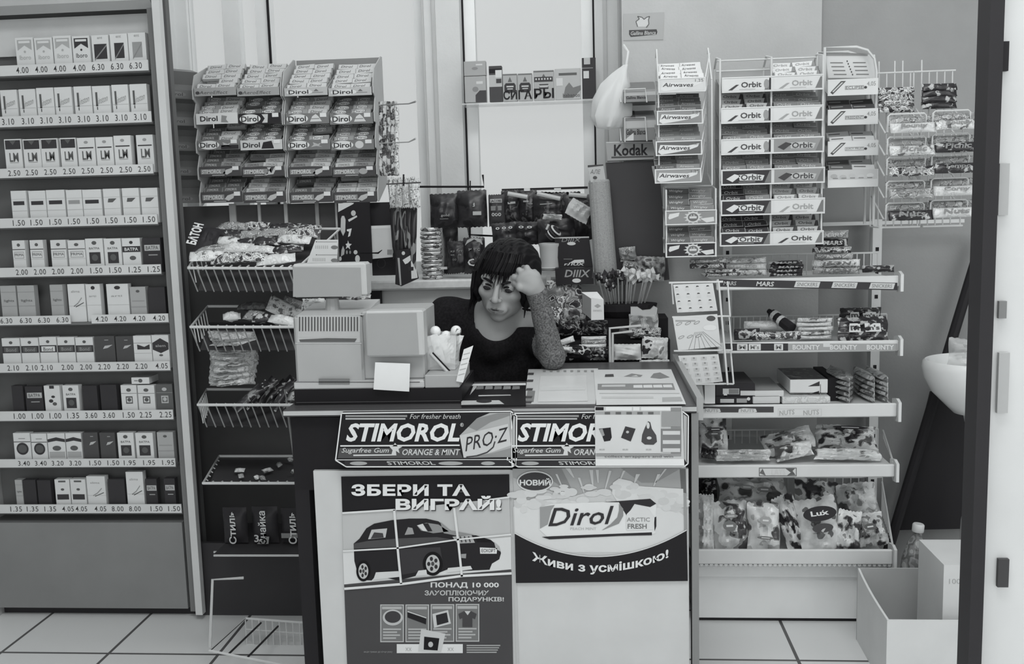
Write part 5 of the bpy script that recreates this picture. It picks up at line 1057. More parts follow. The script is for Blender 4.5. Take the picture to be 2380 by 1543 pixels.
def basket(name, y0, xl, xr, yb, xbl, xbr, ydrop, Yf, Yb, nw, inside=True):
    """front rim at photo row y0, back rim at row yb, front wires down to row ydrop"""
    A, B = atY(xl, y0, Yf), atY(xr, y0+(1 if name == 'b' else 0), Yf); C_, D_ = atY(xbr, yb, Yb), atY(xbl, yb, Yb); dz = atY(xl, ydrop, Yf)[2]-A[2]
    b = MB(); W2 = G(168, .4); b.tube([A, B, C_, D_], .0042, W2, 6, closed=True)
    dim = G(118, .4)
    for k in range(nw+1):
        t = k/nw; p = A+(B-A)*t; q = D_+(C_-D_)*t
        if dz < -.005: p1 = p+np.array((.010, .03, dz)); b.tube([p, p1], .0019, dim, 5)
        b.tube([p, p+np.array((.0, -.002, .002)), p+(q-p)*.06], .003, W2, 5)
    for k in range(1, 7):
        t = k/7; p = A+(D_-A)*t; q = B+(C_-B)*t; d = np.array((.008, 0, dz*.8-.004)); b.tube([p, p+d], .0017, W2, 5); b.tube([q, q+d], .0017, dim, 5)
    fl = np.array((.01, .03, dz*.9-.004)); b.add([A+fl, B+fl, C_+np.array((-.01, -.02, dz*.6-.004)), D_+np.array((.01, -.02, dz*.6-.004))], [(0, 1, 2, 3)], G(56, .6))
    o = fin(b, 'wire_basket', br)
    return A, B, C_, D_, dz
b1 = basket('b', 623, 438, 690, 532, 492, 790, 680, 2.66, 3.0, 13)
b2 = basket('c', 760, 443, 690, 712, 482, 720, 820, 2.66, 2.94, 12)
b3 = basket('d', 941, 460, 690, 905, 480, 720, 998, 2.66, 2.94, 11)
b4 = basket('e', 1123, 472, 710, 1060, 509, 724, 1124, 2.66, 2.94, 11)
b = MB()
for y, Y in ((1291, 2.66), (1283, 2.70)): b.tube([atY(497, y, Y), atY(716, y, Y)], .0034, G(150), 6)
x0, x1, z0, z1 = rectY(497, 1286, 716, 1292, 2.67); b.box(x0, x1, 2.67, 2.95, z0, z0+.006, G(50)); fin(b, 'shelf', br)
b = MB(); W2 = G(160, .4); A, B_, C_ = atY(488, 1505, 2.5), atY(494, 1347, 2.58), atY(566, 1343, 2.62)
b.tube([A, B_, C_], .0042, W2, 6); b.tube([atY(703, 1356, 2.62), atY(724, 1357, 2.62)], .004, W2, 6); fin(b, 'lower_frame', br)
b = MB(); p0, p1, p2, p3 = atY(570, 1437, 2.66), atY(728, 1449, 2.66), atY(728, 1560, 2.4), atY(487, 1512, 2.4)
b.tube([p0, p1, p2, p3], .0035, W2, 6, closed=True)
for k in range(11): t = k/10; q = p0+(p1-p0)*t; b.tube([q, q+np.array((.003, -.008, -.13))], .002, W2, 5)
for k in (.25, .6, 1): b.tube([p0+np.array((0, -.008*k, -.13*k)), p1+np.array((0, -.008*k, -.13*k))], .0018, W2, 5)
for k in (0, .18, .36): q = p3+(p2-p3)*k; b.tube([q, q+(p0-p3)*.96], .003, G(40), 5)
fin(b, 'floor_basket', br)
tag(br)
# goods in the baskets
def tilted(A, B, C_, D_, u, v, up=.012): p = (A*(1-u)+B*u)*(1-v)+(D_*(1-u)+C_*u)*v; return p+np.array((0, -up*.3, up))
rb = random.Random(21)
A, B, C_, D_, dz = b1; sl = math.degrees(math.atan2(D_[2]-A[2], D_[1]-A[1]))
pm = [PAL, LT, MX, DKW, MID, LT, MX]; k = 0
for r in range(5):
    for c in range(4):
        u, v = .20+.19*c+rb.uniform(-.03, .03), .10+.195*r+rb.uniform(-.02, .02); L = rb.uniform(.085, .12)
        me = bar_mesh(round(L, 2), .042, .026, pm[(r*3+c*2+rb.randrange(3)) % 7] if r < 3 else [DKW, MX, MID][rb.randrange(3)], '', G(90), k % 4)
        put(me, 'chocolate_bar', tilted(A, B, C_, D_, u, v, .012+.012*rb.random()), (sl-90+12+rb.uniform(-8, 8), rb.uniform(-6, 6), rb.uniform(-14, 16)), 'bar %s from the front, %s across, in the top basket' % (ORD[r], ORD[c]), 'chocolate bar', 'bars heaped in the top wire basket'); k += 1
b = MB(); b.pillow(.055, .12, .03, G(40, .3), 5, (0, 0, 0), None, 10, 14, .3); P = Pan(b, (-.018, -.0185, -.05), (0, 0, .10), (-.036, 0, 0)); P.text('БАТОН', .02, .1, .95, .9, G(174), 1, bold=.04)
o = fin(b, 'chocolate_bar', None, 'black bag with white upright lettering at the near end of the top basket', 'sweet bag', loc=(0, 0, 0), smooth=50); o.location = tilted(A, B, C_, D_, .09, .42, .03); o.rotation_euler = (math.radians(-50), math.radians(14), math.radians(12))
b = MB(); P = PanY(b, 2.70, zoom(3.967, 360, 450)); q = [(1400, 640), (1678, 640), (1690, 425), (1480, 425)]; fr = [P.pt(*a, 0) for a in q]; b.add(fr+[p+np.array((0, .0015, 0)) for p in fr], BOXF, G(172))
for y in (440, 560): P.rect(1485, y, 1495, y+8, G(60)); P.rect(1500, y+2, 1680, y+8, G(120)); P.ell(1655, y+55, 32, 18, G(96))
for r in range(2):
    for k in range(7): P.rect(1480-r*25+k*18, 478+r*115, 1488-r*25+k*18, 508+r*115, G(140))
fin(b, 'price_card', None, 'white printed card standing in the top basket above the register display', 'card')
A, B, C_, D_, dz = b2
for i, (u, v, L, H, m, rot, lab) in enumerate(((.35, .3, .05, .03, PAL, (-60, 0, 20), 'small crumpled pale wrapper in the second basket'), (.55, .35, .06, .035, MID, (-60, 0, -10), 'round-ended pale pack in the middle of the second basket'), (.5, .8, .11, .03, PR((70, 90, 60), 40, 3), (-60, 0, -4), 'long dim pack at the back of the second basket'), (.84, .55, .12, .06, LT, (-40, 30, 20), 'white and black slanted pack by the register in the second basket'), (.9, .9, .09, .03, MID, (-40, 25, 20), 'grey stick pack on top at the register end of the basket'), (.86, .12, .08, .035, PAL, (-60, 10, 0), 'pale wrapper at the basket front by the register'), (.66, .2, .06, .03, DKW, (-60, 0, 10), 'dark wrapper near the front of the second basket'))):
    put(bar_mesh(L, H, .028, m, '', None, i % 4), 'sweet_pack', tilted(A, B, C_, D_, u, v, .012), rot, lab, 'sweet pack', 'packs in the second wire basket')
# hanging bundle of pale flat packets
for k in range(8):
    x0, x1, z0, z1 = rectY(466-2*abs(k-3), 885-15*k, 578-1.5*abs(k-4), 905-15*k, 2.70); b = MB(); b.pillow(z1-z0+.004, x1-x0, .12, PR((165, 185, 170, 140, 188), 40, 15), k, (0, 0, 0), rotm(0, 90, 0), 8, 14, .3, .05)
    o = fin(b, 'paper_packet', None, 'pale flat packet, %s from the bottom of the bulging pile between the baskets' % ORD[k], 'packet', 'pale packets piled between the baskets', loc=(0, 0, 0), smooth=60); o.location = ((x0+x1)/2, 2.78, (z0+z1)/2); o.rotation_euler = (0, math.radians(rb.uniform(-3, 3)), math.radians(rb.uniform(-6, 6)))
for k in range(3):
    x0, x1, z0, z1 = rectY(478+2*k, 800-14*k, 560, 812-14*k, 2.76); me = bar_mesh(x1-x0, .02, .06, PR((70, 90, 110, 80), 40, 16), '', None, k)
    put(me, 'paper_packet', ((x0+x1)/2, 2.80, (z0+z1)/2-.0), (0, 0, rb.uniform(-4, 4)), 'grey packet, %s step above the pale pile, seen through the wires' % ORD[k], 'packet', 'grey packets above the pale pile')
A, B, C_, D_, dz = b3
for i in range(7):
    u, v = .5+.07*i, .15+.12*(i % 5)
    put(bar_mesh(.10, .03, .02, [PR((34, 40, 60, 110, 36), 30, 17), DKW][i % 2], '', None, i % 4), 'sweet_bar', tilted(A, B, C_, D_, u, v, .014+.004*(i % 3)), (-55, -38-6*(i % 3), 30), 'glossy dark stick bar, %s along the slanting heap in the third basket' % ORD[i], 'sweet bar', 'dark bars in the third wire basket')
put(bar_mesh(.05, .03, .03, LT, '', None, 2), 'sweet_bar', tilted(A, B, C_, D_, .96, .25, .015), (-50, 0, 10), 'small crumpled pale sweet at the register end of the third basket', 'sweet', None)
b = MB(); P = PanY(b, 2.655); q = [(665, 961), (684, 963), (685, 950), (672, 950)]; fr = [P.pt(*a, 0) for a in q]; b.add(fr+[p+np.array((0, .0015, 0)) for p in fr], BOXF, G(178)); fin(b, 'price_tag', None, 'small white tag hanging under the third basket rim', 'tag')
A, B, C_, D_, dz = b4
for i, (u, v) in enumerate(((.32, .35), (.36, .15), (.6, .35), (.52, .1), (.58, .08), (.8, .75), (.9, .7), (.86, .3), (.94, .18), (.98, .1), (.7, .55))):
    put(bar_mesh([.03, .016, .035, .012][i % 4], .016, .012, [PAL, MID, LT][i % 3], '', None, i % 4), 'wrapped_sweet', tilted(A, B, C_, D_, u, v, .010), (-60, 0, 30*i), 'single small sweet, %s counted along the nearly empty fourth basket' % ORD[i], 'sweet', 'loose sweets in the fourth wire basket')
for i, (p0, p1, yt, s) in enumerate(((512, 568, 1198, 'Стиль'), (580, 640, 1196, 'Знайка'), (648, 712, 1200, 'Стиль'))):
    x0, x1, z0, z1 = rectY(p0, yt, p1, 1281, 2.72); b = MB(); b.pillow(x1-x0, z1-z0, .04, G(40, .35), i+4, (0, 0, 0), None, 10, 14, .15)
    w_, h = x1-x0, z1-z0; P = Pan(b, (w_*.12, -.0235, -h*.46), (0, 0, h*.9), (-w_*.3, 0, 0)); P.text(s, 0, 0, 1, 1, G(160), 1, bold=.02)
    if i == 1: P2 = Pan(b, (-w_*.45, -.0235, -h*.46), (w_*.9, 0, 0), (0, 0, h*.5)); P2.text('3', .1, .5, .3, .9, G(150), 1, bold=.02); P2.poly([(.2, 1), (.6, .6), (.75, .6), (.7, 1)], G(110), 1)
    if i == 2: P2 = Pan(b, (-w_*.45, -.021, -h*.3), (w_*.9, 0, 0), (0, 0, h*.14)); P2.rect(0, 0, 1, 1, G(100), 0)
    o = fin(b, 'snack_bag', None, 'dark bag with pale upright lettering, %s on the low rack shelf' % ['nearest the cabinet', 'middle of three', 'nearest the counter'][i], 'snack bag', 'dark bags on the low rack shelf', loc=(0, 0, 0), smooth=50); o.location = ((x0+x1)/2, 2.75, (z0+z1)/2+.016)
# ================================================================ things on and before the windows
YV = 3.33
b = MB(); x0, x1 = kx(1074, 235, YV), kx(1388, 228, YV); zc_ = zY(235, YV, 1220)
b.box(x0, x1, YV-.005, YW-.001, zc_-.006, zc_-.0005, GLASS('shelf', .6, .05, 210)); fin(b, 'glass_shelf', None, 'thin clear shelf of cigar boxes across the window', 'shelf')
def cig(px0, px1, yt, yb, v, lab, ptr, dz=0, name='cigar_box', back=0):
    x0, x1, z0, z1 = rectY(px0, yt, px1, yb, YV+back); z0 = max(z0, zc_) if not dz else z0
    b = MB(); b.box(x0, x1, YV+back, YV+back+.03, z0+.0003, z1, G(v, .4), bev=.0012); P = Pan(b, (x0, YV+back, z0), (x1-x0, 0, 0), (0, 0, z1-z0)); ptr(P); fin(b, name, None, lab, 'cigar box', 'cigar boxes on the window shelf')
g_ = lambda P: (P.ell(.5, .5, .14, .1, G(110)), P.rect(.55, .2, .85, .3, G(168)))
cig(1080, 1130, 177, 238, 136, 'grey cigar box with a dark corner car print, at the mullion end of the shelf', lambda P: (g_(P), P.poly([(.5, 1), (.5, .72), (.7, .55), (1, .55), (1, 1)], G(60), 2)))
cig(1078, 1129, 142, 176.3, 132, 'grey cigar box lying on top of the box with the car print', g_, dz=1)
cig(1137, 1167, 153, 237, 60, 'narrow dark cigar box with a pale middle, second along the shelf', lambda P: (P.rect(0, .08, 1, .2, G(30)), P.rect(.0, .25, 1, .58, G(150)), P.rect(.5, .12, 1, .32, G(172), 2), P.rect(.55, .36, .95, .48, G(60), 3)))
let = {3: 'СИ', 4: 'ГА', 5: 'РЫ'}
for k, (p0, p1, yt, nm) in enumerate(((1169, 1202, 171, 'third'), (1204, 1237, 170, 'fourth'), (1240, 1288, 163, 'fifth'))):
    def pt_(P, k=k):
        P.rect(.02, .02, .98, .06, G(90)); P.poly([(.35, .3), (.5, .12), (.65, .3)], G(84)); P.poly([(.1, .42), (.2, .34), (.8, .34), (.9, .42), (.9, .6), (.8, .68), (.2, .68), (.1, .6)] if k < 2 else [(.28, .46), (.72, .46), (.72, .62), (.28, .62)], G(52), 2); P.rect(.25, .44 if k < 2 else .5, .75, .49 if k < 2 else .53, G(160), 3); P.rect(.3, .53, .7, .57, G(150), 3)
        if k == 2: P.rect(.04, .22, .94, .38, G(56), 2); [P.rect(.1+.14*i, .26, .17+.14*i, .32, G(160), 3) for i in range(6)]
        P.text(['СИ', 'ГА', 'РЫ'][k], .02, .60, .98, .93, G(30), 5, bold=.02)
    cig(p0, p1, yt, 236, 138, 'grey cigar box under dark stuck-on letters, %s along the shelf' % nm, pt_)
cig(1290, 1350, 159, 234, 146, 'wide grey cigar box with a landscape print, next to last', lambda P: (P.rect(.15, .14, .85, .22, G(80)), P.poly([(.3, .95), (.4, .6), (.55, .45), (.7, .62), (1, .55), (1, .7), (.7, .95)], G(96)), P.text('habanos', .3, .8, .95, .92, G(60), 2), P.rect(.05, .3, .3, .55, G(168), 2)))
cig(1353, 1385, 134, 232, 48, 'tall black cigar box at the plaster end of the shelf', lambda P: (P.rect(.15, .0, .6, .16, G(150)), P.rect(.1, .32, .5, .5, G(168)), P.rect(.0, .24, .8, .26, G(110))))
# ---------------------------------------------------------------- rods hung across the panes
def rods(name, lab, paths, Y, r=.0035, m=None):
    b = MB()
    for p in paths: b.tube([atY(x, y, Y) for x, y in p], r, m or G(24), 6)
    return fin(b, name, None, lab, 'rod')
rods('hanging_rod', 'thin black rod with an upturned end across the window', [[(975, 434), (1125, 434), (1122, 406)]], 3.24)
rods('wire_hook', 'thin dark wire hook frame low on the window pane', [[(1093, 420), (1093, 548), (1150, 549)], [(1087, 526), (1089, 545), (1180, 549)]], 3.26, .002)
b = MB(); a, c, d, e = rectY(1166, 436, 1366, 440, 3.2); b.box(a, c, 3.2, 3.36, d, e, G(30))
for k, (p0, p1) in enumerate(((1218, 1232), (1288, 1304), (1372, 1380))): q = rectY(p0, 437, p1, 444, 3.198); b.box(q[0], q[1], 3.195, 3.1995, q[2], q[3], G(172))
fin(b, 'hanging_shelf', None, 'dark narrow shelf edge with white clips above the coffee packs', 'shelf')
# ---------------------------------------------------------------- coffee packs
CF = PR((28, 34, 24, 60, 30), 22, 30, .35); CF2 = PR((30, 26, 40, 34), 18, 31, .35)
g = 'dark coffee packs hanging before the window'
def wr(o, r, Y, items):
    x0, x1, z0, z1 = rectY(*r, Y); b = MB(); P = Pan(b, (-(x1-x0)*.36, -.0235, -(z1-z0)*.36), ((x1-x0)*.72, 0, 0), (0, 0, (z1-z0)*.72))
    for t in items:
        if t[0]: P.text(t[0], *t[1:5], G(t[5]), 1, bold=.015)
        else: P.rect(*t[1:5], G(t[5]), 0)
    fin(b, 'lettering', o, local=True)
r = (1000, 450, 1068, 530); o = bag(r, 3.22, .04, CF2, 'dark coffee pack hanging nearest the mullion', 'coffee pack', 'coffee_pack', g, seed=3, crump=.15); wr(o, r, 3.22, [('gold', .35, .62, .75, .75, 120), ('', .3, .8, .7, .83, 90)])
r = (1064, 442, 1132, 528); o = bag(r, 3.2, .045, CF2, 'dark coffee pack with a small white sign, second from the mullion', 'coffee pack', 'coffee_pack', g, seed=4, crump=.15); wr(o, r, 3.2, [('', .55, .6, .95, .74, 140), ('id', .4, .28, .65, .42, 150)])
r = (1136, 452, 1174, 526); o = bag(r, 3.19, .045, G(56, .3), 'grey banded coffee pack with white lettering', 'coffee pack', 'coffee_pack', g, seed=5, crump=.1); wr(o, r, 3.19, [('', .0, .0, 1, .16, 150), ('', .05, .3, .95, .5, 96), ('ooo', .1, .6, .9, .75, 150)])
wr_o = o; b = MB(); x0, x1, z0, z1 = rectY(1136, 452, 1174, 526, 3.19); P = Pan(b, (-(x1-x0)*.34, -.0245, (z1-z0)*.24), ((x1-x0)*.68, 0, 0), (0, 0, (z1-z0)*.1)); P.text('JACOBS', 0, 0, 1, 1, G(40), 1, bold=.02); fin(b, 'lettering', o, local=True)
for k, (p0, p1, yt, yb, Y, m) in enumerate(((1168, 1209, 442, 526, 3.2, CF), (1205, 1248, 442, 526, 3.2, CF), (1144, 1204, 517, 570, 3.17, CF2), (1196, 1254, 515, 568, 3.17, CF2), (1240, 1318, 450, 528, 3.18, CF), (1306, 1382, 452, 556, 3.16, CF), (1250, 1336, 508, 566, 3.14, CF2), (1228, 1290, 446, 500, 3.225, CF2), (1290, 1350, 446, 520, 3.225, CF2))):
    r = (p0, yt, p1, yb); o = bag(r, Y, .045, m, 'dark coffee pack, %s in the crowded group under the narrow shelf' % ORD[k], 'coffee pack', 'coffee_pack', g, (0, (k*5) % 9-4, 0), k+6, .2)
    wr(o, r, Y, [[('', .3, .25, .9, .33, 150)], [('', .2, .2, .6, .26, 140), ('', .4, .3, .9, .35, 96)], [('o o o', .05, .05, .95, .2, 170)], [('o o', .05, .05, .8, .2, 170)], [('', .1, .2, .6, .24, 120)], [('', .1, .1, .8, .14, 150)], [('', .1, .6, .3, .66, 110)], [('', .3, .7, .5, .75, 60)], [('', .3, .7, .5, .75, 60)]][k])
for k, (q0, q1) in enumerate((((1180, 450), (1226, 458)), ((1248, 450), (1302, 462)), ((1322, 452), (1364, 456)))):
    b = MB(); b.tube([atY(*q0, 3.15), atY(*q1, 3.15)], .0075, G(150), 8); fin(b, 'rolled_paper', None, 'pale rolled paper lying on the coffee packs, %s from the mullion' % ORD[k], 'roll', 'paper rolls over the coffee packs')
for k, (r, m) in enumerate((((1318, 470, 1374, 510), G(150)), ((1262, 498, 1306, 510), G(160)))):
    bag(r, 3.11, .03, m, ['crumpled pale bag end above the film roll shelf', 'flat torn white bag edge among the dark coffee packs'][k], 'bag', 'paper_bag', None, (-20, 30 if k == 0 else 4, 0), k+2, .5)
b = MB(); c = atY(1285, 542, 3.06); R_ = rotm(0, 50, -20)
for k in range(4): b.lathe([(.014+.002*k, -.002), (.0155+.002*k, 0), (.014+.002*k, .002)], c+R_@np.array((0, 0, -.016+.010*k)), G([60, 170, 50, 160][k]), 20, R=R_)
b.tube([c+R_@np.array((0, 0, -.018)), c+R_@np.array((0, 0, .018))], .015, G(40), 14); b.tube([c+np.array((-.02, 0, .012)), c+np.array((-.012, 0, .028))], .004, G(150), 6); fin(b, 'striped_reel', None, 'black and white ringed reel lying above the white tub', 'reel')
# ---------------------------------------------------------------- sill goods
YS = 3.24
b = MB(); ctr_ = atY(1003, 590, YS); zs = SILL+.0005; zt_ = float(atY(1000, 528, YS)[2]); n = 13; hh = (zt_-zs)/n
st = None
for k in range(n):
    b = MB(); z = zs+k*hh
    b.lathe([(.020, 0), (.034, .001), (.0365, hh*.5), (.0345, hh*.93), (.02, hh*.96)], (ctr_[0]+.0015*math.sin(k*1.7), YS, z), PR((170, 150, 176, 60, 96), 34, 33, .2, (1, 1, 4)), 24)
    o = fin(b, 'glass_saucer', None, 'shiny ringed saucer, %s from the bottom of the tall stack on the sill' % ORD[k], 'saucer', 'saucer stack on the window sill', smooth=40)
for k, (x_, lab) in enumerate(((978, 'short'), (1030, 'long'))):
    b = MB(); p = atY(x_, 623, YS-.012); b.box(p[0]-.014, p[0]+.014, YS-.016, YS-.008, p[2]-.004, p[2]+.004, G(165)); fin(b, 'white_clip', None, '%s white clip beside the saucer stack' % lab, 'clip')
r = (1030, 528, 1066, 636); o = bag(r, 3.3, .05, CF2, 'tall dark pack behind the saucer stack', 'pack', 'dark_pack', None, seed=9, crump=.1)
for k, (r, lab) in enumerate((((1040, 560, 1088, 634), 'dark printed pouch on the sill beside the saucer stack'), ((1078, 552, 1128, 636), 'dark pouch with a ring print, behind the person'))):
    o = bag(r, 3.22-.01*k, .05, PR((30, 36, 28, 44), 20, 34), lab, 'pouch', 'pouch', None, seed=11+k, crump=.12)
    wr(o, r, 3.22, [('KRAFT', .1, .2, .9, .28, 110), ('coffee', .1, .34, .8, .42, 120), ('ooo', .2, .55, .6, .64, 90)] if k == 0 else [('MAKC', .2, .2, .9, .3, 130), ('O', .1, .6, .8, .88, 165)])
b = MB(); P = PanY(b, 3.2); q = [(1081, 570), (1122, 568), (1118, 556), (1108, 553), (1096, 553), (1086, 558)]; fr = [P.pt(*a, 0) for a in q]; n = 6; b.add(fr+[p+np.array((0, .02, 0)) for p in fr], [tuple(range(n)), tuple(range(n, 2*n))[::-1]]+[(i, n+i, n+(i+1) % n, (i+1) % n) for i in range(n)], G(140)); P.poly([(1094, 561), (1110, 561), (1102, 556)], G(40)); fin(b, 'pack_top', None, 'pale folded pack top peeking above the ring-print pouch', 'pack')
# ---------------------------------------------------------------- hanging sachets and brushes beside the gum racks
SAC = PR((60, 100, 40, 150, 170), 50, 35, .3); SACP = PR((150, 176, 168, 90, 172), 60, 36, .3)
for k in range(5):
    r = (878+5*k, 234+2*k, 908+6*k, 292+6*k) if k < 5 else 0
    for j in range(3): bag((880+9*k, 236+56*j, 892+9*k, 296+56*j), 3.0-.012*k, .012, SAC if k < 4 else SACP, 'narrow sachet, %s strip outward, %s down, hanging by the gum racks' % (ORD[k], ORD[j]), 'sachet', 'sachet', 'hanging sachet strips by the gum racks', (0, 0, -35), k*3+j, .3, nu=8, nv=10)
for k in range(2):
    b = MB(); y = [238, 327][k]; b.tube([atY(885, y+6, 2.98), atY(950, y+3, 2.9), atY(966, y-2-3*k, 2.88)], [.0018, .0018, .003], G(120 if k == 0 else 140), 6); fin(b, 'peg_hook', None, '%s thin peg hook sticking out over the window' % ['upper', 'lower'][k], 'hook')
for k in range(8): bag((902+8*k, 412+3*(k % 3), 921+8*k, 482), 2.95-.008*k+.01*(k % 2), .014, SACP, 'pale zigzag-topped sachet, %s outward in the hanging bunch' % ORD[k], 'sachet', 'sachet', 'bunch of pale sachets', (0, (k % 3)*5-4, -20), k+30, .35, nu=8, nv=10, jag=2)
b = MB(); b.tube([atY(938, 405, 2.86), atY(938, 432, 2.86)], .0025, G(30)); b.tube([atY(898, 428, 2.88), atY(978, 424, 2.88)], .002, G(60)); fin(b, 'hanger_bar', None, 'thin black hanger holding the pale zigzag sachets', 'hanger')
DKB = PR((26, 34, 22, 110, 30), 24, 37, .3, (1, 1, .35))
for k in range(6): bag((908+9*k, 478+4*(k % 2), 924+9*k, 600+12*(k % 3)), 2.99-.012*k, .016, DKB, 'long dark blister strip, %s outward under the pale sachets' % ORD[k], 'blister strip', 'blister_strip', 'long dark strips under the pale sachets', (0, (k % 3)*3-2, -20), k+40, .12, nu=6, nv=16)
b = MB(); P = PanY(b, 2.93, zoom(4.103, 860, 380)); q = [(240, 1150), (300, 1170), (455, 1100), (400, 870), (380, 810), (250, 830)]; fr = [P.pt(*a, 0) for a in q]; n = len(q); b.add(fr+[p+np.array((0, .02, 0)) for p in fr], [tuple(range(n)), tuple(range(n, 2*n))[::-1]]+[(i, n+i, n+(i+1) % n, (i+1) % n) for i in range(n)], G(34))
P.poly([(310, 920), (400, 865), (412, 900), (360, 950), (335, 960)], G(172)); P.poly([(390, 930), (430, 910), (455, 1090), (395, 1100)], G(170), 2); P.poly([(365, 985), (415, 985), (415, 1020), (365, 1025)], G(40), 3); P.ell(318, 855, 16, 18, G(160)); P.poly([(262, 900), (282, 900), (300, 1160), (285, 1160)], G(130))
fin(b, 'hanging_pack', None, 'black pack with a bold white arrow shape, low by the sill', 'pack')
# dark hanging cards left of the white card
for k, (r, lab) in enumerate((((786, 472, 822, 612), 'dark hanging card with white bottle shapes'), ((822, 470, 862, 612), 'dark hanging card with a white star, next to the bottle card'))):
    x0, x1, z0, z1 = rectY(*r, 3.02); b = MB(); b.box(x0, x1, 3.02, 3.028, z0, z1, G(28)); P = PanY(b, 3.02, zoom(3.967, 360, 450))
    if k == 0: P.poly([(1715, 230), (1725, 205), (1745, 205), (1758, 240), (1755, 350), (1735, 390), (1712, 340)], G(150)); P.poly([(1720, 520), (1735, 480), (1750, 520), (1745, 560), (1715, 580)], G(140)); P.ell(1710, 600, 12, 20, G(160)); P.poly([(1690, 170), (1830, 95), (1835, 85), (1690, 90)], G(165), 2)
    else:
        P.poly([(1770, 330), (1815, 320), (1800, 390), (1780, 400), (1790, 350), (1770, 345)], G(172)); P.poly([(1780, 430), (1790, 460), (1815, 465), (1795, 485), (1800, 515), (1780, 495), (1760, 510), (1768, 482), (1758, 465), (1776, 458)], G(172)); P.ell(1830, 180, 22, 26, G(150)); P.poly([(1780, 240), (1860, 200), (1866, 215), (1790, 260)], G(160)); P.ell(1850, 540, 18, 20, G(160)); P.ell(1868, 600, 22, 34, G(165)); P.ell(1770, 540, 8, 18, G(120)); P.ell(1800, 540, 8, 16, G(110))
    fin(b, 'hanging_card', None, lab, 'card', 'dark cards hanging by the register')
x0, x1, z0, z1 = rectY(862, 470, 918, 640, 3.08); b = MB(); b.box(x0, x1, 3.08, 3.09, z0, z1, G(34)); P = PanY(b, 3.08); P.ell(886, 612, 10, 11, G(60)); P.ell(886, 612, 9, 10, G(34), 2); fin(b, 'backing_card', None, 'big dark backing card behind the white hanging card', 'card')
b = MB(); P = PanY(b, 3.03); q = [(862, 602), (916, 597), (912, 523), (857, 525)]; fr = [P.pt(*a, 0) for a in q]; b.add(fr+[p+np.array((0, .003, 0)) for p in fr], BOXF, G(160)); P.rect(900, 580, 911, 592, G(110)); P.poly([(858, 526), (911, 524), (912, 530), (858, 532)], G(172)); fin(b, 'white_card', None, 'blank white hanging card with a tiny barcode', 'card')
b = MB(); b.tube([atY(836, 588, 2.94), atY(868, 588, 2.92), atY(879, 588, 2.92), atY(888, 581, 2.91)], [.0016, .002, .0028, .001], G(20), 6); fin(b, 'peg_hook', None, 'black curved peg hook in front of the white hanging card', 'hook')
x0, x1, z0, z1 = rectY(862, 676, 884, 720, 3.2); b = MB(); b.box(x0, x1, 3.2, 3.23, z0, z1, G(26)); fin(b, 'dark_box', None, 'small black box on the lower wall behind the register', 'box')
for k, (r, m, lab) in enumerate((((702, 694, 754, 722), LT, 'crumpled printed wrappers behind the register display stalk'), ((796, 686, 862, 722), PR((40, 90, 120, 150, 60), 50, 38), 'grey crumpled bag behind the register, under the display'))): bag(r, 2.43+.03*k, .03, m, lab, 'bag', 'wrapper', None, (-15, 0, 0), k+50, .5)
# ---------------------------------------------------------------- film dispenser with its header
YD = 3.10
fd = thing('film_dispenser', (kx(1475, 640, YD), YD, 0), 'tall dark film dispenser with a grey lettered header behind the counter', 'dispenser')
b = MB(); x0, x1, z0, z1 = rectY(1416, 377, 1538, 660, YD); 
P = PanY(b, YD); q = [(1432, 664), (1556, 650), (1530, 372), (1408, 378)]; fr = [P.pt(*a, 0) for a in q]; b.add(fr+[p+np.array((0, .09, 0)) for p in fr], BOXF, G(56, .35)); fin(b, 'body', fd)
b = MB(); P = PanY(b, YD-.012); q = [(1412, 374), (1524, 370), (1520, 329), (1408, 330)]; fr = [P.pt(*a, 0) for a in q]; b.add(fr+[p+np.array((0, .05, 0)) for p in fr], BOXF, G(128, .4))
P.text('Kodak', 1427, 335, 1506, 362, G(44), 1, bold=.025, skew=-2); P.poly([(1421, 368), (1520, 365), (1520, 362), (1421, 364)], G(70), 1); P.line([(1409, 331), (1520, 330)], 2, G(170), 1); fin(b, 'header_sign', fd)
b = MB(); p0, p1 = atY(1392, 418, 3.045), atY(1410, 660, 3.045); ax_ = p1-p0
b.tube([p0, p0+ax_*.02, p0+ax_*.98, p1], [.030, .033, .036, .034], PR((128, 136, 120, 132), 120, 39, .8), 20); fin(b, 'paper_roll', None, 'tall pale roll of wrapping paper standing by the film dispenser', 'roll')
b = MB(); P = PanY(b, 3.02); q = [(1373, 424), (1408, 419), (1402, 384), (1367, 386)]; fr = [P.pt(*a, 0) for a in q]; b.add(fr+[p+np.array((0, .002, 0)) for p in fr], BOXF, G(150)); P.poly([(1366, 389), (1402, 385), (1402, 382), (1366, 384)], G(60)); P.text('АЛЕ', 1372, 394, 1396, 404, G(80), 1, shear=.2); P.ell(1383, 413, 5, 4, G(70)); fin(b, 'paper_tag', None, 'creased paper tag with scribbled writing above the paper roll', 'tag')
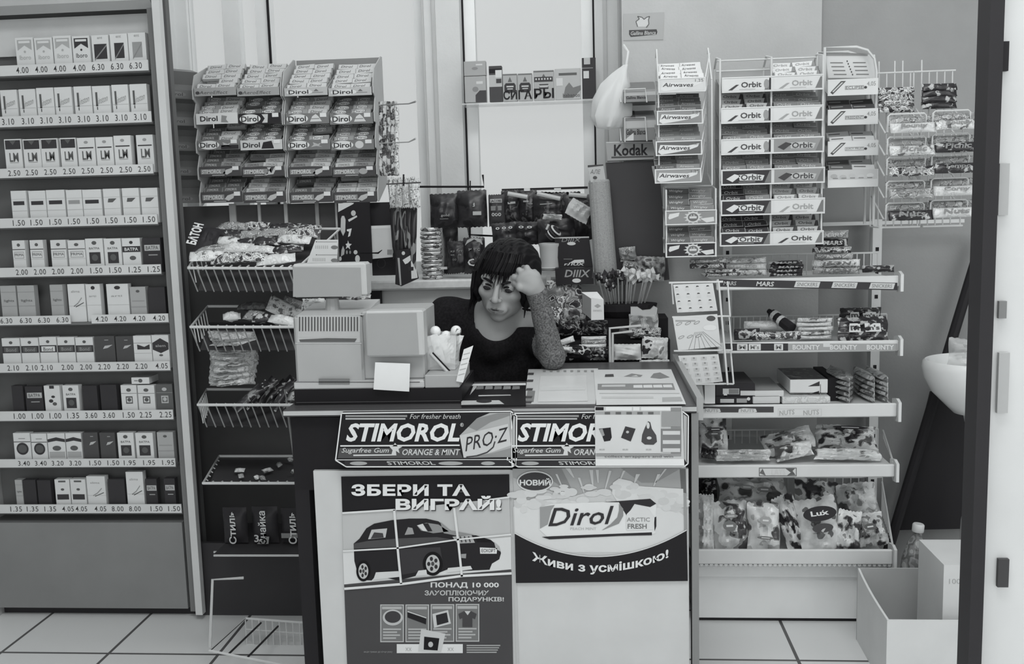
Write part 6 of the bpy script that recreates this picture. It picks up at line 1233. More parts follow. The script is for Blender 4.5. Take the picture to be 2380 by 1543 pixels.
# ---------------------------------------------------------------- dark display packs and the white tub
YX = 3.0
x0, x1, z0, z1 = rectY(1253, 566, 1303, 630, 3.06); b = MB(); c = ((x0+x1)/2, 3.08); r0 = (x1-x0)/2
b.lathe([(r0*.80, z0), (r0*.9, z0+.004), (r0*1.0, z0+.01), (r0*.9, z0+.012), (r0*.98, z1-.012), (r0*1.05, z1-.006), (r0*1.05, z1), (r0*.7, z1+.002)], (c[0], c[1], 0), G(152, .5), 28); fin(b, 'white_tub', None, 'pale plastic tub tipped behind the person, left of the dark packs', 'tub', smooth=40)
tag(bpy.data.objects['white_tub'], 'pale plastic tub with a rim, behind the hand of the person')
for k, (q, Y) in enumerate((([(1300, 620), (1378, 620), (1369, 551), (1288, 553)], 3.06), ([(1292, 662), (1380, 660), (1378, 622), (1290, 624)], 3.0))):
    b = MB(); P = PanY(b, Y); fr = [P.pt(*a, 0) for a in q]; b.add(fr+[p+np.array((0, .07, 0)) for p in fr], BOXF, G(30, .35))
    if k == 0: P.text('DIIIX', 1305, 553, 1350, 562, G(110), 1, shear=.2); P.ell(1328, 566, 10, 4, G(165)); P.text('rЛUX', 1311, 617-7, 1359, 617, G(170), 1, bold=.03, shear=.2); P.poly([(1325, 610), (1335, 604), (1357, 603), (1358, 609), (1340, 611)], G(172), 2); P.rect(1310, 601, 1330, 603, G(90)); P.line([(1288, 553), (1369, 551)], 3, G(150), 2)
    else: P.text('DIIIX', 1312, 627, 1372, 644, G(120), 1, bold=.02, shear=.2); P.ell(1340, 652, 10, 5, G(168)); P.rect(1270, 640, 1280, 652, G(120))
    fin(b, 'display_pack', None, ['black pack with white slanted lettering and a pale top edge, upper one', 'black pack with grey slanted lettering, below the other'][k], 'pack', 'black lettered packs')
# ---------------------------------------------------------------- stepped stand of sweets at the counter's far end
sx0, sx1 = kx(1282, 760, 2.95), kx(1556, 760, 2.95)
sd = thing('display_stand', ((sx0+sx1)/2, 3.0, 0), 'black stepped stand of sweets behind the counter end', 'display stand')
b = MB(); steps = [(2.86, 2.93, 852), (2.93, 3.0, 792), (3.0, 3.13, 742)]
for (ya, yb_, py) in steps: b.box(sx0, sx1, ya, yb_, 0, float(atY(1400, py, ya)[2]), G(26))
fin(b, 'body', sd)
g = 'sweets on the black stepped stand'
SW_ = [('upright grey bag of nuts under the lettered black packs', (1272, 650, 1352, 742), 3.02, PR((90, 120, 60, 150, 40), 30, 40), (-12, 0, 0)),
 ('small leopard-spotted bag at the elbow side of the stand', (1282, 712, 1312, 790), 2.99, PR((30, 150, 40, 160), 45, 41), (-8, 0, 0)),
 ('spotted grey bag beside the leopard one', (1310, 715, 1362, 745), 2.97, PR((60, 130, 150, 90), 40, 42), (-10, 0, 0)),
 ('dark bag with small pale pictures, elbow side', (1298, 742, 1352, 800), 2.96, PR((26, 30, 24, 110, 28), 40, 43), (-12, 0, 0)),
 ('dark bag with small pale pictures, next to it', (1352, 745, 1412, 800), 2.96, PR((30, 24, 34, 90, 26), 40, 44), (-12, 0, 0)),
 ('black bag with pale blobs at the counter mat corner', (1306, 802, 1372, 854), 2.89, PR((22, 26, 24, 160, 28), 26, 45), (-16, 0, 0)),
 ('black bag with a grey face print, second at the counter back', (1370, 806, 1426, 854), 2.89, PR((24, 28, 120, 26, 90), 26, 46), (-16, 0, 0)),
 ('white-fronted pouch at the counter back', (1426, 800, 1490, 853), 2.885, G(176, .35), (-14, 0, 0)),
 ('white bag with a dark-rimmed portrait', (1492, 784, 1552, 853), 2.90, PR((40, 172, 160, 176, 110), 24, 47), (-14, 4, 0)),
 ('white wrapped bag lying before the portrait bag', (1486, 838, 1556, 858), 2.875, PAL, (-40, 0, 0)),
 ('bag of pale rounds above the white pouch', (1462, 730, 1530, 768), 2.955, PR((120, 172, 150, 178), 50, 48, .3, (1, 1, 1), 0), (-14, 0, 0)),
 ('jumbled patterned bag behind the white pouch', (1466, 762, 1536, 796), 2.94, MX, (-12, 0, 0))]
for k, (lab, r, Y, m, rot) in enumerate(SW_): bag(r, Y, .04, m, lab, 'sweet bag', 'sweet_bag', g, rot, k+60, .25, fl=[float(atY(1400, py, ya)[2]) for (ya, yb_, py) in steps if Y >= ya][-1])
for k in range(3): put(bar_mesh(.075, .012, .02, [PAL, MID][k % 2], '', None, k), 'sweet_bar', atY(1380, 786+9*k, 2.915-.01*k), (0, 0, 2), 'thin pale-edged bar, %s from the top of the small flat pile' % ORD[k], 'sweet bar', 'thin bars piled on the stand')
put(bar_mesh(.06, .018, .02, PAL, '', None, 1), 'sweet_bar', atY(1312, 794, 2.87), (0, -18, 0), 'slanting pale stick bar beside the sleeve of the person', 'sweet bar', g)
put(bar_mesh(.04, .016, .02, PAL, '', None, 2), 'sweet_bar', atY(1314, 811, 2.865), (0, 6, 0), 'short pale bar under the slanting stick bar', 'sweet bar', g)
put(bar_mesh(.045, .016, .02, G(60), '', None, 2), 'sweet_bar', atY(1456, 772, 2.9), (0, 20, 0), 'short dark label bar lying on the white stand frame', 'sweet bar', g)
b = MB(); 
for p in ([(1418, 850), (1417, 763), (1490, 757)], [(1424, 848), (1424, 775), (1470, 770)]): b.tube([atY(x, y, 2.862) for x, y in p], .004, G(165), 6)
fin(b, 'wire_stand', None, 'white bent wire frame around the white pouch', 'frame')
b = MB(); P = PanY(b, 2.9); q = [(1466, 733), (1526, 731), (1528, 716), (1520, 712), (1512, 720), (1494, 722), (1482, 714), (1466, 714)]; fr = [P.pt(*a, 0) for a in q]; n = len(q); b.add(fr+[p+np.array((0, .02, 0)) for p in fr], [tuple(range(n)), tuple(range(n, 2*n))[::-1]]+[(i, n+i, n+(i+1) % n, (i+1) % n) for i in range(n)], G(150)); fin(b, 'carton_tray', None, 'white notched tray edge above the bag of pale rounds', 'tray')
b = MB(); P = PanY(b, 2.88); a_ = [(1374, 744), (1404, 743), (1403, 696), (1374, 692)]; fr = [P.pt(*a, 0) for a in a_]; b.add(fr+[p+np.array((0, .0015, 0)) for p in fr], BOXF, G(174)); a2 = [(1374, 694), (1403, 697), (1388, 681), (1352, 682)]; q0 = [P.pt(*a, 0) for a in a2]; q0 = [p+np.array((0, .03 if i > 1 else 0, 0)) for i, p in enumerate(q0)]; b.add(q0+[p+np.array((0, .0015, .001)) for p in q0], BOXF, G(178)); a3 = [(1354, 728), (1374, 742), (1374, 694), (1353, 684)]; q0 = [P.pt(*a, 0) for a in a3]; q0 = [p+np.array((0, .03 if i in (0, 3) else 0, 0)) for i, p in enumerate(q0)]; b.add(q0+[p+np.array((.001, .0015, 0)) for p in q0], BOXF, G(120))
P.poly([(1381, 711), (1389, 706), (1397, 711), (1389, 716)], G(130)); P.text('sweets', 1379, 719, 1399, 724, G(140)); fin(b, 'leaflet_box', None, 'white bent leaflet box with a small emblem, on the black stand', 'box')
# ---------------------------------------------------------------- lollipops
pot = thing('lollipop_pot', (float(atY(1450, 712, 3.06)[0]), 3.06, float(atY(1400, 742, 3.0)[2])+.0215), 'dark pot holding bunches of wrapped lollipops', 'pot')
b = MB(); pp = np.array(pot.location); b.lathe([(.07, -.02), (.10, .0), (.105, .02), (.095, .021)], pp, G(34), 24, 1, .6); fin(b, 'pot_body', pot)
rl = random.Random(5); spots = [(1392, 642, 0), (1404, 652, 0), (1416, 640, 0), (1428, 646, 0), (1436, 636, 0), (1412, 660, 0), (1424, 662, 0), (1446, 644, 0), (1458, 634, 1), (1470, 632, 1), (1464, 646, 1), (1478, 642, 1), (1496, 640, 1), (1506, 634, 1), (1500, 648, 1), (1516, 642, 1)]
for k, (px, py, li) in enumerate(spots):
    Y = 2.94+.012*(k % 4); c = atY(px, py, Y); t = thing('lollipop', tuple(c), '%s-wrapped lollipop, %s counted from the paper roll in its bunch' % (['dark', 'pale'][li], ORD[k if not li else k-8]), 'lollipop', 'lollipops in the dark pot')
    b = MB(); b.ball(c, .0125, PR((30, 24, 40, 150), 60, 50) if not li else PR((150, 172, 160, 120), 60, 51), 7); R2 = rotm(0, rl.uniform(-50, 50), 0)
    for sg in (-1, 1): b.add([c+R2@np.array(p) for p in ((sg*.009, -.003, -.004), (sg*.020, -.006, -.010), (sg*.022, .004, .010), (sg*.009, .003, .004))], [(0, 1, 2, 3)], G(40 if not li else 165))
    fin(b, 'candy', t, smooth=40)
    b = MB(); e = np.array(pp)+np.array(((c[0]-pp[0])*.75, (k % 4)*.008-.012, .012)); b.tube([c-np.array((0, 0, .010)), e], .0024, G(170), 6); fin(b, 'stick', t)
for k, (r, m, lab) in enumerate((((1440, 574, 1478, 606), MID, 'grey bag hanging uppermost before the film dispenser'), ((1474, 596, 1545, 652), PR((50, 90, 120, 140, 60), 35, 52), 'dim patterned bag hanging behind the pale lollipops'), ((1448, 606, 1476, 626), MID, 'small grey bag below the uppermost hanging one'))): bag(r, 3.06, .03, m, lab, 'sweet bag', 'sweet_bag', 'dim bags before the film dispenser', (0, k*8-6, 0), k+80, .4)
# ---------------------------------------------------------------- stock cube poster, its boxes, and a plastic bag
b = MB(); P = PanY(b, YR-.002); q = [(1449, 94), (1541, 92), (1544, 28), (1449, 32)]; fr = [P.pt(*a, 0) for a in q]; b.add(fr+[p+np.array((0, .0015, 0)) for p in fr], BOXF, G(140))
P.poly([(1462, 70), (1526, 68), (1528, 74), (1526, 80), (1466, 86), (1462, 80)], G(64)); P.text('Gallina Blanca', 1466, 72, 1524, 81, G(160), 2, bold=.01, shear=.2, skew=-2)
P.poly([(1482, 62), (1478, 50), (1486, 44), (1482, 38), (1492, 40), (1497, 45), (1503, 40), (1510, 38), (1507, 46), (1508, 56), (1502, 62)], G(165)); P.line([(1482, 62), (1478, 50), (1486, 44), (1482, 38), (1492, 40), (1497, 45), (1503, 40), (1510, 38), (1507, 46), (1508, 56), (1502, 64)], 2, G(84), 2); fin(b, 'poster', None, 'small grey poster with a hen emblem, on the plaster pier', 'poster')
for k, (yt, yf, yb_) in enumerate(((190, 212, 236), (256, 278, 326))):
    Yg = 3.04; x0, x1, z0, z1 = rectY(1449, yf, 1533, yb_, Yg); zt_ = float(atY(1490, yt, Yg+.1)[2])
    b = MB(); m = G(112, .5); b.prism([(0, 0), (.12, 0), (.12, zt_-z0), (0, z1-z0)], (x0, Yg, z0), (0, 1, 0), (0, 0, 1), (x1-x0, 0, 0), m)
    P = Pan(b, (x0, Yg, z0), (x1-x0, 0, 0), (0, 0, z1-z0)); P.rect(.02, .04, .98, .4, G(150)); P.text('Gallina Blanca', .08, .45, .62, .72, G(40), 2, bold=.02); 
    if k: P.poly([(0, 1), (.28, .62), (.28, 1)], G(172), 3)
    b.quad((x0+.004, Yg+.01, z1+.0025), (x0+(x1-x0)*(.35 if k else .9), Yg+.01, z1+.0025), (x0+(x1-x0)*(.35 if k else .9), Yg+.1, zt_-.001), (x0+.004, Yg+.1, zt_-.001), G(70 if k else 96))
    fin(b, 'stock_cube_box', None, 'grey lettered stock cube box, %s one under the hen poster' % ['upper', 'lower'][k], 'box', 'stock cube boxes')
    b = MB(); b.tube([(x0+.004, Yg-.012, z0-.004), (x0+.004, Yg-.012, z1+.006), (x0+(x1-x0)*.6, Yg-.012, z1+.006), (x0+(x1-x0)*.64, Yg-.012, z0-.004)], .0022, WIRE, 6)
    for xx in (x0-.008, x1+.004): b.tube([(xx, Yg+.14, zt_), (xx, Yg-.008, z0), (xx, Yg+.14, z0)], .002, WIRE, 6)
    fin(b, 'wire_holder', None, 'white wire holder around the %s stock cube box' % ['upper', 'lower'][k], 'holder', 'wire holders of the stock cube boxes')
b = MB(); zr = lambda y: float(atY(1420, y, 3.1)[2]); rg = random.Random(8); ph = [rg.uniform(0, 6) for _ in range(4)]; prof = [(300, .010), (296, .042), (270, .060), (230, .055), (195, .040), (170, .022), (152, .007)]
v = []; f = []; nn = 28; cx_ = kx(1412, 230, 3.1)
for i, (y, r) in enumerate(prof):
    for k in range(nn):
        a = 2*PI*k/nn; rr2 = r*(1+.16*math.sin(3*a+ph[0]+i*.5)+.10*math.sin(7*a+ph[1]-i)+.05*math.sin(11*a+ph[2])); v.append((cx_+(i/6.0)**2*.058+rr2*math.cos(a), 3.1+.7*rr2*math.sin(a), zr(y)))
for i in range(len(prof)-1):
    for k in range(nn): f.append((i*nn+k, i*nn+(k+1) % nn, (i+1)*nn+(k+1) % nn, (i+1)*nn+k))
b.add(v, f, GLASS('milky_bag', .42, .35, 240)); b.tube([atY(1455, 155, 3.1), atY(1460, 120, 3.1), atY(1450, 105, 3.14)], .004, GLASS('milky_bag', .42, .35, 240), 6)
fin(b, 'plastic_bag', None, 'milky see-through plastic bag hanging before the window edge', 'bag', smooth=60)
# ================================================================ corner by the door: wash basin, board, pole, cartons, bottle
YQ = 2.93
px_ = kx(2292, 900, YQ); zr_ = lambda y: float(atY(2240, y, YQ)[2])
bas = thing('wash_basin', (px_, YQ, 0), 'white wash basin on a slim pedestal, half hidden by the door post', 'wash basin')
rw_ = px_-kx(2146, 870, YQ)
b = MB(); zt_, zb_ = zr_(836), zr_(962); H = zt_-zb_
prof = [(.04, 0), (.09, .004), (rw_*.62, H*.16), (rw_*.85, H*.42), (rw_*.97, H*.68), (rw_, H*.86), (rw_*.985, H*.97), (rw_*.95, H), (rw_*.90, H*.97), (rw_*.86, H*.8), (rw_*.6, H*.35), (.03, H*.25)]
b.lathe(prof, (px_, YQ, zb_), G(196, .2), 48, 1, .8); fin(b, 'bowl', bas, smooth=60)
b = MB(); k_ = [px_-kx(x, y, YQ) for x, y in ((2238, 950), (2248, 1000), (2256, 1060), (2252, 1120), (2245, 1170), (2236, 1212))]
zz2 = [zr_(y) for y in (950, 1000, 1060, 1120, 1170, 1212)]; b.lathe([(k_[5]*1.2, 0), (k_[5]*1.2, .01)]+[(k, z_) for k, z_ in zip(k_[::-1], zz2[::-1])]+[(k_[0]*1.05, zb_+.012)], (px_, YQ, 0), G(180, .25), 32); fin(b, 'pedestal', bas, smooth=60)
bag((2202, 792, 2300, 872), YQ-.03, .1, GLASS('bag_film', .6, .25, 200), 'crumpled clear plastic bag lying in the wash basin', 'bag', 'plastic_bag', None, (-10, 10, 0), 90, .7)
b = MB(); P = PanY(b, 3.165); q = [(2086, 1232), (2280, 1228), (2280, 905), (2166, 912)]; fr = [P.pt(*a, 0) for a in q]; b.add(fr+[p+np.array((0, .02, 0)) for p in fr], BOXF, G(38, .5)); fin(b, 'dark_board', None, 'black board leaning behind the wash basin pedestal', 'board')
b = MB(); pa, pb_ = atY(2282, 560, 3.16), atY(2088, 1200, 3.12); pc = pa+(pb_-pa)*(pa[2]-.0)/(pa[2]-pb_[2]); b.tube([pa, pc], .0165, G(36, .5), 10); fin(b, 'broom_pole', None, 'long dark pole leaning diagonally across the corner', 'pole')
# open carton tray, low front, and a closed white box inside it
YE = 2.42; x0 = kx(2062, 1442, YE); xe = x0+.44; zf = float(atY(2150, 1442, YE)[2]); Yk2 = 2.72; zbk = float(atY(2060, 1321, Yk2)[2]); xl = kx(1994, 1321, Yk2)
ct = thing('open_carton', (x0+.2, YE, 0), 'big open white carton with a low front on the floor by the door post', 'carton')
CW, CWI = G(181, .7), G(128, .8)
b = MB(); b.box(x0, xe, YE, YE+.006, 0, zf, CW); fin(b, 'front_wall', ct)
b = MB(); n = 12; L0 = np.array((x0, YE, 0)); L1 = np.array((xl, Yk2, 0)); dv = L1-L0
prof = [(0, 0), (1, 0)]+[(1-k/n, zf+(zbk-zf)*(((1-k/n)) ** 3.0)) for k in range(n+1)]
b.prism(prof, L0, dv, (0, 0, 1), (.006, 0.001, 0), CW); fin(b, 'side_wall', ct)
b = MB(); b.box(xl, xe, Yk2, Yk2+.006, 0, zbk, G(150, .7)); fin(b, 'back_wall', ct)
b = MB(); b.prism([(x0+.004, YE+.006), (xe, YE+.006), (xe, Yk2), (xl+.006, Yk2)], (0, 0, .0), (1, 0, 0), (0, 1, 0), (0, 0, .005), CWI); fin(b, 'bottom', ct)
Yw = 2.47; a0 = kx(2192, 1380, Yw); zt_ = float(atY(2230, 1313, Yw)[2]); Yw2 = 2.66; zt2 = zt_
b = MB(); b.box(a0, a0+.22, Yw, Yw2, .006, zt_, G(176, .6)); P = PanY(b, Yw); P.text('100г х 50', 2206, 1345, 2285, 1357, G(140), 1)
fin(b, 'white_box', None, 'closed white box with small printed numbers standing in the open carton', 'box')
b = MB(); h = .32; bx, by = kx(2110, 1300, 2.80), 2.80
b.lathe([(.030, 0.0005), (.036, .008), (.036, .10), (.033, .13), (.036, .16), (.035, .215), (.024, .262), (.0125, .285), (.0125, .297)], (bx, by, 0), PR((96, 120, 84, 110, 140), 18, 55, .15), 24)
bt = thing('plastic_bottle', (bx, by, 0), 'tall dim plastic bottle with a white cap beside the carton', 'bottle'); fin(b, 'bottle_body', bt, smooth=40)
b = MB(); b.lathe([(.0155, .297), (.0165, .299), (.0165, .318), (.014, .321)], (bx, by, 0), G(172, .4), 20); fin(b, 'cap', bt, smooth=40); bt.rotation_euler = (0, math.radians(5), 0)
# ================================================================ the shop assistant
def sd_ell(P, c, r, R=None):
    q = P-np.array(c)
    if R is not None: q = q@R
    r = np.array(r); k0 = np.linalg.norm(q/r, axis=-1); k1 = np.linalg.norm(q/(r*r), axis=-1)+1e-9
    return k0*(k0-1.0)/k1
def sd_cap(P, a, b, ra, rb=None):
    a, b = np.array(a), np.array(b); rb = ra if rb is None else rb; ab = b-a; t = np.clip((P-a)@ab/(ab@ab), 0, 1)
    return np.linalg.norm(P-a-t[..., None]*ab, axis=-1)-(ra+(rb-ra)*t)
def smin(a, b, k):
    h = np.clip(.5+.5*(b-a)/k, 0, 1); return b*(1-h)+a*h-k*h*(1-h)
def smax(a, b, k): return -smin(-a, -b, k)
def nets(f, lo, hi, h):
    """surface nets over the signed distance f"""
    lo, hi = np.array(lo), np.array(hi); n = np.ceil((hi-lo)/h).astype(int)+1
    ax = [lo[i]+h*np.arange(n[i]) for i in range(3)]; V = np.empty(n, np.float32)
    for i in range(n[0]):
        g = np.stack(np.meshgrid([ax[0][i]], ax[1], ax[2], indexing='ij'), -1); V[i] = f(g)[0]
    S = V < 0; cs = [(i, j, k) for i in (0, 1) for j in (0, 1) for k in (0, 1)]; m = n-1
    sl = lambda A, c: A[c[0]:c[0]+m[0], c[1]:c[1]+m[1], c[2]:c[2]+m[2]]
    cnt = sum(sl(S, c).astype(np.int8) for c in cs); act = (cnt > 0) & (cnt < 8)
    idx = -np.ones(m, np.int64); idx[act] = np.arange(act.sum()); cell = np.argwhere(act)
    acc = np.zeros((len(cell), 3)); w_ = np.zeros(len(cell))
    for a in cs:
        for ax_ in range(3):
            if a[ax_]: continue
            b = list(a); b[ax_] = 1; va = sl(V, a)[act]; vb = sl(V, b)[act]; cr = (va < 0) != (vb < 0)
            t = np.where(cr, va/np.where(cr, va-vb, 1), 0); p = np.array(a, float)[None]+np.zeros((len(cell), 3)); p[:, ax_] += t
            acc += p*cr[:, None]; w_ += cr
    verts = lo+(cell+acc/w_[:, None])*h; F = []
    for ax_ in range(3):
        u, v = (ax_+1) % 3, (ax_+2) % 3; o = [0, 0, 0]; o[ax_] = 1
        A = S[:S.shape[0]-o[0], :S.shape[1]-o[1], :S.shape[2]-o[2]]; B = S[o[0]:, o[1]:, o[2]:]
        e = np.argwhere(A != B); e = e[(e[:, u] > 0) & (e[:, v] > 0) & (e[:, u] < m[u]) & (e[:, v] < m[v])]
        if not len(e): continue
        fl = A[tuple(e.T)]; q = []
        for du, dv in ((1, 1), (0, 1), (0, 0), (1, 0)):
            c = e.copy(); c[:, u] -= du; c[:, v] -= dv; q.append(idx[tuple(c.T)])
        q = np.stack(q, 1); q[~fl] = q[~fl][:, ::-1]; F.append(q[(q >= 0).all(1)])
    return verts, np.concatenate(F)
def snap(f, v, it=3):
    for _ in range(it):
        d = f(v[:, None, :])[:, 0]; g = np.stack([f((v+e)[:, None, :])[:, 0]-f((v-e)[:, None, :])[:, 0] for e in np.eye(3)*8e-4], 1)/1.6e-3
        v = v-np.clip(d, -.004, .004)[:, None]*g/np.maximum((g*g).sum(1), .2)[:, None]
    return v
def figure_mesh(name, parent, f, lo, hi, h, mats, fine=None, pick=None, smooth=True):
    v, q = nets(f, lo, hi, h)
    bm = bmesh.new(); vv = [bm.verts.new(p) for p in v]
    for a in q:
        try: bm.faces.new([vv[i] for i in a])
        except ValueError: pass
    if fine is not None:
        for _ in range(fine[1]):
            ed = [e for e in bm.edges if fine[0](np.array(e.verts[0].co)) and fine[0](np.array(e.verts[1].co))]
            bmesh.ops.subdivide_edges(bm, edges=ed, cuts=1, use_grid_fill=True)
    bm.verts.ensure_lookup_table(); P = snap(f, np.array([a.co[:] for a in bm.verts]))
    base = np.array(parent.location)
    for a, p in zip(bm.verts, P): a.co = p-base
    me = bpy.data.meshes.new(name); bmesh.ops.recalc_face_normals(bm, faces=bm.faces); bm.to_mesh(me); bm.free()
    for m in mats: me.materials.append(m)
    if pick is not None:
        c = np.array([p.center[:] for p in me.polygons])+base; me.polygons.foreach_set('material_index', pick(c).astype(int).tolist())
    me.polygons.foreach_set('use_smooth', [True]*len(me.polygons)); me.update()
    o = bpy.data.objects.new(name, me); COL.objects.link(o); o.parent = parent; return o
HR = rotm(0, 0, -9)@rotm(0, 8.5, 0)@rotm(13, 0, 0)
FL = np.diag((1., -1., 1.))
HM = HR@FL                                                   # head-local (x, forward, up) -> place
HO = atY(1156, 668, 2.655)-HM@np.array((0, .088, .003))
def hl(P): return (P-HO)@HM                                  # place -> head-local
def hw(p): return HO+HM@np.array(p, float)
nk0, nk1 = hw((0, -.025, -.075)), atY(1146, 782, 2.80)
shL, shR = atY(1040, 738, 2.84), atY(1236, 768, 2.83)
elR, wrR = atY(1283, 822, 2.70), atY(1246, 672, 2.645)
elR[2] = ZK+.040
elL, wrL = atY(1004, 868, 2.80), atY(1050, 985, 2.72)
chest, belly, pelv = atY(1142, 835, 2.87), atY(1135, 955, 2.90), np.array((-.31, 3.0, .55))
kL, kR = np.array((-.40, 2.62, .5)), np.array((-.22, 2.62, .5)); fL, fR = np.array((-.41, 2.72, .07)), np.array((-.21, 2.72, .07))
ell = sd_ell
def head_sdf(P):
    q = hl(P); A = np.abs(q); s = q.copy(); s[..., 0] = A[..., 0]
    d = ell(q, (0, -.018, .030), (.072, .092, .075))
    d = smin(d, ell(q, (0, .024, -.027), (.0545, .064, .076)), .03)
    d = smin(d, ell(s, (.027, .004, -.056), (.024, .050, .032)), .035)
    d = smin(d, sd_cap(q, (0, .060, -.086), (0, .066, -.089), .015), .035)
    d = smin(d, ell(s, (.040, .058, -.022), (.02, .022, .016)), .022)
    d = smin(d, sd_cap(s, (.008, .087, .021), (.044, .072, .022), .0085), .014)
    d = smax(d, -ell(s, (.031, .097, .004), (.0185, .017, .012)), .012)
    d = smin(d, sd_cap(q, (0, .089, .014), (0, .109, -.024), .0050, .0094), .012)
    d = smin(d, ell(q, (0, .110, -.0285), (.0095, .0095, .008)), .006)
    d = smin(d, ell(s, (.0115, .098, -.031), (.0065, .009, .006)), .006)
    d = smax(d, -ell(s, (.006, .106, -.0395), (.0035, .005, .003)), .003)
    d = smin(d, ell(s, (.031, .0785, .003), (.0145, .0125, .0125)), .005)
    d = smin(d, ell(q, (0, .082, -.062), (.030, .012, .016)), .014)
    d = smin(d, sd_cap(s, (.004, .0935, -.0575), (.0225, .081, -.0605), .0031, .0018), .006)
    d = smin(d, sd_cap(s, (0, .0925, -.0685), (.018, .082, -.066), .0042, .0022), .007)
    d = smax(d, -sd_cap(s, (0, .0975, -.0625), (.0245, .082, -.0632), .0016, .0012), .002)
    d = smin(d, ell(s, (.074, -.008, -.005), (.008, .018, .03)), .006)
    return d
kn = [atY(x, y, 2.632) for x, y in ((1209, 652), (1217, 641), (1231, 636), (1245, 641))]
def hand_sdf(P):
    wp = wrR; d = sd_cap(P, wp, atY(1238, 662, 2.64), .024, .026)
    for k in kn: d = smin(d, sd_cap(P, atY(1236, 664, 2.64), k, .0185, .0115), .018)
    for i, k in enumerate(kn):
        p1 = k+np.array((-.016+.004*i, .012, .018-.006*abs(i-1.5))); p2 = p1+np.array((-.010, .024, -.002)); p3 = p2+np.array((-.002, .014, -.012))
        d = smin(d, sd_cap(P, k, p1, .0095, .0088), .004); d = np.minimum(d, smin(sd_cap(P, p1, p2, .0086, .0078), sd_cap(P, p2, p3, .0078, .0068), .003))
    t0, t1, t2 = atY(1228, 672, 2.625), atY(1208, 668, 2.622), atY(1199, 660, 2.64)
    d = smin(d, sd_cap(P, t0, t1, .013, .0098), .010); return smin(d, sd_cap(P, t1, t2, .0095, .008), .004)
def body_core(P, g=0.0):
    d = smin(ell(P, chest, (.155+g, .098+g, .17+g)), ell(P, belly, (.128+g, .092+g, .16+g)), .06)
    d = smin(d, ell(P, pelv, (.165+g, .135+g, .13+g)), .07)
    d = smin(d, sd_cap(P, shL, shR, .050+g), .06)
    d = smin(d, smin(sd_cap(P, shL, elL, .050+g, .039+g), sd_cap(P, elL, wrL, .039+g, .026+g), .02), .035)
    d = smin(d, sd_cap(P, shR, elR, .050+g, .030+g), .03)
    return d
def forearm(P, g=0.0, e=1.0): return sd_cap(P, elR, elR+(wrR-elR)*e, .027+g, .0220+g)
def legs(P, g=0.0):
    d = 1e3
    for k, f, s in ((kL, fL, -1), (kR, fR, 1)):
        d = np.minimum(d, smin(sd_cap(P, pelv+np.array((.08*s, 0, -.03)), k, .085+g, .06+g), sd_cap(P, k, f, .056+g, .038+g), .02))
    return d
def feet(P):
    d = 1e3
    for f in (fL, fR): d = np.minimum(d, sd_cap(P, f+np.array((0, .02, -.03)), f+np.array((0, -.12, -.04)), .036, .028))
    return d
def neck(P): return smin(sd_cap(P, nk0, nk1, .050, .066), sd_cap(P, nk1, (shL+shR)/2, .06, .07), .04)
def person_sdf(P):
    d = smin(body_core(P, -.004), neck(P), .03); d = smin(d, head_sdf(P), .018)
    d = smin(d, smin(forearm(P, -.002), hand_sdf(P), .012), .02); d = smin(d, legs(P, -.005), .04); return smin(d, feet(P), .02)
ncol = atY(1152, 742, 2.70)
def sweater_sdf(P):
    d = smin(smin(body_core(P, -.004), neck(P), .03), forearm(P, -.002, .93), .02); d = smin(d, legs(P, -.005), .04)
    wob = .0022*np.sin(P[..., 2]*70+P[..., 0]*25)*np.sin(P[..., 0]*60+P[..., 1]*35+1)
    d = d-.0085+wob
    q = (P-ncol)/np.array((.064, 1, .066)); e = (np.hypot(q[..., 0], q[..., 2])-1)*.064
    d = smax(d, -np.maximum(e, P[..., 1]-2.90), .003)
    top = P[..., 2]-(nk1[2]+.030); d = smax(d, -np.maximum(np.hypot(P[..., 0]-nk0[0], P[..., 1]-nk0[1])-.095, -top), .003)
    return smax(d, -(P[..., 2]-.52), .004)
def trousers_sdf(P): return smax(smin(legs(P, .004), ell(P, pelv, (.172, .142, .135)), .05), -(P[..., 2]-.10), .004)
per = thing('person', (float(pelv[0]), float(pelv[1]), 0), 'dark-haired person in a black top, sitting behind the counter with head resting on one hand', 'person')
SKIN = G(128, .5, var=.05, scale=14); SW = G(26, .9, var=.35, scale=160, bump=.5); SW_LIT = G(92, .95, var=.75, scale=210, bump=.6); LIP = G(98, .5); HAIR = G(16, .38)  # forearm gets a paler copy of the sweater, light put into its grey
def in_head(p):
    q = (p-HO)@HM; return q[1] > .03 and abs(q[0]) < .07 and -.12 < q[2] < .06
def in_hand(p): return np.linalg.norm(p-kn[1]) < .055
def pick_skin(c):
    q = hl(c); lip = (q[:, 1] > .076) & (np.abs(q[:, 0]) < .0235) & (q[:, 2] < -.0575) & (q[:, 2] > -.0712) & ((q[:, 2] < -.0575-.003*(np.abs(q[:, 0])/.02)) & (q[:, 2] > -.0712+.006*(q[:, 0]/.0235)**2))
    return np.where(lip, 1, 0)
figure_mesh('body', per, person_sdf, (-.62, 2.50, .0), (.02, 3.16, 1.22), .0075, [SKIN, LIP], (lambda p: in_head(p) or in_hand(p), 2), pick_skin)
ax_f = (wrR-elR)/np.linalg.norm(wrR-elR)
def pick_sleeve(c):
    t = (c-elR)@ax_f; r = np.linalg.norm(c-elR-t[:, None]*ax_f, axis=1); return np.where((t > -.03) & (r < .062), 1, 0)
figure_mesh('sweater', per, sweater_sdf, (-.62, 2.50, .50), (.05, 3.16, 1.12), .0065, [SW, SW_LIT], None, pick_sleeve)
figure_mesh('trousers', per, trousers_sdf, (-.62, 2.5, .06), (.0, 3.18, .72), .011, [G(40, .9)])
b = MB()
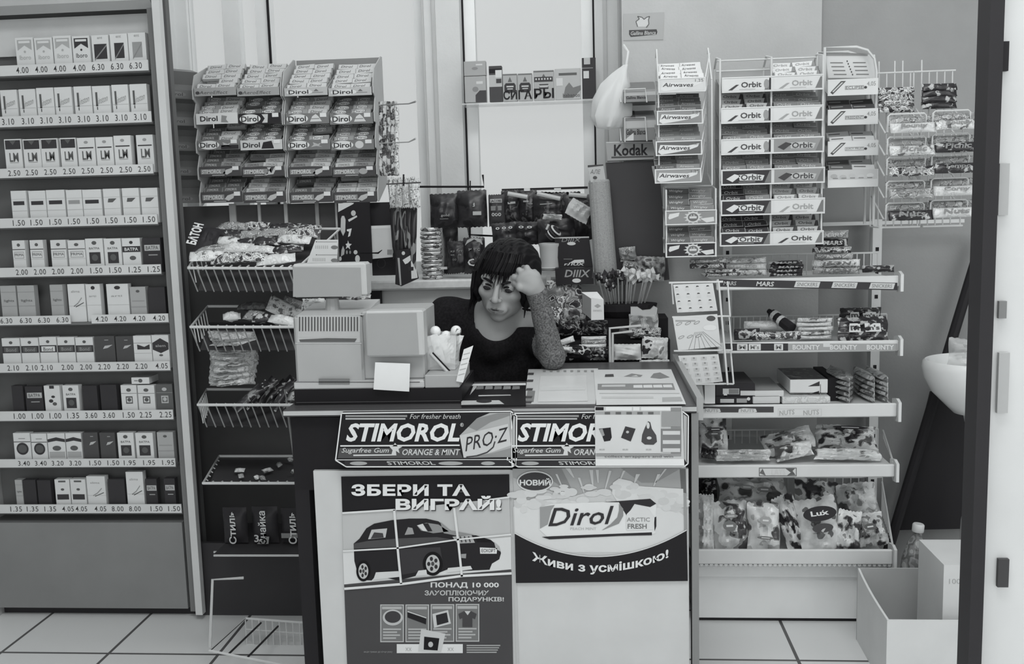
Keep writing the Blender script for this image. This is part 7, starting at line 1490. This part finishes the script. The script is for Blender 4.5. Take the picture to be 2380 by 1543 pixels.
for f in (fL, fR): b.ball((f[0], f[1]-.06, .034), .05, G(30), 8, (.95, 2.6, .66))
fin(b, 'shoes', per)
# hair: cap, side curtains and separate locks
def hair_sdf(P):
    q = hl(P); s = q.copy(); s[..., 0] = np.abs(q[..., 0])
    d = ell(q, (.004, -.022, .030), (.089, .105, .081)); d = smin(d, ell(s, (.069, .012, -.016), (.020, .05, .056)), .03); d = smin(d, ell(q, (0, -.06, -.025), (.073, .06, .062)), .03)
    wav = .0018*np.sin(q[..., 0]*210+6*np.sin(q[..., 2]*22+q[..., 1]*15))+.0012*np.sin(q[..., 0]*420+9*q[..., 1]*20)*np.clip(1.2-np.abs(q[..., 1])*4, .3, 1)
    d = d+wav
    d = smax(d, -ell(q, (-.004, .115, -.045), (.056, .075, .092)), .008)
    return smax(d, -(head_sdf(P)+.0015), .002)
b = MB(); pl = [hw((.0240*t, .0955-.0135*t*t+.0003, -.0624-.0010*t*t)) for t in np.linspace(-1, 1, 9)]; b.tube(pl, [.0005, .0008, .001, .0011, .0011, .0011, .001, .0008, .0005], G(40), 5); fin(b, 'mouth', per)
figure_mesh('hair', per, hair_sdf, HO-np.array((.15, .17, .17)), HO+np.array((.15, .17, .19)), .005, [HAIR])
b = MB(); rn = random.Random(3)
def lock(pts, r0): b.tube([hw(p) for p in pts], [r0*k for k in (1.0, 1.0, .75, .15)], HAIR, 6)
for k in range(34):
    x = -.054+.0033*k+rn.uniform(-.003, .003); L = [.020, .030, .034, .018, .028, .026, .012, .022, .016, .004, .012, -.002, .006, .014, .024, .030, .034][k//2]+rn.uniform(-.004, .010)
    sw = rn.uniform(-.012, .002); yb = .106-11.0*(x*x)
    lock([(x*.9+.01, .066+rn.uniform(-.004, .004), .098), (x*.97+.006, .084-4*x*x, .076), (x+sw*.4, yb-.006, .052), (x+sw-.004, yb-.004, L)], rn.uniform(.0026, .0042))
for k in range(5): lock([(-.078, .02+.008*k, .03), (-.080, .026+.008*k, -.02), (-.077-.001*k, .030+.006*k, -.05), (-.079+rn.uniform(-.014, .004), .034+.005*k, -.074-.005*k)], .006)
for k in range(5): lock([(.078, .02+.007*k, .03), (.080, .024+.007*k, -.02), (.076, .03+.006*k, -.045), (.073+rn.uniform(-.004, .008), .034+.005*k, -.068-.005*k)], .006)
fin(b, 'hair_locks', per)
for sx in (-1, 1):
    b = MB(); c = hw((.031*sx, .0795, .0005)); b.ball(c, .0125, G(48, .15), 10, (1, 1, 1)); 
    d = HM@np.array((-.18, .93, -.33)); d /= np.linalg.norm(d); u_ = np.cross(d, (0, 0, 1)); u_ /= np.linalg.norm(u_); w_ = np.cross(u_, d)
    Pn = Pan(b, c+d*.0118-u_*.006-w_*.006, u_*.012, w_*.012); Pn.ell(.5, .5, .5, .5, G(24, .1), 1); fin(b, 'eye', per, smooth=40)
    b = MB()
    pl = [hw((sx*(.0165+.0295*t), .0885-.006*abs(t-.45)-.008*t*t+.002, .0035+.0055*math.sin(PI*min(t*1.05, 1))-.002*t)) for t in np.linspace(0, 1, 9)]
    b.tube(pl, [.001, .002, .0027, .0031, .0033, .0033, .003, .0023, .001], G(14), 6); pl2 = [hw((sx*(.018+.026*t), .0875-.010*t*t, -.0055-.003*math.sin(PI*t))) for t in np.linspace(0, 1, 7)]; b.tube(pl2, [.0004, .0007, .0009, .001, .0009, .0007, .0004], G(40), 5); fin(b, 'eyelashes', per)
    b = MB(); pl = [hw((sx*(.012+.037*t), .0955-.022*t*t, .0165+.0065*math.sin(PI*t*.8))) for t in np.linspace(0, 1, 8)]; b.tube(pl, [.002, .0033, .0038, .0037, .0033, .0027, .002, .001], G(22), 6); fin(b, 'eyebrow', per)
sto = thing('stool', (float(pelv[0]), float(pelv[1]), 0), 'dark round stool under the person behind the counter', 'stool')
b = MB(); b.lathe([(.16, .388), (.17, .392), (.17, .398), (.15, .400)], (pelv[0], pelv[1], 0), G(40), 24); fin(b, 'seat', sto)
for k in range(4):
    b = MB(); a = PI/4+k*PI/2; b.tube([(pelv[0]+.1*math.cos(a), pelv[1]+.1*math.sin(a), .388), (pelv[0]+.17*math.cos(a), pelv[1]+.17*math.sin(a), .0)], .012, G(60)); fin(b, 'leg', sto)
